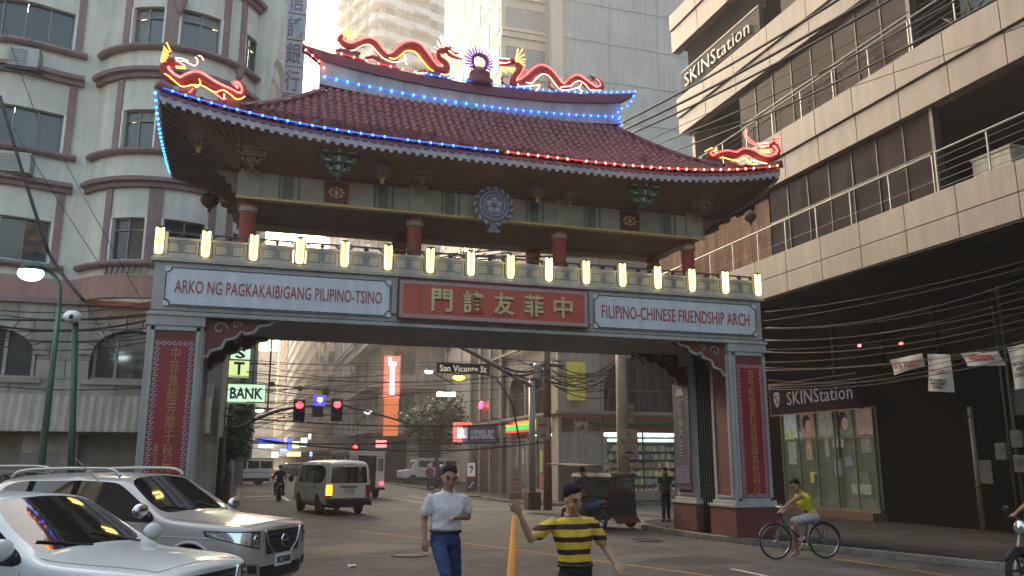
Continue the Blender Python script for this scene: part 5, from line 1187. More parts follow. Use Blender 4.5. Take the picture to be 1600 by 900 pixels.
board('red_shop_sign', 'red sign with glowing white letters left of the violet shop sign', 46.5, (713, 737), (660, 690), mat('red_lit_sign', (.5,.08,.06), .5, emit=(.9,.12,.1), estr=.45), [('LAND', .45, .5, .8)], M['lampw'], .8)
nz = thing('neon_oval_sign', 'glowing pink red oval neon sign on the dull glazing', 'neon sign', tuple(atX(752, 633, SX-.4)))
p = atX(752, 633, SX-.4); mb = MB(); mb.ball(p, .55, 14, 8, (.06, 1.1, .42)); put('neon_disc', mb, mat('neon_pink_disc', (.8,.05,.12), .5, var=.3, scale=9, emit=(1,.05,.16), estr=1.3), nz, smooth=True)
mb = MB(); mb.tube([p+Vector((-.05, math.cos(a)*.62, math.sin(a)*.25)) for a in [k*math.pi/8 for k in range(17)]], .02, n=5, cap=False); put('rim', mb, M['darksteel'], nz)

# ---------------- generic street blocks
def block(name, label, x0, x1, y0, y1, h, m, faces, roof=.5, rot=0, cen=None, core=True, gm=None, cat='building'):
    """rectangular building with real recessed windows on the named faces; faces = dict(face -> (cols, rows, z0, storey, win w, win h, style))"""
    t = thing(name, label, cat, ((x0+x1)/2, (y0+y1)/2, 0)); cx, cy = (x0+x1)/2, (y0+y1)/2
    mb = MB(); mb.box(x0, x1, y0, y1, 0, h); put('wall', mb, m, t)
    mb = MB(); mb.box(x0-.25, x1+.25, y0-.25, y1+.25, h+.005, h+roof); put('parapet', mb, m, t)
    for f, (nc, nr, z0, st_, ww, wh, style) in faces.items():
        L_ = (x1-x0) if f in 'SN' else (y1-y0)
        wm = MB(); wm.box(-ww/2-.08, ww/2+.08, -.06, .02, -.10, -.0); wm.box(-ww/2-.08, ww/2+.08, -.06, .02, wh, wh+.10); wm.box(-ww/2-.08, -ww/2, -.06, .02, 0, wh); wm.box(ww/2, ww/2+.08, -.06, .02, 0, wh); wm.box(-.03, .03, -.04, .0, 0, wh)
        if style == 'balcony': wm.box(-ww/2-.5, ww/2+.5, -.9, -.06, -1.0, -.82); wm.box(-ww/2-.5, ww/2+.5, -.95, -.87, -.82, -.15); wm.box(-ww/2-.5, -ww/2-.42, -.87, -.06, -.82, -.15); wm.box(ww/2+.42, ww/2+.5, -.87, -.06, -.82, -.15)
        if style == 'shutter': wm.box(-ww/2-.62, -ww/2-.2, -.05, .0, 0, wh); wm.box(ww/2+.2, ww/2+.62, -.05, .0, 0, wh)
        if style == 'ledge': wm.box(-L_/nc/2, L_/nc/2, -.35, .0, -.45, -.25); wm.box(-L_/nc/2, L_/nc/2, -.22, .0, -.95, -.45)
        wme = wm.mesh('window_frame', m if style in ('balcony', 'ledge') else M['winframe']); recalc(wme)
        pm = MB(); pm.quad((-ww/2, -.01, 0), (ww/2, -.01, 0), (ww/2, -.01, wh), (-ww/2, -.01, wh)); pme = pm.mesh('pane', gm or M['towerg']); pme2 = pm.mesh('pane', mat('far_curtain', (.30,.29,.27), .5, var=.2))
        ang = {'S': 0, 'W': -math.pi/2, 'E': math.pi/2, 'N': math.pi}[f]
        for i in range(nc):
            for j in range(nr):
                a = (i+.5)/nc*L_; z = z0+j*st_
                if z+wh > h: continue
                loc = {'S': (x0+a, y0, z), 'N': (x1-a, y1, z), 'W': (x0, y1-a, z), 'E': (x1, y0+a, z)}[f]
                o = share('window', wme, t, loc, (0, 0, ang)); p_ = bpy.data.objects.new('pane', pme if random.random() > .28 else pme2); C.objects.link(p_); p_.parent = o
    if rot: t.rotation_euler = (0, 0, rot)
    return t
# white tower with balconies: rotated so that its face turns to the right
t = block('white_apartment_tower', 'white high rise tower with small balconies and shuttered windows, hazy', 14.6, 34.6, 128, 146, 120, M['tower'], {'S': (7, 36, 10, 3.1, 1.5, 1.5, 'shutter'), 'W': (5, 36, 10, 3.1, 1.6, 1.5, 'balcony')}, rot=R(17))
setorg(t)
for zz in range(33):
    z = 12.2+zz*3.1
    for cx in (21.7, 30.3):
        mb = MB(); mb.box(cx-1.5, cx+1.5, 126.8, 127.99, z-1.0, z-.85); mb.box(cx-1.5, cx+1.5, 126.7, 126.8, z-.85, z+.1); put('balcony', mb, M['tower'], t)
    mb = MB(); mb.lathe((15.4, 128.8, z-1.2), [(2.2, 0), (2.3, .15), (2.3, .95), (2.2, 1.0)], 16); put('corner_balcony', mb, M['tower'], t)
mb = MB(); mb.box(31.9, 32.9, 127.3, 127.9, 0, 120); put('service_shaft', mb, M['towers'], t)  # shaft in a darker grey than the tower walls
block('warm_cream_tower', 'warm cream office tower with long window bands behind the pearl', atY(783, 100, 62).x, atY(858, 100, 62).x, 62, 84, 62, M['towery'], {'S': (1, 15, 12.6, 3.7, 3.6, 1.9, 'ledge'), 'W': (7, 15, 12.6, 3.7, 2.0, 2.0, 'plain')})
t = block('blank_concrete_tower', 'blank grey concrete tower wall stained with rain behind the roof ridge', atY(858, 100, 61).x+.05, 52, 61, 90, 66, M['concrete'], {})
setorg(t)
for k in range(16):
    mb = MB(); mb.box(atY(858, 100, 61).x+1.2, 51.5, 60.93, 60.99, 9+k*3.6, 9.12+k*3.6); put('formwork_joint', mb, M['concrete'], t)
for x in (28.6, 33.4, 38.2, 43): mb = MB(); mb.box(x, x+.1, 60.94, 60.985, 2, 66); put('formwork_joint', mb, M['concrete'], t)
mb = MB(); mb.box(atY(858, 100, 61).x+.1, atY(858, 100, 61).x+1.15, 60.6, 61, 0, 66); put('edge_fin', mb, M['towery'], t)
# right side of the far street
fc = mat('stained_cream', (.42, .38, .32), .85, var=.15, scale=.8, streak=.35, dirt=.3)
t = block('stained_cream_block', 'stained cream four storey building with dark windows behind the street tree', 12.6, 27, 81.5, 100, 18, fc, {'S': (3, 3, 6.2, 4.2, 2.1, 2.3, 'plain'), 'W': (5, 3, 6.2, 4.2, 2.0, 2.3, 'plain')}, gm=M['glassd'])
setorg(t)
for z in (4.6, 8.9, 13.2, 16.6):
    mb = MB(); mb.box(11.3, 27, 80.2, 81.45, z, z+.35); put('ledge', mb, fc, t); mb = MB(); mb.box(11.3, 12.55, 81.5, 100, z, z+.35); put('ledge', mb, fc, t)
for i in range(4): mb = MB(); mb.box(13.2+i*3.4, 15.4+i*3.4, 81.3, 81.49, .2, 4.0); put('shop_opening', mb, M['darkvoid'], t)
bal = MB(); 
for i in range(24): bal.cyl((21+i*.25, 80.3, 9.25), (21+i*.25, 80.3, 10.2), .05, n=5)
bal.box(20.8, 27, 80.2, 80.4, 10.2, 10.35); put('balustrade', bal, fc, t, kind='stuff')
rs = [('far_shop_house', 'grey narrow building with metal sun louvres on the far street', 12.4, 100.5, 124, 25, (.36,.35,.34), 'ledge'),
      ('far_ribbed_building', 'pinkish ribbed building on the right of the far street', 12.3, 124.5, 158, 29, (.48,.36,.32), 'plain'),
      ('far_cream_building', 'bright cream building further down the far street', 12.2, 158.5, 205, 36, (.62,.56,.46), 'plain'),
      ('far_blue_grey_building', 'pale blue grey slab building further down the far street', 12.1, 205.5, 262, 46, (.42,.46,.52), 'plain'),
      ('far_banded_building', 'white and brown banded tower at the end of the far street', 11.8, 262.5, 330, 56, (.55,.48,.42), 'ledge')]
for nm, lab, x0, y0, y1, h, c, sty in rs:
    t = block(nm, lab, x0, x0+(14 if y0 > 150 or y0 < 110 else 1.9), y0, y1, h, mat(nm+'_paint', c, .8, var=.08, scale=.4, streak=.15), {'W': (int((y1-y0)/5), int(h/3.6), 5.5, 3.6, 2.2, 1.7, sty), 'S': (3, int(h/3.6), 5.5, 3.6, 2.0, 1.6, sty)})
    setorg(t); mb = MB(); mb.box(x0-.9, x0-.01, y0, y1, 3.4, 3.7); put('street_canopy', mb, M['rafter'], t)
    for k in range(int((y1-y0)/6)):
        mb = MB(); mb.box(x0-.05, x0-.01, y0+k*6+.5, y0+k*6+5.3, .15, 3.2); put('shop_opening', mb, M['darkvoid'], t)
# left side of the far street
for nm, lab, x1, y0, y1, h, c in (('left_shop_building', 'dim grey building beyond the round corner, behind the bank sign', -.4, 48.5, 70, 15, (.22,.2,.18)), ('left_dark_building', 'dark building with cluttered front on the left of the far street', .3, 70.5, 120, 19, (.16,.15,.14)), ('left_far_building', 'grey low building on the left far down the street', 1.5, 121, 240, 40, (.3,.3,.3)), ('street_end_building', 'hazy grey building closing the end of the street', 14, 400, 440, 52, (.38,.36,.36))):
    x0 = x1-18
    if nm == 'street_end_building': x0 = -12
    block(nm, lab, x0, x1, y0, y1, h, mat(nm+'_paint', c, .8, var=.15, scale=.6, streak=.25), {'E': (int((y1-y0)/5), int(h/3.8), 5.2, 3.8, 2.2, 1.8, 'plain'), 'S': (5, int(h/3.8), 5.2, 3.8, 2.0, 1.7, 'plain')})
# vertical bank sign in chinese characters on the street side of the round corner
vb = thing('vertical_character_sign', 'tall grey vertical sign with dark characters against the white sky', 'sign', (1.4, 30, 9.5))
YV = 30.0; a_, b_ = atY(441, 100, YV), atY(474, 100, YV); zb2 = atY(455, 147, YV).z
chs = '濱信託銀行'; vs_ = [(18, -30), (20, 60), (62, 102), (105, 146)]
zz = zb2
hch = (atY(455, 62, YV).z-atY(455, 147, YV).z)/2
for k, ch in enumerate(reversed('金濱信託銀行')):
    mb = MB(); mb.box(a_.x+.03, b_.x-.0, YV, YV+.35, zz+.03, zz+hch-.03); pn_ = put('character_panel', mb, mat('grey_sign_face', (.42,.43,.46), .6, var=.06, streak=.1), vb)
    lettering(ch, ((a_.x+b_.x)/2, YV, zz+hch/2), XA, ZA, .55, hch*.78, mat('violet_grey_letters', (.16,.13,.2), .6), pn_ if False else vb, bold=.015); zz += hch
mb = MB(); mb.box(a_.x-.03, b_.x+.03, YV+.05, YV+.45, zb2-.04, zz); put('sign_case', mb, M['steel'], vb)
mb = MB()
for k in range(9):
    z = zb2+.15+k*.85; mb.cyl((-.1, YV+.2, z), (a_.x, YV+.2, z), .015, n=5); mb.cyl((a_.x-.25, YV+.2, z-.3), (a_.x-.25, YV+.2, z+.6), .012, n=5)
mb.cyl((a_.x-.25, YV+.2, zb2), (a_.x-.25, YV+.2, zz), .018, n=5); put('support_struts', mb, M['steel'], vb)

# unseen blocks added behind the camera to shade the street
bh = mat('opposite_facade_paint', (.30, .27, .23), .85, var=.15, scale=.6, streak=.2)
block('opposite_left_shade_block', 'unseen brown grey block added on the near left behind the viewer to shade the street', -40, -12.5, -50, 10, 12, bh, {'E': (10, 3, 4, 3.5, 2.4, 1.8, 'plain'), 'N': (5, 3, 4, 3.5, 2.4, 1.8, 'plain')})
block('near_right_shade_block', 'unseen brown grey block added on the right behind the viewer to shade the street', 15.5, 40, -50, 2.8, 20, bh, {'W': (12, 5, 4, 3.5, 2.4, 1.8, 'plain')})
block('opposite_end_shade_block', 'unseen brown grey block added across the street behind the viewer to shade it', -12, 15, -75, -55, 9, bh, {'N': (6, 2, 4, 3.5, 2.4, 1.8, 'plain')})

# fittings on the dark ground floor wall, right
setorg(rb)
for y, z0, z1, r_ in ((10.85, .2, 6.4, .05), (16.1, .2, 6.3, .04), (16.3, .2, 6.3, .03), (22.6, 2.0, 6.4, .035)):
    mb = MB(); mb.cyl((GX_-.12, y, z0), (GX_-.12, y, z1), r_, n=8); put('conduit', mb, mat('dull_conduit', (.07,.06,.05), .6, var=.3), rb, smooth=True)
for y, z in ((16.0, 1.6), (16.0, 2.2), (16.5, 1.9)):
    mb = MB(); mb.box(GX_-.22, GX_-.01, y-.16, y+.16, z, z+.42); o = put('meter_box', mb, mat('meter_grey', (.10,.10,.095), .5, var=.2), rb, bevel=.02); mb = MB(); mb.cyl((GX_-.24, y, z+.26), (GX_-.22, y, z+.26), .09, n=12); put('dial', mb, M['glassg'], o)
for i, (y, z, w_, h_) in enumerate(((15.9,3.0,.5,.7),(10.9,1.5,.35,.5),(17.2,1.3,.4,.6))):
    mb = MB(); mb.box(GX_-.02, GX_-.004, y-w_/2, y+w_/2, z, z+h_); put('faded_notice', mb, mat('faded_notice', (.12,.11,.095), .8, var=.4, scale=9), rb)
for z0, z1, m_ in ((4.5, 6.3, 'a'),):
    for k in range(9): mb = MB(); mb.box(GX_-.10, GX_-.004, 3.6+k*2.1, 5.55+k*2.1, 4.62, 6.2); put('upper_wall_panel', mb, M['shutter'], rb, bevel=.02)
# small rubbish and leaves along the kerbs
setorg(); rq = random.Random(31); mb = MB()
for k in range(170):
    d = rq.random(); a = Vector((*kr[2], 0)).lerp(Vector((*kr[6], 0)), d) if k % 3 else Vector((rq.uniform(0, 12), rq.uniform(8, 34), 0)); a += Vector((rq.gauss(-.25, .18), rq.gauss(0, .2), .006)); s_ = rq.uniform(.012, .04); q_ = rq.uniform(0, 6.28)
    mb.add([a+Vector((math.cos(q_+j*1.57)*s_, math.sin(q_+j*1.57)*s_*.6, rq.uniform(0, .012))) for j in range(4)], [(0,1,2,3)])
put('leaf_litter', mb, mat('litter_bits', (.20,.17,.13), .8, var=.5, scale=30), kind='stuff', fix=False)
# ================================================================== POLES, LAMPS, SIGNS, WIRES, TREE
ORG = Vector((0,0,0))
def pole_thing(name, label, cat, x, y, z0=0): return thing(name, label, cat, (x, y, z0))
# green lamp post with white glowing head, left
b0 = atY(62, 745, 17.9); top = atY(96, 480, 17.9); hd = atY(48, 427, 17.6); bx, by = b0.x, 17.9
t = pole_thing('street_lamp', 'green lamp post with glowing white head in front of the cream building', 'street lamp', bx, by)
mb = MB(); mb.tube([Vector((bx,by,0)), Vector((bx,by,1.2)), Vector((bx,by,3)), Vector((bx,by,top.z))], [.085,.075,.06,.05], n=10); put('pole', mb, M['poleg'], t, smooth=True)
mb = MB(); mb.tube([Vector(q) for q in catmull([(bx,by,top.z-.1),(bx-.02,by-.03,top.z+.4),(bx-.15,by-.1,top.z+.62),(hd.x+.22,hd.y,hd.z+.10)], 4)], .035, n=7); put('arm', mb, M['poleg'], t, smooth=True)
mb = MB(); mb.ball(hd, .2, 14, 8, (1.15, .8, .75)); put('glowing_lens', mb, mat('lamp_head_lit', (.9,.95,1), .3, var=0, emit=(.82,.95,1), estr=5), t, smooth=True)
mb = MB(); mb.lathe((hd.x+.03, hd.y+.02, hd.z+.06), [(.24,0),(.22,.08),(.12,.15),(.02,.17)], 14); put('lamp_hood', mb, M['poleg'], t, smooth=True)
mb = MB(); mb.box(bx-.16, bx+.16, by-.16, by+.16, 0, .35); put('base_plate', mb, M['poleg'], t, bevel=.02)
b0 = atY(121, 735, 18.6); tp = atY(118, 505, 18.6)
t = pole_thing('camera_pole', 'thin green pole with a white dome camera, right of the lamp post', 'camera pole', b0.x, 18.6)
mb = MB(); mb.tube([Vector((b0.x,18.6,0)), Vector((tp.x, 18.6, tp.z))], [.075,.06], n=9); put('pole', mb, M['poleg'], t, smooth=True)
c = Vector((tp.x-.05, 18.5, tp.z+.12)); mb = MB(); mb.ball(c, .16, 12, 8, (1.1,1,.8)); put('dome', mb, M['white'], t, smooth=True); mb = MB(); mb.ball(c+Vector((0,-.13,-.02)), .05, 8, 6); put('camera_lens', mb, M['black'], t, smooth=True)
mb = MB(); mb.cyl(c, Vector((tp.x, 18.6, tp.z)), .03, n=6); put('bracket', mb, M['steel'], t)
# mast arm with three signals
px_ = atY(347, 700, 33).x
t = pole_thing('signal_mast', 'dark signal mast with a curved arm reaching over the road', 'traffic signal mast', px_, 33)
a_ = [Vector((px_, 33, 0)), Vector((px_, 33, 3.2))]; mb = MB(); mb.tube(a_, [.14,.12], n=9); put('pole', mb, M['darksteel'], t, smooth=True)
mb = MB(); mb.tube([Vector((px_, 33, 3.1))]+[atY(u, v, 33) for u, v in ((375,668),(400,655),(430,643),(462,636),(500,634),(535,633),(600,650),(660,668))], [.07,.07,.06,.06,.05,.05,.045,.04,.03], n=7); put('arm', mb, M['darksteel'], t, smooth=True)
def signal(u, v, Y, label, lit='lampredon', face=None):
    p = atY(u, v, Y); t = thing('traffic_signal', label, 'traffic signal', tuple(p), 0, 'signals over the far street')
    mb = MB(); mb.box(p.x-.17, p.x+.17, Y, Y+.22, p.z-.62, p.z+.18); put('housing', mb, M['black'], t, bevel=.02)
    mb = MB(); mb.box(p.x-.22, p.x+.22, Y+.05, Y+.07, p.z-.64, p.z+.22); put('backboard', mb, M['black'] if not face else face, t)
    for k, m_ in enumerate((lit, 'plastic', 'plastic')):
        mb = MB(); mb.lathe((p.x, Y-.0, p.z-k*.25), [(.14,0),(.13,-.03),(.001,-.06)], 14, 'y'); put('signal_light', mb, M[m_], t, smooth=True)
        mb = MB(); mb.lathe((p.x, Y, p.z-k*.25), [(.155,0),(.15,-.08),(.145,-.08),(.145,0)], 12, 'y'); put('visor', mb, M['black'], t)
signal(468, 633, 32.8, 'lit red traffic signal on the arm, left of the blue lit sign'); signal(527, 632, 32.8, 'lit red traffic signal on the arm, right of the blue lit sign')
signal(555, 699, 52, 'small red signal low over the far street right of the van')
t, a, b, c, d = board('blue_route_sign', 'small lit blue square sign between the two red traffic signals', 32.8, (491, 509), (617, 634), mat('blue_sign_face', (.05,.05,.3), .5, emit=(.08,.06,.6), estr=.5), thick=.12)
mb = MB(); mb.prism([(-.09,.10),(.09,.10),(.09,-.05),(0,-.11),(-.09,-.05)], ((a+b)/2, 32.79, (c+d)/2), XA, ZA, (0,-.01,0)); put('shield_mark', mb, mat('lilac_lit', (.6,.5,.9), .5, emit=(.65,.5,1), estr=1.6), t)
mb = MB(); mb.box(a-.05, b-.08, 32.8, 33.0, c-.42, c-.05); put('lower_box', mb, M['black'], t)
# lit bank signs on the left
lit = mat('lightbox_face', (.7,.78,.68), .4, var=.06, scale=2, emit=(.50,.80,.52), estr=.3); nav = mat('navy_letters', (.02,.04,.16), .5)
board('bank_sign', 'lit pale green box sign with navy letters reading BANK', 30.5, (355, 415), (600, 629), lit, [('BANK', .5, .62, .86)], nav, .35, edge=M['steel'])
board('letter_sign', 'lit pale green box with a navy letter T above the bank sign', 30.5, (357, 390), (563, 588), mat('lightbox_yellow', (.7,.75,.5), .4, emit=(.55,.72,.25), estr=.3), [('T', .5, .8, .5)], nav, .35, edge=M['steel'])
board('letter_sign', 'lit pale box with a navy letter cut off by the arch', 30.5, (360, 392), (543, 562), lit, [('S', .5, .8, .5)], nav, .35, edge=M['steel'])
p = atY(350, 640, 30.6); bt = pole_thing('sign_scaffold', 'dark steel scaffold carrying the lit bank signs', 'sign frame', p.x, 30.6)
mb = MB(); 
for u in (352, 392, 418): q = atY(u, 640, 30.95); mb.cyl((q.x, 30.95, .12 if u == 352 else 3.6), (q.x, 30.95, 6.6), .035, n=6)
for z in (3.7, 4.35, 5.3, 6.2): q0, q1 = atY(345, 640, 30.95), atY(425, 640, 30.95); mb.cyl((q0.x, 30.95, z), (q1.x, 30.95, z), .025, n=5)
put('steel_frame', mb, M['darksteel'], bt)
# orange vertical sign on the far cream block
t, a, b, c, d = board('orange_vertical_sign', 'tall red and orange vertical sign with glowing white letters', 79.5, (601, 624), (556, 622), mat('red_light_sign', (.55,.10,.07), .5, emit=(.9,.18,.12), estr=.35), thick=.6)
mb = MB(); mb.box(a+.1, b+.0, 79.45, 80.05, atY(612, 681, 79.5).z, c-.03); put('orange_panel', mb, mat('orange_panel', (.6,.16,.05), .5, emit=(.9,.22,.06), estr=.18), t)
mb = MB()
for k in range(7): z = c+.35+k*(d-c-1.2)/7; mb.box((a+b)/2-.18, (a+b)/2+.22, 79.38, 79.46, z, z+(d-c-1.2)/7*.78)
mb.box((a+b)/2-.35, (a+b)/2+.35, 79.38, 79.46, d-.95, d-.62); mb.box((a+b)/2-.38, (a+b)/2-.15, 79.38, 79.46, d-.6, d-.2); put('glowing_letters', mb, mat('white_glow', (1,.9,.9), .4, emit=(1,.9,.92), estr=2.2), t, kind='stuff')
mb = MB(); mb.box(b+.02, b+.12, 79.6, 79.9, c, d+.1); put('edge_frame', mb, M['white'], t)
# hanging street name sign on the diagonal arm
Ys = 28.0
g0 = atY(831, 600, 30); t = pole_thing('sign_gantry', 'tall grey pole with a diagonal arm that carries the street name sign', 'sign post', g0.x, 30)
mb = MB(); mb.tube([Vector((g0.x, 30, .12)), Vector((g0.x, 30, 5.0))], [.14,.11], n=10); put('pole', mb, M['steel'], t, smooth=True)
mb = MB(); mb.tube([atY(u, v, Y) for u, v, Y in ((712,538,28),(740,552,28.4),(775,572,29),(806,590,29.6),(828,602,30))], .085, n=8); put('arm', mb, M['steel'], t, smooth=True)
mb = MB(); mb.box(g0.x-.25, g0.x+.25, 29.75, 30.25, .12, .75); put('base_block', mb, mat('dark_red_base', (.11,.04,.035), .7), t)
t, a, b, c, d = board('street_name_sign', 'black street name sign reading San Vicente St hanging from the arm', Ys, (682, 765), (568, 584), mat('sign_black', (.03,.028,.022), .6), [('San Vicente St', .5, .62, .88)], mat('sign_cream_letters', (.5,.48,.38), .5, emit=(.5,.48,.38), estr=.25), .08, edge=mat('sign_rim', (.12,.11,.09), .5))
mb = MB()
for u in (700, 722, 745): q0, q1 = atY(u, 569, Ys), atY(u, 540, Ys); mb.cyl(q0+Vector((0,.04,0)), Vector((q0.x, Ys+.04, q1.z)), .012, n=5)
put('hanger', mb, M['cable'], t, kind='stuff')
def lamp(u, v, Y, label, mk, r=.16, arm=None):
    p = atY(u, v, Y); t = thing('street_lamp', label, 'street lamp', tuple(p)); mb = MB(); mb.ball(p, r, 10, 6, (1.4, 1, .6)); put('glowing_lens', mb, M[mk], t, smooth=True)
    mb = MB(); mb.lathe((p.x, p.y, p.z+r*.3), [(r*1.5,0),(r*1.3,r*.4),(r*.5,r*.8)], 10); put('lamp_hood', mb, M['darksteel'], t)
    if arm: mb = MB(); mb.tube([p+Vector((0,0,r*.6))]+[atY(*q, Y) for q in arm], .035, n=5); put('arm', mb, M['darksteel'], t)
lamp(717, 590, 27.5, 'orange glowing street lamp under the street name sign', 'lamporg', .15, [(740,580),(775,590),(800,630),(812,690)])
lamp(670, 581, 40, 'small white street lamp left of the street name sign', 'lampw', .15, [(690,590),(708,600)])
lamp(575, 644, 55, 'small white lamp on the stained cream block left of the street tree', 'lampw', .18, [(560,660),(556,690)])
lamp(405, 641, 40, 'small white lamp to the right below the bank sign', 'lampw', .14, [(395,655),(388,672)])
t, a, b, c, d = board('green_tube_light', 'greenish fluorescent box light under the orange lamp', 44, (684, 712), (612, 619), mat('green_tube', (.7,.9,.7), .4, emit=(.6,.95,.65), estr=1.1), thick=.3)
# one way and no parking signs on their poles
q = atY(855, 660, 29.5); t = pole_thing('utility_pole', 'old dark utility pole painted red at the foot, behind the one way sign', 'utility pole', q.x, 29.5)
mb = MB(); mb.tube([Vector((q.x, 29.5, 3.0)), Vector((q.x, 29.5, 6.6))], [.15,.13], n=9); put('upper_shaft', mb, M['rafter'], t, smooth=True)
mb = MB(); mb.tube([Vector((q.x, 29.5, .12)), Vector((q.x, 29.5, 2.98))], [.165,.15], n=9); put('painted_foot', mb, mat('pole_red_paint', (.17,.05,.04), .6, var=.2), t, smooth=True)
mb = MB(); mb.box(q.x-.9, q.x+.9, 29.42, 29.5, 6.0, 6.12); mb.box(q.x-.7, q.x+.7, 29.42, 29.5, 5.4, 5.5); put('crossarm', mb, M['rafter'], t, kind='stuff')
mb = MB(); mb.lathe((q.x-.45, 29.3, 4.9), [(.18,0),(.2,.05),(.2,.5),(.1,.6)], 10); put('transformer', mb, M['steel'], t)
t, a, b, c, d = board('one_way_sign', 'white one way sign with a red arrow pointing right', 29.1, (838, 859), (652, 686), mat('dull_white_sign', (.34,.32,.28), .6, var=.08), None, None, .04)
lettering('ONE WAY', ((a+b)/2, 29.1, d-.12), XA, ZA, .36, .09, mat('sign_grey_letters', (.12,.11,.1), .6), t); lettering('NOTICE', ((a+b)/2, 29.1, c+.30), XA, ZA, .34, .05, mat('sign_grey_letters', (.12,.11,.1)), t)
mb = MB(); mb.prism([(-.18,-.05),(.04,-.05),(.04,-.11),(.19,0),(.04,.11),(.04,.05),(-.18,.05)], ((a+b)/2, 29.095, c+.50), XA, ZA, (0,-.01,0)); put('arrow', mb, M['redlet'], t)
mb = MB(); mb.box((a+b)/2-.11, (a+b)/2+.11, 29.085, 29.1, c+.06, c+.2); put('stamp', mb, mat('sign_tan', (.2,.15,.12), .6), t)
q = atY(973, 700, 28.6); t = pole_thing('concrete_pole', 'thick beige concrete pole carrying two parking signs', 'utility pole', q.x, 28.6)
mb = MB(); mb.tube([Vector((q.x, 28.6, 0)), Vector((q.x+.02, 28.6, 6.4))], [.24,.19], n=12); put('shaft', mb, mat('beige_concrete', (.30,.24,.17), .8, var=.15, streak=.2), t, smooth=True)
Yp = 28.3
t, a, b, c, d = board('parking_sign', 'round P parking sign on a weathered board, upper sign on the concrete pole', Yp, (977, 991), (631, 661), mat('weathered_board', (.22,.19,.12), .6, var=.15), None, None, .03)
mb = MB(); cc = Vector(((a+b)/2, Yp-.004, (c+d)/2+.08)); mb.tube([cc+Vector((math.cos(k*math.pi/8)*.11, 0, math.sin(k*math.pi/8)*.11)) for k in range(17)], .013, n=4, cap=False); put('ring', mb, M['black'], t); lettering('P', cc, XA, ZA, .09, .13, M['black'], t)
t, a, b, c, d = board('no_parking_sign', 'white and red no parking tow away sign, lower sign on the concrete pole', Yp, (970, 997), (671, 714), mat('dull_white_sign', (.34,.32,.28)), None, None, .03)
mb = MB(); mb.box(a, b, Yp-.006, Yp-.001, (c+d)/2-.02, (c+d)/2+.14); mb.box(a, b, Yp-.006, Yp-.001, c, c+.06); put('red_band', mb, M['redlet'], t, kind='stuff')
cc = Vector(((a+b)/2, Yp-.004, d-.17)); mb = MB(); mb.tube([cc+Vector((math.cos(k*math.pi/8)*.11, 0, math.sin(k*math.pi/8)*.11)) for k in range(17)], .014, n=4, cap=False); mb.tube([cc+Vector((-.08,0,.08)), cc+Vector((.08,0,-.08))], .012, n=4); put('ban_ring', mb, M['redlet'], t, kind='stuff'); lettering('R', cc, XA, ZA, .09, .12, M['black'], t)
lettering('NO PARKING', ((a+b)/2, Yp-.006, (c+d)/2+.06), XA, ZA, .48, .09, mat('sign_pale', (.5,.47,.42), .6), t); lettering('TOW AWAY', ((a+b)/2, Yp-.002, c+.30), XA, ZA, .46, .08, M['redlet'], t)
mb = MB(); mb.prism([(-.22,0),(.22,0),(.2,.05),(.08,.06),(.02,.1),(-.1,.1),(-.15,.05),(-.22,.05)], ((a+b)/2, Yp-.002, c+.12), XA, ZA, (0,-.008,0)); put('car_symbol', mb, M['black'], t)
# standing signs on the pavement
t, a, b, c, d = board('pavement_sign', 'white pavement sign with a red and green numeral and scooter picture', 42.0, (729, 743), (722, 768), mat('standee_face', (.10,.08,.08), .5, var=.3, scale=6), None, None, .06)
mb = MB(); mb.box(a+.03, b-.03, 41.98, 41.995, (c+d)/2+.02, d-.04); put('upper_picture', mb, mat('standee_white', (.5,.5,.48), .6, emit=(.5,.5,.48), estr=.1), t)
mb = MB(); mb.prism([(-.11,.16),(.11,.16),(.11,.08),(.02,-.18),(-.06,-.18),(.02,.06),(-.11,.06)], ((a+b)/2, 41.975, (c+d)/2+.38), XA, ZA, (0,-.01,0)); put('numeral', mb, mat('standee_numeral', (.12,.10,.09), .6), t)
mb = MB(); mb.box(a+.03, b-.03, 41.98, 41.995, (c+d)/2-.16, (c+d)/2); put('red_band', mb, M['redlet'], t); mb = MB(); mb.box(a, b+.3, 41.9, 42.2, .12, .16); put('foot', mb, M['black'], t)
mb = MB(); mb.tube([Vector(((a+b)/2+x, 41.97, (c+d)/2-.45+z)) for x, z in ((-.12,-.1),(0,.02),(.08,.2),(.13,.1))], .035, n=6); put('picture_figure', mb, M['white'], t)
t, a, b, c, d = board('rice_placard', 'narrow white placard reading EXTRA RICE in red, beside the raised hand', 33.6, (797, 815), (729, 782), mat('placard_paper', (.42,.36,.28), .7, var=.1), None, None, .04)
lettering('Good\nEats', ((a+b)/2, 33.6, d-.22), XA, ZA, .32, .26, mat('placard_dark', (.12,.06,.04), .6), t); lettering('EXTRA\nRICE\nVALUE', ((a+b)/2, 33.6, (c+d)/2-.02), XA, ZA, .38, .52, M['redlet'], t, bold=.01)
mb = MB(); mb.box(a, b, 33.595, 33.6, c+.05, c+.30); put('food_picture', mb, mat('placard_food', (.3,.14,.08), .6, var=.5, scale=12), t); mb = MB(); mb.cyl(((a+b)/2, 33.66, .12), ((a+b)/2, 33.66, c+.02), .03, n=6); put('stand', mb, M['black'], t)
p0 = atY(797, 900, 7.2); t = thing('orange_post', 'blurred bright orange post standing in the road between the two running men', 'post', (p0.x, 7.2, 0))
tpz = atY(804, 806, 7.2); mb = MB(); mb.tube([Vector((p0.x-.02, 7.2, 0)), Vector((p0.x, 7.2, .6)), tpz], [.075,.055,.022], n=10); put('shaft', mb, mat('orange_plastic', (.75,.30,.05), .5, var=.08), t, smooth=True)
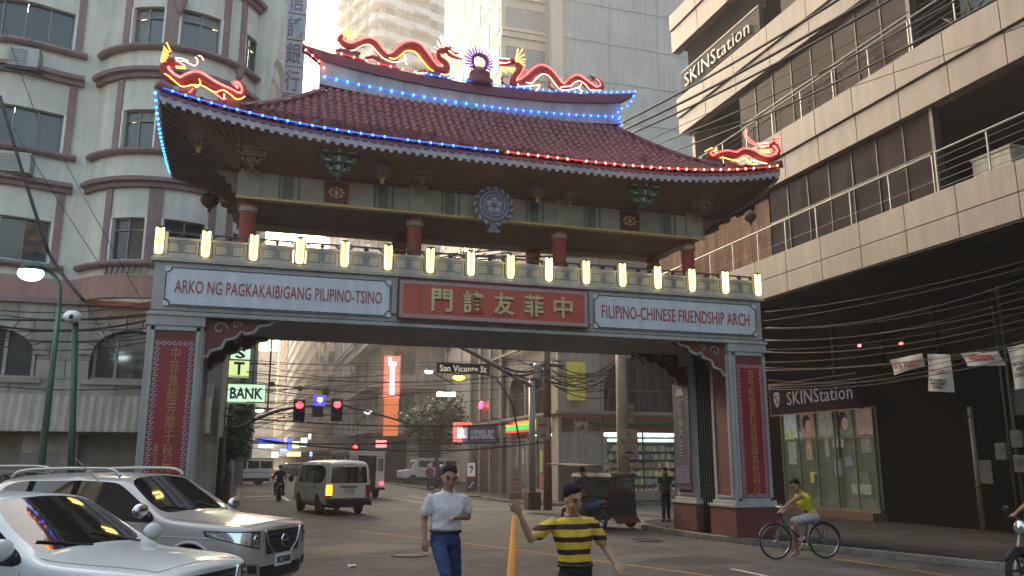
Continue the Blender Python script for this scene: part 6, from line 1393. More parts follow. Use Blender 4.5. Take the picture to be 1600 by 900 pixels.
mb = MB(); mb.lathe((p0.x-.02, 7.2, 0), [(.2,0),(.2,.03),(.08,.06)], 12); put('foot', mb, M['rubber'], t)
# dark vertical banner on the inner face of the rear right pier
t = thing('pier_banner', 'dark blue vertical banner with a white emblem on the rear right pier', 'banner', (11.1, 19.8, 1)); mb = MB(); mb.box(11.10, 11.13, 19.38, 20.22, 1.15, 4.0); put('cloth', mb, mat('navy_banner', (.035,.035,.06), .7, var=.15), t)
lettering('和\n平\n安\n大\n△\n三', (11.1, 19.8, 2.75), -YA, ZA, .26, 1.5, mat('banner_letters', (.3,.32,.4), .6), t, line=1.0)
mb = MB(); mb.prism([(-.2,-.14),(.2,-.14),(.2,-.10),(.05,.12),(.0,.02),(-.08,.12),(-.2,-.10)], (11.095, 19.8, 3.72), -YA, ZA, (-.006,0,0)); put('emblem_mark', mb, mat('banner_letters', (.3,.32,.4)), t)
mb = MB(); mb.box(11.09, 11.1, 19.45, 20.15, 1.3, 1.75); put('small_print', mb, mat('banner_print', (.10,.09,.16), .7, var=.5, scale=25), t)
# election style papers hanging from the wires on the right, and two red lamps
def paper(name, label, pts, X, lines=(), m=None):
    P_ = [atX(u, v, X) for u, v in pts]; c = sum(P_, Vector())/len(P_); t = thing(name, label, 'paper sign', tuple(c), 0, 'papers hanging from the wires')
    mb = MB(); n = 6; vs = []
    for i in range(n+1):
        for j in range(n+1):
            u, v = i/n, j/n; q = (P_[0]*(1-u)+P_[1]*u)*(1-v)+(P_[3]*(1-u)+P_[2]*u)*v; vs.append(q+Vector((.025*math.sin(u*5+v*3), 0, 0)))
    mb.add(vs, [(i*(n+1)+j, (i+1)*(n+1)+j, (i+1)*(n+1)+j+1, i*(n+1)+j+1) for i in range(n) for j in range(n)]); put('sheet', mb, m or mat('paper_white', (.40,.38,.36), .7, var=.08), t, fix=False, smooth=True)
    rt = (P_[1]-P_[0]).normalized(); up = (P_[0]-P_[3]).normalized(); W_ = (P_[1]-P_[0]).length; H_ = (P_[0]-P_[3]).length
    for (s_, x, y, w_, h_, mk) in lines: lettering(s_, P_[3]+rt*W_*x+up*H_*y+Vector((-.04,0,0)), rt, up, W_*w_, H_*h_, M[mk], t)
    return t
Xw = 14.2
paper('hanging_banner', 'tilted white banner with red print hanging left of the portrait paper', ((1390,562),(1442,552),(1444,572),(1397,586)), Xw, [('W★ MARISO', .5, .5, .8, .45, 'redlet')])
paper('hanging_poster', 'white paper with a small emblem above dark lines of print', ((1449,553),(1486,554),(1490,613),(1450,611)), Xw, [('BATA JUNIOR\nANTI CRIME\nLEAGUE', .5, .22, .7, .25, 'archline'), ('VOTE', .5, .55, .6, .1, 'redlet'), ('★', .2, .85, .15, .1, 'redlet')])
paper('hanging_banner', 'low wide faded banner with a red stripe, right of the portrait paper', ((1500,552),(1560,548),(1570,571),(1512,572)), Xw, [('▬▬▬', .5, .6, .6, .35, 'redlet')])
paper('hanging_poster', 'white paper with dark print cut off at the right edge of the picture', ((1574,543),(1606,536),(1610,605),(1586,609)), Xw, [('BATA JR\nANTI\nLEAGUE', .55, .45, .7, .35, 'archline')])
for u, v, lb in ((1343, 540, 'small dim red lamp over the dark shop front, left one'), (1408, 537, 'small bright red lamp over the dark shop front, right one')):
    p = atX(u, v, 17.5); t = thing('red_lamp', lb, 'lamp', tuple(p)); mb = MB(); mb.ball(p, .045, 8, 6, (1, 1.5, 1)); put('bulb', mb, M['neonr'], t, smooth=True); mb = MB(); mb.cyl(p+Vector((0,0,.04)), p+Vector((.3,0,.3)), .012, n=5); put('wire', mb, M['cable'], t)
# small lit signs far down the street
rr = random.Random(4); glows = [((.08,.12,.9),'blue'),((.85,.95,1),'white'),((.5,.8,1),'pale blue'),((1,.75,.35),'amber'),((1,.2,.2),'red'),((.3,.4,1),'violet blue')]
fs_ = [(431,443,688,691,0,95,'uppermost blue'),(404,428,694,700,1,95,'wide white'),(404,430,685,692,0,96,'wide blue'),(437,449,701,708,5,110,'rounded violet'),(450,456,684,702,0,100,'narrow upright blue'),(424,435,706,715,1,120,'bright white shopfront'),(456,468,690,700,3,120,'amber'),(470,480,684,698,2,130,'tall pale blue'),(448,470,706,713,3,115,'string of amber'),(482,486,678,686,1,90,'tiny white'),(484,488,706,713,5,100,'tiny violet'),(588,604,688,699,4,78,'red and white fuel')]
for u0, u1, v0, v1, k, Y, nm in fs_:
    m_ = mat('glow_'+glows[k][1].replace(' ', '_'), glows[k][0], .4, emit=glows[k][0], estr=.7); t, a, b, c, d = board('lit_shop_sign', nm+' lit sign far down the street', Y, (u0, u1), (v0, v1), m_, thick=.3)
    t['group'] = 'small lit signs far down the street'; mb = MB(); mb.box(a-.06, b+.06, Y+.31, Y+.4, c-.06, d+.06); put('sign_case', mb, M['darksteel'], t)
# ------------------------------------------------ overhead wires
def wire(p, q, sag, r, label='thin black overhead wire crossing the street', grp='overhead wires', n=14, cat='wire', name='overhead_wire'):
    p, q = Vector(p), Vector(q); setorg(); mb = MB(); mb.tube([p.lerp(q, i/n)-Vector((0,0,sag*4*(i/n)*(1-i/n))) for i in range(n+1)], r, n=5)
    o = put(name, mb, M['cable'], smooth=True); return tag(o, label, cat, grp)
rw = random.Random(21)
# thick feeders rising to the right over the roof corner
for (a, b, Ya, X2, r) in (((955,200),(1600,-190),23,12.8,.035),((965,207),(1600,-150),23,12.9,.04),((975,213),(1600,-125),23,13.0,.035),((1020,228),(1600,-60),22.5,13.2,.022),((1040,240),(1600,-25),22.5,13.3,.028)):
    wire(atY(*a, Ya), atX(*b, X2), .25, r, {200:'uppermost', 207:'second', 213:'third', 228:'fourth', 240:'lowest'}[a[1]]+' thick black feeder cable rising to the upper right past the roof', 'thick feeder cables at the upper right')
for (a, b, Ya, X2, r) in (((1060,215),(1600,40),22,14.0,.010),((1000,225),(1600,-80),22,14.0,.010)):
    wire(atY(*a, Ya), atX(*b, X2), .15, r, 'thin wire rising beside the tan balcony bands', 'thin wires beside the tan balconies')
for i in range(12):
    v0 = 470+i*9+rw.uniform(-4, 4); v1 = 395+i*14+rw.uniform(-6, 6)
    wire(atX(1195, v0+20, 13.6+rw.random()*.6), atX(1640, v1, 13.4+rw.random()*.6), rw.uniform(.1, .35), rw.choice((.005,.006,.009)), 'faint wire running along the dark arcade on the right', 'wires along the dark arcade')
for k in range(3): wire(atX(1200, 602+k*3, 14.0), atX(1640, 520+k*12, 14.0), .25, .008, 'faint wire running along the dark arcade on the right', 'wires along the dark arcade')
# left: wires in front of the limestone base
for i, (va, vb) in enumerate(((487,492),(497,489),(503,497),(516,512),(519,526),(527,519),(535,531),(600,604),(480,470))):
    wire(atY(-40, va, 20.6), atY(245, vb, 21.0), rw.uniform(.03, .25), (.026 if i in (1, 2) else .013), 'black wire in front of the limestone base on the left', 'wires at the left, in front of the stone base')
for a, b in (((0,150),(76,395)),((76,395),(130,468))):
    wire(atY(*a, 18.3), atY(*b, 18.0), .05, .035, 'thick dark cable slanting down from the upper left edge' if a[0] == 0 else 'short thick dark cable running down behind the white lamp head', 'thick cable at the far left')
for a, b in (((20,200),(160,420)),((100,250),(250,520)),((130,465),(185,560)),((0,20),(60,190))):
    wire(atY(*a, 19.5), atY(*b, 19.5), .02, .008, {20:'hair thin wire slanting across the cream facade beside the thick cable', 100:'hair thin wire slanting from the middle ledge to the arch panel', 130:'thin wire slanting over the pink band to the stone arch', 0:'thin wire in the top left corner'}[a[0]], 'thin slanting wires at the left')
# under the arch: nets of wires across the far street
for i in range(26):
    Ya = rw.uniform(24, 46); va = rw.uniform(556, 700); vb = va+rw.uniform(-16, 22); u0 = rw.uniform(330, 420); u1 = rw.choice((rw.uniform(560, 700), rw.uniform(780, 860), 858))
    if vb > 690: vb = 690
    wire(atY(u0, va, Ya+rw.uniform(-2, 2)), atY(u1, vb, Ya), rw.uniform(.05, .5), rw.choice((.009,.011,.014,.024)), 'black wire crossing the far street under the arch', 'wires crossing the far street')
for i in range(10):
    wire(atY(rw.uniform(340,400), rw.uniform(600,690), 38), atY(rw.uniform(520,640), rw.uniform(560,640), rw.uniform(60,90)), .3, .02, 'black wire crossing the far street under the arch', 'wires crossing the far street')
for i in range(22):       # tangle between the utility pole and the concrete pole
    wire(atY(rw.uniform(850,862), rw.uniform(556,600), 29.4), atY(rw.uniform(955,1000), rw.uniform(545,600), 28.7), rw.uniform(.1, .75), rw.choice((.010,.014,.02)), 'drooping wire between the dark utility pole and the concrete pole', 'tangle of wires between the two poles')
for i in range(8):
    wire(atY(rw.uniform(780,815), rw.uniform(556,590), 29.0), atY(rw.uniform(848,858), rw.uniform(560,585), 29.4), rw.uniform(.02, .25), rw.choice((.014,.02,.03)), 'wire running left from the dark utility pole', 'wires left of the utility pole')
for i in range(3):
    p = atY(868+i*4, 556, 29.2); mb = MB(); mb.tube([p+Vector((math.cos(k*math.pi/10)*.25, .02*i, math.sin(k*math.pi/10)*.22)) for k in range(21)], .018, n=5, cap=False); setorg(); tag(put('cable_coil', mb, M['cable'], smooth=True), 'loop of spare black cable hanging at the top of the utility pole', 'cable coil', 'spare cable loops')
for i in range(9):        # glimpsed between the columns above the balustrade
    wire(atY(rw.uniform(640,700), rw.uniform(395,425), 26), atY(rw.uniform(720,1010), rw.uniform(360,410), 25), .05, .02, 'black wire seen between the red columns', 'wires seen between the red columns')
# warning balls on one wire
for u, v in ((425,600),(469,607),(510,611)):
    p = atY(u, v, 33.5); mb = MB(); setorg(); mb.ball(p, .17 if u == 510 else .11, 10, 7); tag(put('cable_ball', mb, M['oldred'] if u < 480 else M['rafter'], smooth=True), {425:'leftmost faded red ball threaded on a wire over the street', 469:'middle red ball on the wire above the left traffic signal', 510:'larger brown ball on the wire above the blue lit sign'}[u], 'cable ball', 'balls on the wire')
wire(atY(400, 597, 33.5), atY(640, 617, 33.5), .1, .018, 'black wire crossing the far street under the arch', 'wires crossing the far street')
# ------------------------------------------------ street tree
def tree(x, y, h, r, label, seed, lean=0, col='leaf_a'):
    rt = random.Random(seed); t = thing('street_tree', label, 'tree', (x, y, .12)); lm1 = mat('leaf_a', (.05,.085,.03), .6, var=.3, scale=5); lm2 = mat('leaf_b', (.09,.12,.045), .6, var=.3, scale=5); bk = mat('bark', (.10,.08,.06), .85, var=.3, scale=9, bump=.4)
    mb = MB(); mb.tube([Vector((x, y, .12)), Vector((x+.1, y, 1.4)), Vector((x-.1, y, h*.45)), Vector((x, y, h*.62))], [.2,.15,.12,.09], n=8); put('trunk', mb, bk, t, smooth=True)
    tips = []
    for k in range(11):
        a = k*2.4; e = Vector((x+math.cos(a)*r*rt.uniform(.5,.95), y+math.sin(a)*r*.8, h*rt.uniform(.55, 1.0))); s_ = Vector((x, y, h*rt.uniform(.38, .58))); m_ = s_.lerp(e, .5)+Vector((0,0,.2)); mb = MB(); mb.tube([s_, m_, e], [.07,.045,.015], n=6); put('limb', mb, bk, t, smooth=True); tips += [m_, e, s_.lerp(e, .8)]
    mbs = [MB(), MB()]
    for k in range(2600):
        c = rt.choice(tips)+Vector((rt.gauss(0, r*.20), rt.gauss(0, r*.2), rt.gauss(0, r*.15))); s_ = rt.uniform(.12, .24)
        a = Vector((rt.uniform(-1,1), rt.uniform(-1,1), rt.uniform(-.6,.6))).normalized(); b = a.cross(Vector((rt.uniform(-1,1), rt.uniform(-1,1), 1))).normalized()
        mbs[k % 2].add([c-a*s_, c+b*s_*.5, c+a*s_, c-b*s_*.5], [(0,1,2,3)])
    put('crown', mbs[0], lm1, t, fix=False, kind='stuff'); put('crown_light_leaves', mbs[1], lm2, t, fix=False, kind='stuff'); return t
tree(12.9, 57, 5.9, 2.3, 'bushy green street tree in front of the stained cream building', 3)
p = atY(372, 690, 38); tree(p.x-.4, 38, 4.2, 1.0, 'thin dark tree beyond the left pier under the bank sign', 8)
# balcony plants, upper right
for (u, v, X, s_, lb) in ((1498, 22, 15.3, .55, 'spiky green potted plant on the upper balcony'), (1518, 12, 15.35, .5, 'second potted plant with long leaves, right of the spiky one')):
    p = atX(u, v, X); t = thing('potted_plant', lb, 'plant', (p.x, p.y, p.z-s_)); rt = random.Random(u)
    for k in range(16):
        a = rt.uniform(0, 6.28); l = s_*rt.uniform(.7, 1.2); e = Vector((math.cos(a)*l*.7, math.sin(a)*l*.7, l*.8)); b0 = Vector((p.x, p.y, p.z-s_*.7)); mb = MB(); n_ = Vector((-math.sin(a), math.cos(a), 0))*.035; m_ = b0+e*.55+Vector((0,0,.1)); mb.add([b0-n_*.4, b0+n_*.4, m_+n_, b0+e, m_-n_], [(0,1,2,3,4)]); put('leaf', mb, mat('leaf_b', (.09,.12,.045)), t, fix=False)
    mb = MB(); mb.lathe((p.x, p.y, p.z-s_*1.35), [(.14,0),(.2,.34),(.22,.36)], 10); put('pot', mb, mat('clay_pot', (.2,.09,.06), .8), t, smooth=True)
# litter on the road
for u, v, lb in ((1128, 841, 'crumpled white paper by the kerb right of the woman'), (550, 886, 'small white scrap on the asphalt before the silver car'), (768, 780, 'white scrap on the far kerb')):
    p = atZ(u, v, .01); setorg(); mb = MB(); mb.ball((p.x, p.y, .03), .07, 7, 4, (1.3, .8, .4)); rq = random.Random(u); mb.v = [(a+rq.uniform(-.015,.015), b+rq.uniform(-.015,.015), c+rq.uniform(-.008,.012)) for a, b, c in mb.v]; tag(put('litter', mb, M['white'], fix=False), lb, 'litter')

# manhole covers, tar seams and stains give the road its wear
for u, v, lb in ((640, 868, 'round iron manhole cover in the road left of the running man'), (1010, 845, 'round iron manhole cover near the tricycle')):
    p = atZ(u, v, 0); t = thing('manhole_cover', lb, 'manhole cover', (p.x, p.y, 0)); mb = MB(); mb.lathe((p.x, p.y, .002), [(.34,0),(.34,.008),(.30,.010),(.001,.010)], 24); put('cover', mb, mat('cast_iron', (.05,.045,.04), .6, metal=.5, var=.3, scale=15), t)
    mb = MB(); mb.tube([Vector((p.x+math.cos(k*math.pi/12)*.37, p.y+math.sin(k*math.pi/12)*.37, .006)) for k in range(25)], .02, n=5, cap=False); put('rim', mb, M['darksteel'], t)
setorg(); mb = MB(); rq = random.Random(9)
for k in range(26):
    x, y = rq.uniform(-1, 12), rq.uniform(7, 40); a = rq.uniform(0, 6.28); P_ = [Vector((x, y, .003))]
    for q_ in range(7): a += rq.uniform(-.5, .5); P_.append(P_[-1]+Vector((math.cos(a), math.sin(a), 0))*rq.uniform(.25, .6))
    for i_, (A_, B_) in enumerate(zip(P_, P_[1:])):
        d_ = (B_-A_).normalized(); s_ = Vector((-d_.y, d_.x, 0))*rq.uniform(.008, .028); mb.quad(A_-s_, B_-s_, B_+s_, A_+s_)
put('tar_seams', mb, M['patch'], kind='stuff', fix=False)
for k, (x, y, rx_, ry_) in enumerate(((4.5,12.5,1.1,.7),(2.6,19,1.4,1.0),(7.5,15.5,1.3,.6),(6.2,26,1.6,1.2),(9.2,10.5,.9,.6),(1.8,11.2,.8,.5))):
    mb = MB(); mb.add([(x+math.cos(a)*rx_*(1+.25*math.sin(a*3+k)), y+math.sin(a)*ry_*(1+.2*math.cos(a*4+k)), .0025+k*.0001) for a in [q_*math.pi/14 for q_ in range(28)]], [tuple(range(28))])
    put('road_stain', mb, mat('road_stain', (.062,.055,.05), .7, var=.25, scale=4, bump=.3, bscale=60) if k % 2 else mat('worn_asphalt', (.125,.113,.10), .85, var=.22, scale=6, bump=.4, bscale=70), kind='structure', fix=False)
# ================================================================== VEHICLES
def cage_body(stations, tags, mats, names, root, arches=(), levels=2, arch_r=.43, black=None, crease=.85):
    """stations: (x, zbot, [(halfwidth, z) for the 8 side rows], ztop centre). tags(i,row,side)->part index. Subdivided, wheel arches cut, split into parts."""
    bm = bmesh.new(); rings = []
    for (x, zb, rows, zc) in stations:
        half = [(0, zb)]+list(rows)+[(0, zc)]; n = len(half)
        L = [bm.verts.new((x, y, z)) for y, z in half]; Rr = [L[0]]+[bm.verts.new((x, -y, z)) for y, z in half[1:-1]]+[L[-1]]; rings.append((L, Rr))
    nr = len(rings[0][0])
    for i in range(len(rings)-1):
        for r_ in range(nr-1):
            for sd in (0, 1):
                a, b = rings[i][sd], rings[i+1][sd]; f = bm.faces.new((a[r_], b[r_], b[r_+1], a[r_+1])); f.material_index = tags(i, r_, sd)
    for e, rg in ((0, rings[0]), (1, rings[-1])):
        for r_ in range(nr-1):
            pass
        L, Rr = rg; 
        for r_ in range(1, nr-1):
            vs = [L[r_], L[r_+1], Rr[r_+1], Rr[r_]] if r_+1 < nr-1 else [L[r_], L[r_+1], Rr[r_]]
            f = bm.faces.new(vs); f.material_index = tags(-1 if e == 0 else -2, r_, 0)
        f = bm.faces.new([L[0], L[1], Rr[1]]); f.material_index = 0
    bmesh.ops.recalc_face_normals(bm, faces=bm.faces)
    cl = bm.edges.layers.float.new('crease_edge')
    for e in bm.edges:
        if len(e.link_faces) == 2 and e.link_faces[0].material_index != e.link_faces[1].material_index: e[cl] = crease
    me = bpy.data.meshes.new('cage'); bm.to_mesh(me); bm.free()
    for m_ in mats: me.materials.append(m_)
    o = bpy.data.objects.new('cage', me); BENCH.collection.objects.link(o); s_ = o.modifiers.new('s', 'SUBSURF'); s_.levels = levels; s_.render_levels = levels
    cut = []
    for (x, z) in arches:
        mb = MB(); mb.lathe((x, 0, z), [(arch_r, -1.5), (arch_r, 1.5)], 28, 'y'); cm = mb.mesh('cut', mats, True)
        for p in cm.polygons: p.material_index = len(mats)-1
        recalc(cm); co = bpy.data.objects.new('cut', cm); BENCH.collection.objects.link(co); b_ = o.modifiers.new('b', 'BOOLEAN'); b_.object = co; b_.operation = 'DIFFERENCE'; b_.solver = 'EXACT'; cut.append(co)
    em = evald(o)
    for q in [o]+cut: bpy.data.objects.remove(q)
    vs = [v.co.copy() for v in em.vertices]; groups = {}
    for p in em.polygons: groups.setdefault(p.material_index, []).append(tuple(p.vertices))
    bvh = BVHTree.FromPolygons(vs, [tuple(p.vertices) for p in em.polygons]); out = {}
    for k, fs in groups.items():
        used = sorted(set(v for f in fs for v in f)); mp_ = {v: i for i, v in enumerate(used)}
        mb = MB(); mb.add([vs[v] for v in used], [tuple(mp_[v] for v in f) for f in fs]); nm = names[k]
        me2 = mb.mesh(nm, mats[k], True); me2.set_sharp_from_angle(angle=R(42)); ob = bpy.data.objects.new(nm, me2); C.objects.link(ob); ob.parent = root; out[k] = ob
    bpy.data.meshes.remove(em); return bvh, out
def patch(bvh, name, corners, dirv, m, parent, off=.008, nu=8, nv=4, back=3.0, thick=None):
    """a sheet laid on the body: corners (4 points) are projected along dirv"""
    d = Vector(dirv).normalized(); c = [Vector(p) for p in corners]; mb = MB(); vs = []; 
    for j in range(nv+1):
        for i in range(nu+1):
            u, v = i/nu, j/nv; p = (c[0]*(1-u)+c[1]*u)*(1-v)+(c[3]*(1-u)+c[2]*u)*v
            h = bvh.ray_cast(p-d*back, d); vs.append((h[0] if h[0] is not None else p)-d*off)
    mb.add(vs, [(j*(nu+1)+i, j*(nu+1)+i+1, (j+1)*(nu+1)+i+1, (j+1)*(nu+1)+i) for j in range(nv) for i in range(nu)]); setorg()
    o = put(name, mb, m, None, smooth=True, fix=False); o.parent = parent
    if thick: s_ = o.modifiers.new('t', 'SOLIDIFY'); s_.thickness = thick; s_.offset = 0
    return o
def line_on(bvh, name, pts, dirv, m, parent, r=.004, off=.0, back=3.0, sub=6):
    d = Vector(dirv).normalized(); out = []
    P_ = [Vector(p) for p in pts]
    for a, b in zip(P_, P_[1:]):
        for k in range(sub):
            p = a.lerp(b, k/sub); h = bvh.ray_cast(p-d*back, d); 
            if h[0] is not None: out.append(h[0]-d*off)
    h = bvh.ray_cast(P_[-1]-d*back, d)
    if h[0] is not None: out.append(h[0]-d*off)
    mb = MB(); mb.tube(out, r, n=5); setorg(); o = put(name, mb, m, None, smooth=True); o.parent = parent; return o
def wheel(root, x, y, r, w_, rim=True, spokes=6, rimm=None, steer=0):
    s_ = 1 if y > 0 else -1; setorg(); mb = MB(); mb.lathe((0,0,0), [(r*.62,-w_/2),(r*.93,-w_/2),(r,-w_*.36),(r,w_*.36),(r*.93,w_/2),(r*.62,w_/2)], 28, 'y'); t = put('wheel', mb, M['rubber'], None, autos=True); t.parent = root; t.location = (x, y, r); t.rotation_euler = (0, 0, steer)
    mb = MB(); mb.lathe((0,0,0), [(r*.64,s_*w_*.40),(r*.60,s_*w_*.30),(r*.58,s_*w_*.05),(.01,s_*w_*.05)], 24, 'y'); rm = put('rim_well', mb, M['darksteel'], None, smooth=True); rm.parent = t
    mb = MB(); mb.tube([Vector((math.cos(a)*r*.61, s_*w_*.42, math.sin(a)*r*.61)) for a in [k*math.pi/12 for k in range(25)]], .02, n=5, cap=False)
    for k in range(spokes):
        a = 2*math.pi*k/spokes; mb.beam((0, s_*w_*.36, 0), (math.cos(a)*r*.6, s_*w_*.42, math.sin(a)*r*.6), .05*r/.38, .03, up=(0,1,0))
    mb.lathe((0,0,0), [(.07,s_*w_*.30),(.06,s_*w_*.46),(.001,s_*w_*.47)], 12, 'y'); rm = put('rim', mb, rimm or M['rim'], None); rm.parent = t; return t
def rows_cab(zb, ws, zs, wm, zm, wb, zbelt, wg, zg, wr, zr, wt): return [(ws*.86, zb), (ws, zs), (wm, zm), (wb, zbelt), (wg, zg), (wr, zr-.035), (wt, zr)]
def suv(label, paint, paintname, s=1.0, H=1.76, hood=1.12, rails=True, front=True):
    root = local('parked_car', label, 'car', 'cars standing at the lower left')
    W = .92; st_ = []
    def S(x, zb, ws, zs, wm, zm, wb, zbelt, wg, zg, wr, zr, wt, zc): st_.append((x, zb, rows_cab(zb, ws, zs, wm, zm, wb, zbelt, wg, zg, wr, zr, wt), zc))
    g = H-1.76; h = hood
    S( 2.52, .42, .50, .50, .56, .74, .52, h-.20, .48, h-.14, .42, h-.09, .25, h-.08)
    S( 2.44, .32, .72, .44, .78, .74, .74, h-.15, .70, h-.09, .62, h-.05, .35, h-.03)
    S( 2.20, .30, .85, .44, .90, .75, .87, h-.11, .82, h-.05, .74, h-.02, .40, h+.01)
    S( 1.75, .30, .89, .46, .93, .78, .91, h-.08, .86, h-.03, .78, h+.02, .42, h+.04)
    S( 1.20, .30, .90, .46, .935,.80, .915,h-.05, .88, h+.00, .80, h+.05, .44, h+.075)
    S( 1.02, .30, .90, .46, .935,.80, .915,h-.03, .875,h+.04, .79, h+.09, .44, h+.10)
    S( .22, .30, .90, .46, .935,.82, .915,h+.00, .74, H-.13, .66, H-.04, .40, H-.015)
    S( .12, .30, .90, .46, .935,.82, .915,h+.00, .735,H-.10, .66, H-.02, .40, H+.0)
    S(-.52, .30, .90, .46, .935,.83, .915,h+.01, .74, H-.08, .67, H, .40, H+.015)
    S(-.62, .30, .90, .46, .935,.83, .915,h+.01, .74, H-.08, .67, H, .40, H+.015)
    S(-1.38,.30, .90, .46, .935,.83, .915,h+.03, .735,H-.09, .66, H-.01, .40, H+.01)
    S(-1.48,.30, .90, .46, .935,.83, .915,h+.03, .735,H-.09, .66, H-.01, .40, H+.01)
    S(-2.02,.34, .89, .46, .925,.83, .905,h+.05, .73, H-.12, .65, H-.03, .38, H-.015)
    S(-2.18,.36, .87, .48, .91, .83, .89, h+.05, .74, H-.16, .64, H-.07, .38, H-.05)
    S(-2.42,.40, .80, .50, .84, .83, .81, h+.03, .80, h+.06, .72, h+.10, .40, h+.11)
    S(-2.50,.46, .66, .52, .70, .83, .66, h-.05, .60, h-.02, .55, h+.0, .30, h+.0)
    mats = [paint, M['cglass'], M['cglass'], M['cglass'], M['cglass'], M['cglass'], M['cglass'], M['cglass'], M['cglass'], M['seal'], M['black']]
    names = ['body', 'windscreen', 'rear_window']+['side_window']*6+['window_pillar', 'wheel_well']
    def tags(i, r_, sd):
        if i < 0: return 0
        if i == 5 and r_ in (6, 7): return 1
        if i == 13 and r_ in (6, 7): return 2
        if r_ == 4:
            if i in (7,): return 3+sd
            if i in (5, 6): return 3+sd
            if i == 9: return 5+sd
            if i == 11: return 7+sd
            if i in (8, 10): return 9
        return 0
    bvh, parts = cage_body(st_, tags, mats, names, root, arches=((1.62, .40), (-1.50, .40)), arch_r=.455)
    for x, sgn in ((1.62, 1), (1.62, -1), (-1.50, 1), (-1.50, -1)): wheel(root, x, sgn*.80, .385, .25)
    mb = MB(); mb.box(-2.2, 2.2, -.62, .62, .28, .60); setorg(); o = put('underbody', mb, M['black'], None); o.parent = root
    for sg in (1, -1):                                        # flares, handles, mirrors, door gaps
        for x in (1.62, -1.50):
            pts = [(x+math.cos(a)*.475, sg*1.2, .40+math.sin(a)*.475) for a in [R(-12)+R(204)*k/14 for k in range(15)]]
            line_on(bvh, 'wheel_flare', pts, (0,-sg,0), paint, root, r=.022, off=-.004, sub=2)
        for pts in ([(.98,.0,.52),(1.0,0,h-.06)], [(-.57,0,.50),(-.57,0,h-.0)], [(-1.40,0,.9),(-1.43,0,h+.02)], [(.98,0,.52),(-1.1,0,.50)], [(-1.05,0,.52),(-1.36,0,.95)]):
            line_on(bvh, 'door_gap', [(a, sg*1.2, c) for a, b, c in pts], (0,-sg,0), M['black'], root, r=.006, off=-.002)
        line_on(bvh, 'shoulder_crease', [(2.0, sg*1.2, h-.20), (-2.2, sg*1.2, h-.12)], (0,-sg,0), paint, root, r=.010, off=-.004, sub=24)
        for x in (-.38, -1.26):
            hh = bvh.ray_cast(Vector((x, sg*2, h-.12)), Vector((0,-sg,0)))[0]; mb = MB(); mb.tube([hh+Vector((-.09,0,0)), hh+Vector((-.08,sg*.03,0)), hh+Vector((.08,sg*.03,0)), hh+Vector((.09,0,0))], .013, n=6); setorg(); o = put('door_handle', mb, M['chrome'] if rails else paint, None, smooth=True); o.parent = root
        c = Vector((.86, sg*1.03, h+.13)); mb = MB(); mb.ball(c, .12, 12, 8, (.62, 1.15, .80)); setorg(); o = put('wing_mirror', mb, M['chrome'] if rails else paint, None, smooth=True); o.parent = root
        mb = MB(); mb.tube([c+Vector((0,-sg*.08,-.07)), Vector((.86, sg*.86, h+.0))], .03, n=6); q_ = put('mirror_stalk', mb, M['plastic'], None); q_.parent = o
        if rails:
            mb = MB(); mb.tube([Vector(q) for q in catmull([(.10,sg*.67,H-.04),(.0,sg*.67,H+.035),(-.3,sg*.68,H+.065),(-1.2,sg*.68,H+.06),(-1.75,sg*.67,H+.03),(-1.95,sg*.66,H-.06)], 4)], .022, n=7); o = put('roof_rail', mb, M['rim'], None, smooth=True); o.parent = root
        # lamps
        patch(bvh, 'headlight', [(2.35, sg*.44, h-.33), (1.94, sg*.93, h-.17), (1.90, sg*.93, h-.12), (2.38, sg*.46, h-.14)], (-.80,-sg*.60,0), M['lens'], root, off=.014, nu=12, nv=5)
        patch(bvh, 'headlight_surround', [(2.35, sg*.42, h-.35), (1.91, sg*.935, h-.175), (1.86, sg*.935, h-.105), (2.38, sg*.44, h-.125)], (-.80,-sg*.60,0), M['plastic'], root, off=.006, nu=12, nv=5)
        hp = bvh.ray_cast(Vector((4, sg*.60-2*(.6/.8)*-0, h-.22)), Vector((-1,0,0)))[0]
        if hp: mb = MB(); mb.ball(hp+Vector((.0,0,.0)), .055, 10, 6, (.5,1,1)); setorg(); o = put('headlight_projector', mb, M['chrome'], None, smooth=True); o.parent = root
        patch(bvh, 'fog_lamp_bezel', [(2.4, sg*.50, .46), (2.3, sg*.80, .48), (2.3, sg*.80, .62), (2.4, sg*.52, .60)], (-1,-sg*.35,0), M['chrome'], root, off=.010)
        patch(bvh, 'fog_lamp', [(2.4, sg*.53, .485), (2.3, sg*.77, .50), (2.3, sg*.77, .60), (2.4, sg*.55, .585)], (-1,-sg*.35,0), M['plastic'], root, off=.016)
        patch(bvh, 'tail_light', [(-2.3, sg*.9, .82), (-2.5, sg*.62, .82), (-2.45, sg*.62, h+.0), (-2.3, sg*.9, h+.0)], (.7,-sg*.7,0), M['lampred'], root, off=.01)
    patch(bvh, 'grille', [(2.5,-.40,h-.42),(2.5,.40,h-.42),(2.5,.44,h-.13),(2.5,-.44,h-.13)], (-1,0,0), M['plastic'], root, off=.012, nu=14)
    for k in range(4): line_on(bvh, 'grille_bar', [(2.5,-.38,h-.38+k*.065),(2.5,.38,h-.38+k*.065)], (-1,0,0), M['darksteel'], root, r=.010, off=.02, sub=14)
    for sg in (1, -1): line_on(bvh, 'grille_chrome', [(2.5,sg*.44,h-.12),(2.5,sg*.36,h-.30),(2.5,sg*.20,h-.43)], (-1,0,0), M['chrome'], root, r=.020, off=.018)
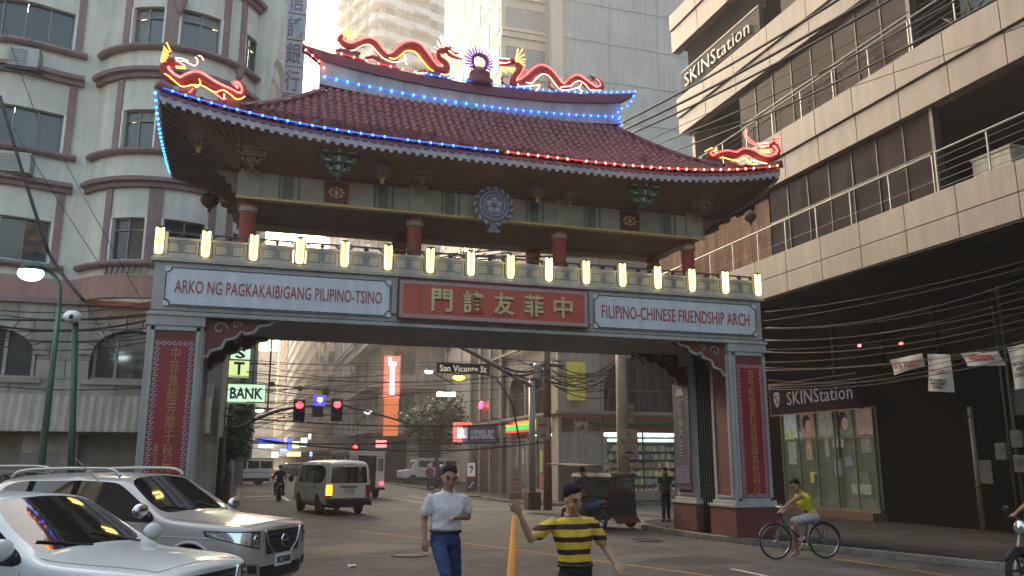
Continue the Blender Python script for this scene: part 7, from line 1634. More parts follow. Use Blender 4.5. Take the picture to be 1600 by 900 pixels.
    hc = bvh.ray_cast(Vector((4,0,h-.27)), Vector((-1,0,0)))[0]; mb = MB(); mb.tube([hc+Vector((.03, math.cos(a)*.075, math.sin(a)*.07)) for a in [k*math.pi/10 for k in range(21)]], .012, n=5, cap=False); mb.beam(hc+Vector((.03,-.09,0)), hc+Vector((.03,.09,0)), .02, .02); setorg(); o = put('badge_ring', mb, M['chrome'], None); o.parent = root
    patch(bvh, 'lower_intake', [(2.5,-.48,.40),(2.5,.48,.40),(2.5,.52,.56),(2.5,-.52,.56)], (-1,0,0), M['plastic'], root, off=.012, nu=12)
    hc = bvh.ray_cast(Vector((4,0,.60)), Vector((-1,0,0)))[0]; mb = MB(); mb.box(hc.x+.01, hc.x+.03, -.20, .20, .535, .685); pl = put('number_plate', mb, M['white'], None); pl.parent = root
    o = lettering('NCU 8620', (hc.x+.03, 0, .61), YA, ZA, .33, .085, M['archline'], pl, bold=.01)
    for sg in (1, -1): 
        a = Vector((1.10, sg*.12+.2, h+.13)); 
        line_on(bvh, 'wiper', [(1.06, sg*.35+.25, 3), (.86, sg*.35-.28, 3)], (0,0,-1), M['black'], root, r=.010, off=-.0+.012)
    line_on(bvh, 'bonnet_gap', [(2.34,-.62,3),(2.40,0,3),(2.34,.62,3)], (0,0,-1), M['black'], root, r=.005, off=-.001)
    for sg in (1, -1): line_on(bvh, 'bonnet_gap', [(2.34,sg*.62,3),(1.7,sg*.74,3),(1.1,sg*.79,3)], (0,0,-1), M['black'], root, r=.005, off=-.001)
    mb = MB(); mb.box(-1.9, .6, -.62, .62, .6, 1.05); 
    for x in (.1, -.9):
        for y in (-.4, .4): mb.box(x-.55, x-.40, y-.22, y+.22, 1.0, 1.45)
    setorg(); o = put('seats', mb, M['black'], None, kind='stuff'); o.parent = root
    mb = MB(); mb.beam((2.2, -.0, -5), (2.2, 0, -5.01), .01, .01)
    return root
def place(root, x, y, rot, label=None):
    root.location = (x, y, 0); root.rotation_euler = (0, 0, rot)
    if label: root['label'] = label
    return root
hd_ = R(-29); hv = Vector((math.cos(hd_), math.sin(hd_), 0))
silver = suv('silver grey off road car with roof rails and chrome mirror beside the white car', M['silverp'], 'silver', H=1.70)
hd_ = R(-32.5); hv = Vector((math.cos(hd_), math.sin(hd_), 0)); c = Vector((-.48, 12.45, 0))-hv*1.02*.86; place(silver, c.x, c.y, hd_); silver.scale = (.86, 1, 1)
white = suv('white car with plain roof nearest the viewer at the lower left corner', M['whitep'], 'white', H=1.55, hood=.97, rails=False)
hv = Vector((math.cos(R(-31)), math.sin(R(-31)), 0)); c = Vector((-1.28, 9.3, 0))-hv*1.02*.86; place(white, c.x, c.y, R(-31)); white.scale = (.86, 1, 1)
dark = suv('dark blue grey car of which only the railed roof shows at the left edge', M['greyp'], 'grey', H=1.72)
f_ = atY(96, 760, 15.0); c = Vector((f_.x, 15.0, 0))-hv*.9; place(dark, c.x, c.y, hd_)
# antenna on the silver car
an = atY(155, 757, 8.5)
# ---------------- vans
def van(label, cat='van'):
    root = local('passenger_van', label, cat, None); st_ = []
    def S(x, zb, ws, zs, wm, zm, wb, zbelt, wg, zg, wr, zr, wt, zc): st_.append((x, zb, rows_cab(zb, ws, zs, wm, zm, wb, zbelt, wg, zg, wr, zr, wt), zc))
    S( 2.35, .40, .55, .45, .60, .70, .58, .92, .56, .96, .52, 1.0, .30, 1.02)
    S( 2.28, .30, .74, .42, .78, .72, .75, .98, .72, 1.03, .68, 1.06, .35, 1.08)
    S( 2.05, .28, .82, .42, .84, .75, .82, 1.05, .80, 1.12, .74, 1.20, .38, 1.22)
    S( 1.45, .28, .83, .42, .845,.78, .83, 1.10, .74, 1.72, .68, 1.84, .40, 1.87)
    S( 1.30, .28, .83, .42, .845,.78, .83, 1.10, .74, 1.74, .68, 1.90, .40, 1.92)
    for x in (.45, .35, -.75, -.85): S(x, .28, .83, .42, .845,.78, .83, 1.10, .75, 1.74, .69, 1.92, .40, 1.95)
    S(-2.10, .30, .83, .42, .845,.78, .83, 1.10, .745,1.73, .68, 1.91, .40, 1.94)
    S(-2.22, .32, .82, .42, .835,.78, .82, 1.10, .74, 1.72, .66, 1.88, .40, 1.91)
    S(-2.34, .36, .80, .44, .81, .78, .79, 1.10, .70, 1.68, .62, 1.80, .38, 1.82)
    mats = [M['vanp'], M['cglass'], M['cglass']]+[M['cglass']]*6+[M['seal'], M['black']]; names = ['body', 'windscreen', 'rear_window']+['side_window']*6+['pillar', 'wheel_well']
    def tags(i, r_, sd):
        if i == 2 and r_ in (6, 7): return 1
        if r_ == 4 and i >= 0:
            if i in (3, 4): return 3+sd
            if i == 6: return 5+sd
            if i == 8: return 7+sd
            if i in (5, 7): return 9
        return 0
    bvh, parts = cage_body(st_, tags, mats, names, root, arches=((1.35, .34), (-1.25, .34)), arch_r=.38, crease=1.0)
    for x, sg in ((1.35,1),(1.35,-1),(-1.25,1),(-1.25,-1)): wheel(root, x, sg*.72, .33, .20, spokes=5)
    patch(bvh, 'rear_window', [(-2.4,.68,1.12),(-2.4,-.68,1.12),(-2.4,-.63,1.68),(-2.4,.63,1.68)], (1,0,0), M['cglass'], root, off=.010, nu=10)
    patch(bvh, 'rear_bumper', [(-2.4,.82,.34),(-2.4,-.82,.34),(-2.4,-.82,.60),(-2.4,.82,.60)], (1,0,0), M['plastic'], root, off=.035, nu=14, thick=.03)
    patch(bvh, 'number_plate', [(-2.4,.20,.80),(-2.4,-.20,.80),(-2.4,-.20,.93),(-2.4,.20,.93)], (1,0,0), mat('plate_dull', (.45,.45,.42), .6), root, off=.02)
    patch(bvh, 'plate_recess', [(-2.4,.32,.96),(-2.4,-.32,.96),(-2.4,-.32,1.01),(-2.4,.32,1.01)], (1,0,0), M['plastic'], root, off=.02)
    for sg in (1, -1):
        patch(bvh, 'tail_light', [(-2.3, sg*.84, .70), (-2.4, sg*.68, .70), (-2.4, sg*.68, 1.05), (-2.3, sg*.84, 1.05)], (.8,-sg*.6,0), M['lampor'] if sg > 0 else M['lampred'], root, off=.014)
        patch(bvh, 'tail_light_lower', [(-2.3, sg*.84, .62), (-2.4, sg*.68, .62), (-2.4, sg*.68, .69), (-2.3, sg*.84, .69)], (.8,-sg*.6,0), M['lampred'], root, off=.014)
        mb = MB(); mb.ball((1.95, sg*1.0, 1.22), .13, 8, 6, (.5,.8,1)); setorg(); o = put('wing_mirror', mb, M['plastic'], None, smooth=True); o.parent = root
        for x in (.40, -.80): line_on(bvh, 'door_gap', [(x, sg*1.2, .45), (x, sg*1.2, 1.08)], (0,-sg,0), M['black'], root, r=.006)
        line_on(bvh, 'side_groove', [(1.9, sg*1.2, .92), (-2.1, sg*1.2, .92)], (0,-sg,0), M['archline'], root, r=.006, sub=16)
        mb = MB(); mb.box(-1.4, 1.4, sg*.5-.02, sg*.5+.02, .2, .3)
    line_on(bvh, 'tailgate_gap', [(-2.4,.72,.62),(-2.4,.74,1.7),(-2.4,0,1.76),(-2.4,-.74,1.7),(-2.4,-.72,.62)], (1,0,0), M['archline'], root, r=.006, sub=8)
    mb = MB(); mb.box(-2.0, 2.0, -.6, .6, .25, .6); setorg(); o = put('underbody', mb, M['black'], None); o.parent = root
    mb = MB(); mb.box(-2.36, -2.33, .42, .60, 1.60, 1.66); o = put('window_sticker', mb, M['goldd'], None); o.parent = root
    return root
v_ = van('white passenger van with a lit orange indicator driving away beyond the arch'); p = atZ(545, 806, 0); a_ = R(101); hv2 = Vector((math.cos(a_), math.sin(a_), 0)); c = Vector((p.x, p.y+.3, 0))+hv2*2.3; place(v_, c.x, c.y, a_)
def jeepney(name, label, cat, L=5.6, W=.95, H=2.3, nw=4, lit=True, box=False):
    t = local(name, label, cat); wp = M['vanp']
    def pt(nm, mb, m, par=None, **k): setorg(); o = put(nm, mb, m, None, **k); o.parent = par or t; return o
    mb = MB(); mb.box(-L/2, L/2-1.3, -W, W, .55, 1.30); mb.box(-L/2, L/2-1.3, -W, W, H-.16, H); 
    for k in range(nw+1):
        x = -L/2+(L-1.3)*k/nw; 
        for sg in (-1, 1): mb.box(max(x-.06, -L/2), min(x+.06, L/2-1.3), sg*W-(.04 if sg > 0 else 0), sg*W+(.04 if sg < 0 else 0), 1.30, H-.16)
    mb.box(-L/2, -L/2+.04, -W, -W+.45, 1.3, H-.16); mb.box(-L/2, -L/2+.04, W-.45, W, 1.3, H-.16)
    pt('cabin', mb, wp, bevel=.03)
    mb = MB(); mb.box(-L/2-.05, L/2-1.2, -W-.04, W+.04, H+.004, H+.06); pt('roof', mb, wp, bevel=.02)
    for k in range(nw):
        a, b = -L/2+(L-1.3)*k/nw+.07, -L/2+(L-1.3)*(k+1)/nw-.07
        for sg in (-1, 1): mb = MB(); mb.box(a, b, sg*(W-.05)-.01, sg*(W-.05)+.01, 1.32, H-.2); pt('side_window', mb, M['cglass'])
    for sg in (-1, 1):
        mb = MB(); mb.box(-L/2+.0, -L/2+.03, sg*(W-.24)-.16, sg*(W-.24)+.16, 1.38, H-.3); pt('rear_window', mb, M['cglass'])
        mb = MB(); mb.ball((-L/2-.02, sg*(W-.15), .75), .10, 8, 6, (.3, 1.2, .8)); pt('tail_light', mb, M['lampredon'] if lit else M['lampor'] if sg > 0 else M['lampred'], smooth=True)
        mb = MB(); mb.box(-L/2+.3, L/2-1.6, sg*(W+.012)-.01, sg*(W+.012)+.01, 1.0, 1.04); pt('side_stripe', mb, M['archline'])
    mb = MB(); mb.box(-L/2-.005, -L/2+.02, -W+.48, W-.48, .55, H-.2); pt('rear_door', mb, M['black'])
    mb = MB(); mb.prism([(L/2-1.3,.5),(L/2,.5),(L/2+.02,1.05),(L/2-.7,1.15),(L/2-1.15,H-.1),(L/2-1.3,H-.1)], (0,-W+.05,0), XA, ZA, (0,2*W-.1,0)); pt('front_cab', mb, wp, bevel=.05)
    mb = MB(); mb.add([(L/2-.72,-W+.2,1.18),(L/2-.72,W-.2,1.18),(L/2-1.12,W-.2,H-.2),(L/2-1.12,-W+.2,H-.2)], [(0,1,2,3)]); mb.v = [(x+.03, y, z) for x, y, z in mb.v]; pt('windscreen', mb, M['cglass'], fix=False)
    mb = MB(); mb.box(-L/2-.12, -L/2+.0, -W, W, .42, .54); mb.box(-L/2+.2, L/2-.2, -.5, .5, .3, .54); pt('chassis', mb, M['black'])
    for x in (L/2-.9, -L/2+1.1):
        for sg in (-1, 1): wheel(t, x, sg*(W-.14), .38, .22, spokes=5)
    return t
j = jeepney('jeepney', 'boxy white jeepney with red tail lights ahead of the van', 'jeepney', L=5.2, H=2.35, nw=4); p = atZ(572, 779, 0); a_ = R(98); c = Vector((p.x, p.y, 0))+Vector((math.cos(a_), math.sin(a_), 0))*2.6; place(j, c.x, c.y, a_)
j = jeepney('jeepney', 'long white jeepney seen from the side beyond the left pier', 'jeepney', L=6.4, H=2.15, nw=5, lit=False); p = atZ(425, 757, 0); place(j, p.x-3.2, p.y, R(176))
j = jeepney('jeepney', 'white jeepney parked behind the street tree and the helmeted riders', 'jeepney', L=4.6, H=2.0, nw=3, lit=False); p = atZ(672, 758, .12); place(j, p.x+.6, p.y+4, R(184)); j.location.z = .12
for u, v, rot, lb in ((508, 748, 97, 'small grey car far ahead between the signals'), (478, 742, 95, 'dark car far down the street in the traffic'), (455, 745, 92, 'pale car far down the street left lane')):
    cc_ = dup(dark, (0,0,0), label=lb, group='distant cars in the far street'); p = atZ(u, v, 0); k = 1
    if p.y > 120: p = atY(u, 740, 110)
    cc_.location = (p.x, p.y+8, 0); cc_.rotation_euler = (0, 0, R(rot))
# ---------------- bicycles, motorcycles, tricycles
def ring(mb, c, r, th, ax='y', n=28):
    c = Vector(c); mb.tube([c+Vector((math.cos(a)*r, 0, math.sin(a)*r)) for a in [k*2*math.pi/n for k in range(n+1)]], th, n=6, cap=False)
def bicycle(label):
    t = local('bicycle', label, 'bicycle')
    def pt(nm, mb, m, par=None, **k): setorg(); o = put(nm, mb, m, None, **k); o.parent = par or t; return o
    for x in (.52, -.52):
        mb = MB(); ring(mb, (x,0,.33), .32, .017); wv = pt('wheel', mb, M['rubber'], smooth=True)
        mb = MB(); ring(mb, (x,0,.33), .295, .009); pt('rim', mb, M['steel'], wv)
        mb = MB()
        for k in range(20): a = k*math.pi/10; mb.cyl((x,.02*(-1)**k,.33), (x+math.cos(a)*.29,0,.33+math.sin(a)*.29), .0018, n=3)
        mb.cyl((x,-.04,.33),(x,.04,.33),.02,n=8); pt('spokes', mb, M['steel'], wv, kind='stuff')
        mb = MB(); mb.tube([Vector((x+math.cos(a)*.35, 0, .33+math.sin(a)*.35)) for a in [R(20)+R(150)*k/10 for k in range(11)]], .012, n=5, flat=2); pt('mudguard', mb, M['darksteel'])
    mb = MB(); A, B, Cc, D, E_ = (-.10,0,.30), (-.22,0,.82), (.38,0,.86), (.35,0,.70), (-.52,0,.33)
    for a, b in ((A,B),(A,(.36,0,.72)),(B,(.37,0,.84))): mb.cyl(a, b, .018, n=8)
    for y in (-.05, .05): mb.cyl((A[0],0,A[2]), (E_[0],y,E_[2]), .010, n=6); mb.cyl((B[0],0,B[2]-.03), (E_[0],y,E_[2]), .009, n=6)
    pt('frame', mb, mat('bike_frame_green', (.03,.09,.07), .4, var=.1), smooth=True)
    mb = MB(); mb.cyl((.34,0,.68),(.38,0,.90),.02,n=8)
    for y in (-.05, .05): mb.tube([Vector((.36,y,.72)), Vector((.44,y,.5)), Vector((.52,y,.33))], .012, n=6)
    mb.box(.33,.39,-.06,.06,.70,.74); pt('fork', mb, M['darksteel'])
    mb = MB(); mb.tube([Vector(q) for q in ((.22,-.29,1.00),(.33,-.26,1.02),(.39,-.10,.98),(.39,.10,.98),(.33,.26,1.02),(.22,.29,1.00))], .013, n=6); mb.cyl((.38,0,.88),(.39,0,.99),.014,n=6); pt('handlebar', mb, M['steel'], smooth=True)
    mb = MB(); mb.ball((-.25,0,.90), .13, 10, 6, (1.05,.75,.35)); mb.cyl((-.22,0,.80),(-.24,0,.88),.014,n=6); pt('saddle', mb, M['black'], smooth=True)
    mb = MB(); ring(mb, (-.10,-.05,.30), .09, .008); mb.cyl((-.10,-.05,.30),(-.02,-.10,.16),.010,n=5); mb.cyl((-.10,.05,.30),(-.18,.10,.44),.010,n=5); mb.box(-.07,.05,-.18,-.10,.145,.165); mb.box(-.23,-.13,.10,.18,.43,.45); pt('crank', mb, M['steel'], kind='stuff')
    mb = MB(); mb.box(-.75,-.30,-.07,.07,.70,.72); mb.cyl((-.55,-.06,.70),(-.53,-.05,.35),.007,n=5); mb.cyl((-.55,.06,.70),(-.53,.05,.35),.007,n=5); pt('carrier', mb, M['darksteel'], kind='stuff')
    return t
def motorcycle(label, red=True, name='motorcycle'):
    t = local(name, label, 'motorcycle')
    def pt(nm, mb, m, par=None, **k): setorg(); o = put(nm, mb, m, None, **k); o.parent = par or t; return o
    for x in (.62, -.62):
        mb = MB(); ring(mb, (x,0,.30), .25, .05); wv = pt('wheel', mb, M['rubber'], smooth=True); mb = MB(); ring(mb, (x,0,.30), .205, .016)
        for k in range(5): a = k*2*math.pi/5; mb.beam((x,0,.3),(x+math.cos(a)*.2,0,.3+math.sin(a)*.2),.03,.02, up=(0,1,0))
        pt('rim', mb, M['darksteel'], wv)
    mb = MB(); mb.tube([Vector(q) for q in ((.35,0,.88),(.20,0,.74),(-.1,0,.66),(-.45,0,.68),(-.8,0,.80))], [.07,.13,.14,.13,.05], n=10, flat=.8); pt('body_shell', mb, mat('bike_navy', (.03,.05,.16), .35, var=.05, coat=.5), smooth=True)
    mb = MB(); mb.ball((-.30,0,.80), .30, 12, 6, (1.15,.42,.22)); pt('seat', mb, M['black'], smooth=True)
    mb = MB(); mb.box(-.22,.22,-.14,.14,.28,.56); mb.cyl((-.2,-.14,.3),(-.85,-.17,.34),.045,.055,10); pt('engine', mb, M['darksteel'], bevel=.03)
    mb = MB()
    for y in (-.08,.08): mb.cyl((.62,y,.30),(.42,y,.90),.025,n=7)
    mb.box(.36,.46,-.10,.10,.84,.90); pt('fork', mb, M['steel'])
    mb = MB(); mb.tube([Vector(q) for q in ((.28,-.36,1.02),(.40,-.2,1.04),(.42,0,.98),(.40,.2,1.04),(.28,.36,1.02))], .014, n=6); pt('handlebar', mb, M['black'], smooth=True)
    mb = MB(); mb.ball((.52,0,.90), .11, 10, 6, (.7,1,1)); pt('headlight', mb, M['lens'], smooth=True)
    mb = MB(); mb.ball((-.86,0,.78), .07, 8, 5, (.5,1,.8)); pt('tail_light', mb, M['lampred'], smooth=True)
    for y in (-.34,.34): mb = MB(); mb.ball((.36,y,1.16), .06, 8, 5, (.4,1,.8)); mb.cyl((.34,y*.9,1.02),(.36,y,1.14),.007,n=4); pt('mirror', mb, M['black'])
    mb = MB(); mb.tube([Vector((.62+math.cos(a)*.31, 0, .30+math.sin(a)*.31)) for a in [R(30)+R(130)*k/8 for k in range(9)]], .035, n=6); pt('mudguard', mb, M['plastic'], smooth=True)
    return t
bk = bicycle('dark green bicycle ridden to the left past the right pier'); p = atZ(1252, 873, .0); place(bk, p.x, p.y, R(180-8))
BK = Vector((p.x, p.y, 0))
mo = motorcycle('dark motorcycle with a rider seen from behind, right of the long jeepney'); p = atZ(436, 783, 0); place(mo, p.x, p.y+.6, R(92)); MO = Vector((p.x, p.y+.6, 0))
me_ = motorcycle('navy blue motorcycle cut off by the right edge of the picture'); p = atZ(1596, 925, 0); place(me_, p.x+.62, p.y, R(183)); ME = Vector((p.x+.62, p.y, 0))
m2 = motorcycle('parked motorcycle between the two helmeted people by the street tree'); p = atZ(686, 766, .12); place(m2, p.x, p.y, R(20)); m2.location.z = .12
# tricycle: motorcycle with a roofed side car
def sidecar(label):
    t = local('tricycle', label, 'tricycle')
    def pt(nm, mb, m, par=None, **k): setorg(); o = put(nm, mb, m, None, **k); o.parent = par or t; return o
    ins = motorcycle('tmp'); 
    for ch in list(ins.children): ch.parent = t
    bpy.data.objects.remove(ins)
    # side car on the right side of the motorcycle (local -y), body from x -.75 to .75
    y0, y1 = -.35, -1.35; bl = mat('trike_dark_metal', (.035,.035,.035), .45, metal=.3, var=.15); fr = MB()
    for x in (-.75, .75):
        for y in (y0, y1): fr.cyl((x,y,.35),(x*.92,y,1.42),.02,n=6)
    for z in (.35, .9, 1.42):
        k = 1 if z < 1.4 else .92
        for y in (y0, y1): fr.cyl((-.75*k,y,z),(.75*k,y,z),.018,n=6)
        for x in (-.75*k, .75*k): fr.cyl((x,y0,z),(x,y1,z),.018,n=6)
    fr.cyl((0,-.1,.45),(0,y0,.45),.02,n=6); fr.cyl((-.5,-.1,.5),(-.6,y0,.5),.02,n=6); pt('side_car_frame', fr, bl)
    mb = MB(); mb.box(-.72,.72,y1,y0,.33,.38); mb.box(-.74,.74,y1-.01,y1+.01,.38,.85); mb.box(.72,.75,y1,y0,.38,.88); mb.box(-.75,-.72,y1,y0,.38,1.0); pt('side_car_body', mb, bl, bevel=.02)
    mb = MB(); mb.box(-.68,.68,y1-.012,y1+.0,.92,1.36); pt('side_curtain', mb, mat('clear_plastic_sheet', (.30,.31,.28), .25, var=.35, scale=6), fix=True)
    mb = MB(); mb.box(.66,.68,y1+.05,y0-.05,.92,1.36); pt('front_screen', mb, mat('clear_plastic_sheet', (.3,.31,.28)))
    mb = MB(); vs = [(-.85,y0+.08,1.44),(.85,y0+.08,1.44),(.85,y1-.05,1.44),(-.85,y1-.05,1.44),(-.75,y0,1.54),(.75,y0,1.54),(.75,y1,1.54),(-.75,y1,1.54)]; mb.add(vs, [(0,3,2,1),(4,5,6,7),(0,1,5,4),(1,2,6,5),(2,3,7,6),(3,0,4,7)]); pt('side_car_roof', mb, bl)
    mb = MB(); mb.add([(-.3,.55,1.72),(.95,.55,1.78),(.95,-.35,1.80),(-.3,-.35,1.74),(-.3,.55,1.75),(.95,.55,1.81),(.95,-.35,1.83),(-.3,-.35,1.77)], [(0,3,2,1),(4,5,6,7),(0,1,5,4),(1,2,6,5),(2,3,7,6),(3,0,4,7)]); mb.cyl((.45,0,1.0),(.5,0,1.76),.015,n=5); mb.cyl((-.2,-.3,1.5),(-.2,-.3,1.76),.015,n=5); pt('rider_canopy', mb, mat('faded_canvas', (.16,.13,.11), .8, var=.2))
    mb = MB(); mb.box(-.5,.2,y1+.1,y0-.1,.38,.62); mb.box(-.66,-.5,y1+.1,y0-.1,.38,1.1); pt('bench', mb, mat('red_brown_vinyl', (.12,.04,.035), .6))
    mb = MB(); ring(mb, (-.45, y1-.08, .25), .20, .045); w__ = pt('wheel', mb, M['rubber'], smooth=True); mb = MB(); mb.lathe((-.45, y1-.08, .25), [(.16,-.02),(.16,.02)], 14, 'y'); pt('rim', mb, M['darksteel'], w__)
    mb = MB(); mb.add([(-.95,y0-.0,.18),(-.74,y0,.40),(-.74,y1,.40),(-.95,y1,.18)], [(0,1,2,3)]); pt('mud_flap', mb, M['oldred'], fix=False)
    return t
tr = sidecar('black tricycle with a covered side car and canvas canopy, left of the standing woman'); p = atZ(948, 829, 0); TRR = R(112); place(tr, p.x-.45, p.y+.55, TRR); TR = Vector((p.x-.45, p.y+.55, 0))
tr2 = sidecar('small red roofed tricycle next to the motorcycle rider, far off'); p = atZ(450, 783, 0); place(tr2, p.x+.75, p.y+4.5, R(92))
# fluffy antenna of the silver car
mb = MB(); a = atY(158, 756, 9.7); b = atY(118, 716, 9.7); mb.cyl(a, b, .006, n=5); setorg(); 
o = tag(put('whip_antenna', mb, M['steel']), 'thin whip antenna leaning over the silver car', 'antenna')
# ================================================================== PEOPLE
def remeshed(mb, vox, smooth_it=6):
    me = mb.mesh('raw', M['skin']); recalc(me); o = bpy.data.objects.new('raw', me); BENCH.collection.objects.link(o)
    r_ = o.modifiers.new('r', 'REMESH'); r_.mode = 'VOXEL'; r_.voxel_size = vox; r_.use_smooth_shade = True
    s_ = o.modifiers.new('s', 'SMOOTH'); s_.iterations = smooth_it; s_.factor = .5
    em = evald(o); bpy.data.objects.remove(o); bpy.data.meshes.remove(me); return em
def limb(mb, pts, rs, flat=1.0, n=12):
    pts = [Vector(p) for p in pts]; mb.tube(pts, list(rs), n=n, flat=flat)
    for p, r in zip(pts, rs): mb.ball(p, r*.985, 12, 8)
def loft(mb, secs, lat, n=20):
    """secs: (centre, half width, half depth) ; lat = lateral unit vector"""
    cs = [Vector(s_[0]) for s_ in secs]; vs = []; k = len(cs)
    for i, (c, a, b) in enumerate(secs):
        t = (cs[min(i+1,k-1)]-cs[max(i-1,0)]).normalized(); l = (lat - t*lat.dot(t)).normalized(); f = t.cross(l)
        for j in range(n):
            q = 2*math.pi*j/n; vs.append(Vector(c)+l*(math.copysign(abs(math.cos(q))**.85, math.cos(q))*a)+f*(math.sin(q)*b))
    fs = [(i*n+j, i*n+(j+1)%n, (i+1)*n+(j+1)%n, (i+1)*n+j) for i in range(k-1) for j in range(n)]+[tuple(range(n-1,-1,-1)), tuple((k-1)*n+j for j in range(n))]
    mb.add(vs, fs)
def person(label, J, shirt, trousers, skin, shoes, hair='hair', sleeve=.55, s=1.0, vox=.013, shorts=False, fem=False, face=None, helmet=None, lat=None, collar=None, tank=False, hand_open=(False, False), group=None, belt=True, blur=0):
    """J: world joints: head, neck, shL shR elL elR haL haR (hands), hip, hpL hpR knL knR anL anR ; face: unit vector the face looks along"""
    P = {k: Vector(v) for k, v in J.items()}; u0 = (P['neck']-P['hip']).normalized(); P['head'] -= (P['head']-P['neck']).normalized()*.022*s; P['neck'] += u0*.01*s
    for k in 'LR': P['sh'+k] += u0*.012*s+((P['shL']+P['shR'])/2-P['sh'+k])*.06; base = Vector((P['hip'].x, P['hip'].y, min(P['anL'].z, P['anR'].z)-.08*s))
    root = thing('person', label, 'person', tuple(base), 0, group); fwd = Vector(face).normalized() if face is not None else Vector((0,-1,0))
    lat = (P['shR']-P['shL']).normalized() if lat is None else Vector(lat).normalized()
    def link(nm, me, m_, par=None, **k):
        for v in me.vertices: v.co -= base
        me.materials.clear(); me.materials.append(m_); me.polygons.foreach_set('use_smooth', [True]*len(me.polygons)); me.name = nm
        o = bpy.data.objects.new(nm, me); C.objects.link(o); o.parent = par or root; return o
    neck, hip = P['neck'], P['hip']; up = (neck-hip).normalized(); chest = hip.lerp(neck, .62); waist = hip.lerp(neck, .28); shm = (P['shL']+P['shR'])/2
    w = (P['shR']-P['shL']).length/2
    # ---- body
    mb = MB(); hd = P['head']; hu = (hd-neck).normalized()
    hl = fwd.cross(hu).normalized(); ff = hu.cross(hl).normalized(); 
    if ff.dot(fwd) < 0: ff = -ff
    def H(a, b, c): return hd+(hl*a+ff*b+hu*c)*s*1.08
    loft(mb, [(H(0,.035,-.118),.018*s,.018*s),(H(0,.030,-.105),.042*s,.045*s),(H(0,.020,-.07),.060*s,.072*s),(H(0,.005,-.02),.070*s,.088*s),(H(0,-.004,.03),.074*s,.095*s),(H(0,-.008,.07),.070*s,.088*s),(H(0,-.010,.10),.050*s,.064*s),(H(0,-.010,.118),.018*s,.025*s)], hl)
    mb.tube([H(0,.088,.02), H(0,.104,-.018), H(0,.112,-.030), H(0,.090,-.038)], [.009*s,.012*s,.016*s,.014*s], n=8)          # nose
    limb(mb, [H(-.028,.080,.028), H(.028,.080,.028)], [.013*s,.013*s]); limb(mb, [H(-.020,.084,-.066), H(.020,.084,-.066)], [.011*s,.011*s]); mb.ball(H(0,.078,-.098), .020*s, 8, 6)
    for sg in (-1, 1): mb.ball(H(sg*.076,-.008,-.008), .028*s, 8, 6, (.45,.7,1.1)); mb.ball(H(sg*.045,.055,-.035), .026*s, 8, 6)
    limb(mb, [H(0,-.015,-.07), neck-up*.02], [.050*s,.058*s])
    loft(mb, [(hip-up*.06,.13*s,.085*s),(waist,.12*s,.08*s),(chest,w*.82,.092*s),(shm-up*.03,w*.85,.075*s),(neck,.055*s,.05*s)], lat)
    for sd in 'LR':
        sh, el, ha = P['sh'+sd], P['el'+sd], P['ha'+sd]; wr = el.lerp(ha, .78) if (ha-el).length > .2*s else ha
        limb(mb, [sh, sh.lerp(el,.5), el], [.050*s,.046*s,.037*s]); limb(mb, [el, el.lerp(wr,.3), wr], [.037*s,.037*s,.024*s])
        d = (ha-el).normalized(); nn = d.cross(lat); nn = nn.normalized() if nn.length > .1 else d.cross(Vector((0,1,0))).normalized(); sdv = d.cross(nn).normalized()
        if hand_open['LR'.index(sd)]: sdv = (lat-d*lat.dot(d)).normalized(); nn = d.cross(sdv)
        pc = wr+d*.045*s; loft(mb, [(wr-d*.005,.024*s,.018*s),(wr+d*.02*s,.036*s,.018*s),(wr+d*.06*s,.045*s,.017*s),(wr+d*.088*s,.042*s,.014*s)], sdv)
        for q in range(4):
            o_ = sdv*(q-1.5)*.021*s; L_ = (.074,.088,.083,.062)[q]*s; b0 = wr+d*.082*s+o_; spread = sdv*(q-1.5)*.020*s if hand_open['LR'.index(sd)] else Vector()
            cu = .15 if hand_open['LR'.index(sd)] else .75
            mb.tube([b0, b0+d*L_*.45+spread*.5-nn*L_*cu*.15, b0+d*L_*(.85-.2*cu)+spread-nn*L_*cu*.55], [.0105*s,.0095*s,.0075*s], n=7)
        b0 = wr+d*.03*s-sdv*.03*s; mb.tube([b0, b0+d*.03*s-sdv*.025*s, b0+d*.06*s-sdv*.032*s], [.013*s,.011*s,.008*s], n=7)
        hp, kn, an = P['hp'+sd], P['kn'+sd], P['an'+sd]; leg_r = (.072,.066,.050,.052,.034)
        k_ = kn.lerp(an, .3); limb(mb, [hp, hp.lerp(kn,.5), kn, k_+ (kn-an).normalized().cross(lat)*0, an], [q*s for q in leg_r]); limb(mb, [an-Vector((0,0,.03*s)), an-Vector((0,0,.05*s))+ (ff-Vector((0,0,ff.z)))*.11*s], [.035*s,.028*s])
    link('body', remeshed(mb, vox*s, 3), M[skin] if isinstance(skin, str) else skin)
    # ---- face
    for sg in (-1, 1):
        e_ = MB(); e_.ball((0,0,0), .0125*s, 8, 6); e_.v = [tuple(H(sg*.031,.0805,.008)+hl*v[0]*1.3+ff*v[1]*.6+hu*v[2]*.75) for v in e_.v]; put('eye', e_, mat('eye_dark', (.03,.02,.018), .2, var=0), root, smooth=True)
        e_ = MB(); e_.tube([H(sg*.015,.094,.032), H(sg*.034,.090,.038), H(sg*.052,.074,.032)], .005*s, n=5); put('eyebrow', e_, M['hair'], root)
    e_ = MB(); e_.tube([H(-.024,.088,-.066), H(0,.097,-.064), H(.024,.088,-.066)], .0045*s, n=5); put('mouth', e_, mat('lip_brown', (.17,.07,.06), .5, var=0), root)
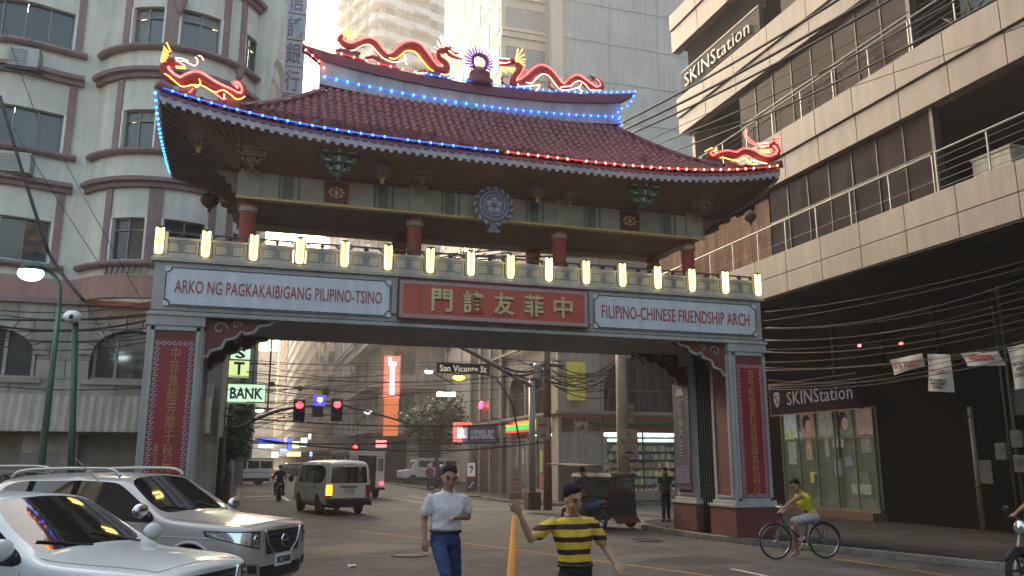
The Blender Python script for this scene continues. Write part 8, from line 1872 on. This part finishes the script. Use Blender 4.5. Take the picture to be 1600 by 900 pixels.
    # ---- hair or helmet
    if helmet is not None:
        mb = MB(); mb.ball((0,0,0), .135*s, 14, 10, (1,1.1,1)); mb.v = [tuple(H(0,-.01,.035)+hl*v[0]+ff*v[1]+hu*v[2]) for v in mb.v]; put('helmet', mb, helmet, root, smooth=True)
    else:
        mb = MB(); rq = random.Random(len(label))
        loft(mb, [(H(0,-.036,-.045),.068*s,.058*s),(H(0,-.030,.0),.079*s,.072*s),(H(0,-.022,.040),.080*s,.086*s),(H(0,-.012,.075),.077*s,.094*s),(H(0,-.008,.104),.060*s,.078*s),(H(0,-.008,.122),.030*s,.045*s)], hl)
        for k in range(26): a = rq.uniform(0, 6.28); q = rq.uniform(.2, 1); mb.ball(H(math.cos(a)*.062*q, math.sin(a)*.075*q-.006, .084+.022*(1-q)), .027*s, 6, 5)
        if fem: loft(mb, [(H(0,-.06,.03),.074*s,.05*s),(H(0,-.075,-.06),.070*s,.045*s),(H(0,-.085,-.13),.05*s,.035*s)], hl)
        link('hair', remeshed(mb, .012*s, 2), M[hair])
    # ---- shirt
    mb = MB(); g = .018*s; 
    loft(mb, [(hip+up*(.03 if belt else -.015)*s,.150*s if not fem else .16*s,.106*s),(hip+up*.07*s,.166*s,.116*s),(waist,.158*s,.112*s),(chest,w*1.0,.128*s),(shm-up*.035*s,w*1.06,.104*s),(shm+up*.022*s,w*.98,.084*s),(shm+up*.045*s,w*.62,.076*s),(neck-up*.005*s,.068*s,.066*s)], lat)
    for sd in 'LR':
        sh, el = P['sh'+sd], P['el'+sd]
        if not tank: e_ = sh.lerp(el, sleeve if sleeve <= 1 else 1.0); limb(mb, [sh-up*.01*s, sh.lerp(e_,.5), e_], [.056*s,.062*s,.070*s if sleeve <= 1 else .05*s]); 
        if sleeve > 1: wr = el.lerp(P['ha'+sd], .7); limb(mb, [el, wr], [.05*s,.035*s])
    sme = remeshed(mb, vox*s, 4)
    for v in sme.vertices:           # soft creases in the cloth
        d = v.co; v.co += v.normal*(.0022*math.sin(d.z*31+d.x*43+2*math.sin(d.x*19))+.0025*math.sin(d.x*37-d.z*29+3*math.sin(d.z*13)))*s
    so_ = link('shirt', sme, shirt)
    if collar is not None:
        mb = MB(); 
        for sg in (-1, 1): mb.tube([neck+lat*sg*.02*s-up*.0+fwd*(-.06)*s, neck+lat*sg*.066*s+fwd*.0*s+up*.005, neck+lat*sg*.05*s+fwd*.062*s-up*.03*s, neck+lat*sg*.012*s+fwd*.085*s-up*.085*s], [.020*s,.022*s,.022*s,.010*s], n=8, flat=.6)
        put('collar', mb, collar, so_ if False else root, smooth=True)
    # ---- trousers
    mb = MB(); loft(mb, [(hip+up*.05*s,.150*s,.108*s),(hip-up*.03*s,.165*s,.118*s),(hip-up*.11*s,.150*s,.108*s)], lat)
    for sd in 'LR':
        hp, kn, an = P['hp'+sd], P['kn'+sd], P['an'+sd]; e_ = an-(an-kn).normalized()*.02
        if shorts: limb(mb, [hp, hp.lerp(kn,.5), hp.lerp(kn,.88)], [.090*s,.090*s,.085*s])
        else: limb(mb, [hp, hp.lerp(kn,.5), kn, kn.lerp(an,.35), e_], [.088*s,.080*s,.064*s,.062*s,.050*s])
    tme = remeshed(mb, vox*s, 4)
    for v in tme.vertices: v.co += v.normal*(.003*math.sin(v.co.z*60+v.co.x*31))*s
    link('trousers' if not shorts else 'shorts', tme, trousers)
    if belt and not shorts:
        mb = MB(); mb.tube([hip+up*.042*s+lat*math.cos(a)*.164*s+lat.cross(up)*math.sin(a)*.118*s for a in [k*math.pi/12 for k in range(25)]], .017*s, n=6, cap=False); put('belt', mb, M['black'], root, smooth=True)
    for sd in 'LR':
        an = P['an'+sd]; f2 = Vector((fwd.x, fwd.y, 0)); f2 = f2.normalized() if f2.length > .1 else Vector((0,-1,0)); kn = P['kn'+sd]; dn = (an-kn).normalized()
        tipd = (f2 - dn*f2.dot(dn)*.6).normalized()
        mb = MB(); mb.ball(an+dn*.035*s-tipd*.02*s, .048*s, 10, 6, (.9,1,.8)); limb(mb, [an+dn*.048*s, an+dn*.055*s+tipd*.12*s], [.042*s,.036*s]); link('shoe', remeshed(mb, .013*s, 2), shoes)
    return root
def stripes_mat(name, ca, cb, z0, period, frac=.5):
    if name in MATS: return MATS[name]
    m = bpy.data.materials.new(name); m.use_nodes = True; n = m.node_tree; L = n.links; b = n.nodes['Principled BSDF']; tc = n.nodes.new('ShaderNodeTexCoord'); sx = n.nodes.new('ShaderNodeSeparateXYZ'); L.new(tc.outputs['Object'], sx.inputs[0])
    nz = n.nodes.new('ShaderNodeTexNoise'); nz.inputs['Scale'].default_value = 5; L.new(tc.outputs['Object'], nz.inputs['Vector'])
    ad = n.nodes.new('ShaderNodeMath'); ad.operation = 'MULTIPLY_ADD'; ad.inputs[1].default_value = .03; L.new(nz.outputs[0], ad.inputs[0]); L.new(sx.outputs['Z'], ad.inputs[2])
    mu = n.nodes.new('ShaderNodeMath'); mu.operation = 'DIVIDE'; mu.inputs[1].default_value = period; L.new(ad.outputs[0], mu.inputs[0])
    fr = n.nodes.new('ShaderNodeMath'); fr.operation = 'FRACT'; L.new(mu.outputs[0], fr.inputs[0]); gt = n.nodes.new('ShaderNodeMath'); gt.operation = 'GREATER_THAN'; gt.inputs[1].default_value = frac; L.new(fr.outputs[0], gt.inputs[0])
    mx = n.nodes.new('ShaderNodeMix'); mx.data_type = 'RGBA'; L.new(gt.outputs[0], mx.inputs[0]); mx.inputs[6].default_value = (*ca, 1); mx.inputs[7].default_value = (*cb, 1); L.new(mx.outputs[2], b.inputs['Base Color']); b.inputs['Roughness'].default_value = .85; MATS[name] = m; return m
cloth = lambda nm, c: mat('cloth_'+nm, c, .9, var=.10, scale=8, bump=.9, bscale=15, spec=.15)
denim = cloth('denim', (.035,.055,.13)); darkc = cloth('dark', (.018,.018,.022)); whitec = cloth('white_shirt', (.62,.60,.62)); yell = cloth('yellow', (.55,.50,.04))
# man in the white polo shirt, running, left of centre
Y0 = 9.2; q = lambda u, v, dy=0: atY(u, v, Y0+dy)
hipc = q(696, 836)
person('running man in a white polo shirt and blue jeans, one hand before his belly',
  dict(head=q(703,743,-.05), neck=q(700,769), shL=q(671,779), shR=q(727,779), elL=q(662,812,.06), elR=q(731,808,.10), haL=q(664,848,-.02), haR=q(707,808,-.22), hip=hipc,
       hpL=hipc+Vector((-.085,0,-.06)), hpR=hipc+Vector((.085,0,-.06)), knL=q(697,899,-.32), knR=q(712,899,.10), anL=q(702,968,-.10), anR=q(706,958,.55)),
  whitec, denim, 'skin', mat('shoe_dark', (.03,.03,.03), .6), sleeve=.58, s=1.02, face=(-.05,-1,-.1), collar=whitec, vox=.011)
# man in the yellow striped polo shirt, right hand raised
Y0 = 7.6; hipc = q(899, 890)
person('man in a yellow and dark striped polo shirt raising an open hand at the centre',
  dict(head=q(895,775,-.08), neck=q(893,806), shL=q(861,818), shR=q(926,818), elL=q(829,843,-.08), elR=q(945,855,.04), haL=q(806,790,-.20), haR=q(966,888,-.12), hip=hipc,
       hpL=hipc+Vector((-.085,0,-.06)), hpR=hipc+Vector((.085,0,-.06)), knL=q(880,975,-.25), knR=q(905,975,.1), anL=q(878,1055,-.05), anR=q(905,1040,.4)),
  stripes_mat('striped_polo', (.62,.42,.035), (.035,.012,.022), 0, .112, .58), darkc, 'skinl', mat('shoe_dark', (.03,.03,.03)), sleeve=.62, s=1.0, face=(.25,-1,-.12), collar=cloth('collar_grey', (.35,.30,.30)), hand_open=(True, False), vox=.011)
# woman standing on the kerb
Y0 = 22.9; hz = .12; bx_ = atY(1041, 815, Y0).x
def stand(x, y, z, s, dx=0):
    f = lambda a, b, c: Vector((x+a*s, y+b*s, z+c*s))
    return dict(head=f(-.02,-.03,1.50), neck=f(0,0,1.36), shL=f(-.17,0,1.30), shR=f(.17,0,1.30), elL=f(-.22,.02,1.04), elR=f(.22,.03,1.04), haL=f(-.22,-.06,.80), haR=f(.17,-.12,.80), hip=f(0,0,.88), hpL=f(-.08,0,.82), hpR=f(.08,0,.82), knL=f(-.08,-.02,.46), knR=f(.09,0,.46), anL=f(-.08,.0,.08), anR=f(.10,.02,.08))
person('woman in a dark top and dark trousers standing on the kerb by the right pier', stand(bx_, Y0, hz, .98), cloth('woman_top', (.03,.05,.06)), darkc, 'skinl', mat('shoe_red', (.12,.03,.03), .6), sleeve=.45, s=.98, face=(-.8,-.5,-.1), fem=True, vox=.015, lat=(.9,-.35,0))
# cyclist in the yellow vest
bY = BK.y; q = lambda u, v, dy=0: atY(u+16, v, bY+dy)
hipc = q(1252, 805)
person('cyclist in a yellow sleeveless vest and pale shorts riding to the left',
  dict(head=q(1226,757), neck=q(1233,770), shL=q(1236,776,-.17), shR=q(1238,776,.17), elL=q(1218,786,-.22), elR=q(1221,788,.22), haL=q(1202,800,-.25), haR=q(1207,800,.25), hip=hipc,
       hpL=hipc+Vector((-.03,-.09,-.02)), hpR=hipc+Vector((-.03,.09,-.02)), knL=q(1222,815,-.10), knR=q(1224,829,.10), anL=q(1238,838,-.13), anR=q(1229,862,.13)),
  yell, cloth('pale_shorts', (.40,.40,.44)), 'skin', mat('shoe_grey', (.25,.25,.25), .6), s=.98, face=(-1,-.1,-.1), lat=(0,1,0), shorts=True, tank=True, vox=.013)
# person at the right edge on the navy motorcycle
c = ME; f = lambda a, b, z: Vector((c.x+a, c.y+b, z))
person('rider in a black shirt cut off by the right edge of the picture',
  dict(head=f(.08,0,1.62), neck=f(.14,0,1.46), shL=f(.14,-.18,1.40), shR=f(.14,.18,1.40), elL=f(-.04,-.24,1.22), elR=f(-.04,.24,1.22), haL=f(-.26,-.30,1.06), haR=f(-.26,.30,1.06), hip=f(.28,0,.95), hpL=f(.26,-.09,.92), hpR=f(.26,.09,.92), knL=f(-.12,-.20,.75), knR=f(-.12,.20,.75), anL=f(.0,-.22,.34), anR=f(.0,.22,.34)),
  darkc, denim, 'skin', mat('shoe_dark', (.03,.03,.03)), sleeve=.5, face=(-1,0,-.1), lat=(0,1,0), vox=.014)
def rider(cx, cy, rot, label, top, skin='skin', helmet=None, z=0, s=1.0):
    cr, sr = math.cos(rot), math.sin(rot); f = lambda a, b, c: Vector((cx+a*cr-b*sr, cy+a*sr+b*cr, z+c))
    return person(label, dict(head=f(.02,0,1.60), neck=f(-.08,0,1.44), shL=f(-.10,.18,1.38), shR=f(-.10,-.18,1.38), elL=f(.10,.26,1.18), elR=f(.10,-.26,1.18), haL=f(.30,.30,1.04), haR=f(.30,-.30,1.04), hip=f(-.26,0,.90), hpL=f(-.25,.09,.88), hpR=f(-.25,-.09,.88), knL=f(.14,.20,.74), knR=f(.14,-.20,.74), anL=f(0,.20,.34), anR=f(0,-.20,.34)),
      top, darkc, skin, mat('shoe_dark', (.03,.03,.03)), sleeve=1.2, face=(cr, sr, -.05), lat=(sr, -cr, 0), vox=.02, helmet=helmet, s=s)
rider(MO.x, MO.y, R(92), 'motorcyclist in dark clothes seen from behind on the far street', darkc)
rider(TR.x, TR.y, TRR, 'dark clothed tricycle driver under the canvas canopy', cloth('grey_shirt', (.07,.06,.06)), s=.95)
hm = mat('white_helmet', (.6,.58,.58), .3)
p = atZ(671, 766, .12); J = stand(p.x, p.y, .12, 1.0); person('person in a red jacket and white helmet standing by the street tree', J, cloth('red_jacket', (.30,.06,.06)), darkc, 'skin', darkc, s=1.0, face=(.6,.7,0), lat=(.8,-.5,0), vox=.024, helmet=hm, sleeve=1.2)
p = atZ(682, 768, .12); J = stand(p.x+.3, p.y, .12, .97); person('person in dark blue with a pale helmet beside the parked motorcycle', J, cloth('navy_jacket', (.03,.04,.10)), darkc, 'skin', darkc, s=.97, face=(-.6,-.7,0), lat=(.8,-.5,0), vox=.024, helmet=hm, sleeve=1.2)
bpy.data.scenes.remove(BENCH)
# ================================================================== STREET HAZE
setorg(); mb = MB(); mb.box(-160, 160, -80, 470, -1, 132)
hz_ = put('haze', mb, M['white'], kind='stuff'); hm_ = bpy.data.materials.new('street_haze'); hm_.use_nodes = True; n_ = hm_.node_tree
for q_ in list(n_.nodes):
    if q_.type == 'BSDF_PRINCIPLED': n_.nodes.remove(q_)
pv = n_.nodes.new('ShaderNodeVolumePrincipled'); pv.inputs['Color'].default_value = (.95, .90, .86, 1); pv.inputs['Density'].default_value = .0019; pv.inputs['Anisotropy'].default_value = .45
n_.links.new(pv.outputs[0], n_.nodes['Material Output'].inputs['Volume']); hz_.data.materials.clear(); hz_.data.materials.append(hm_)
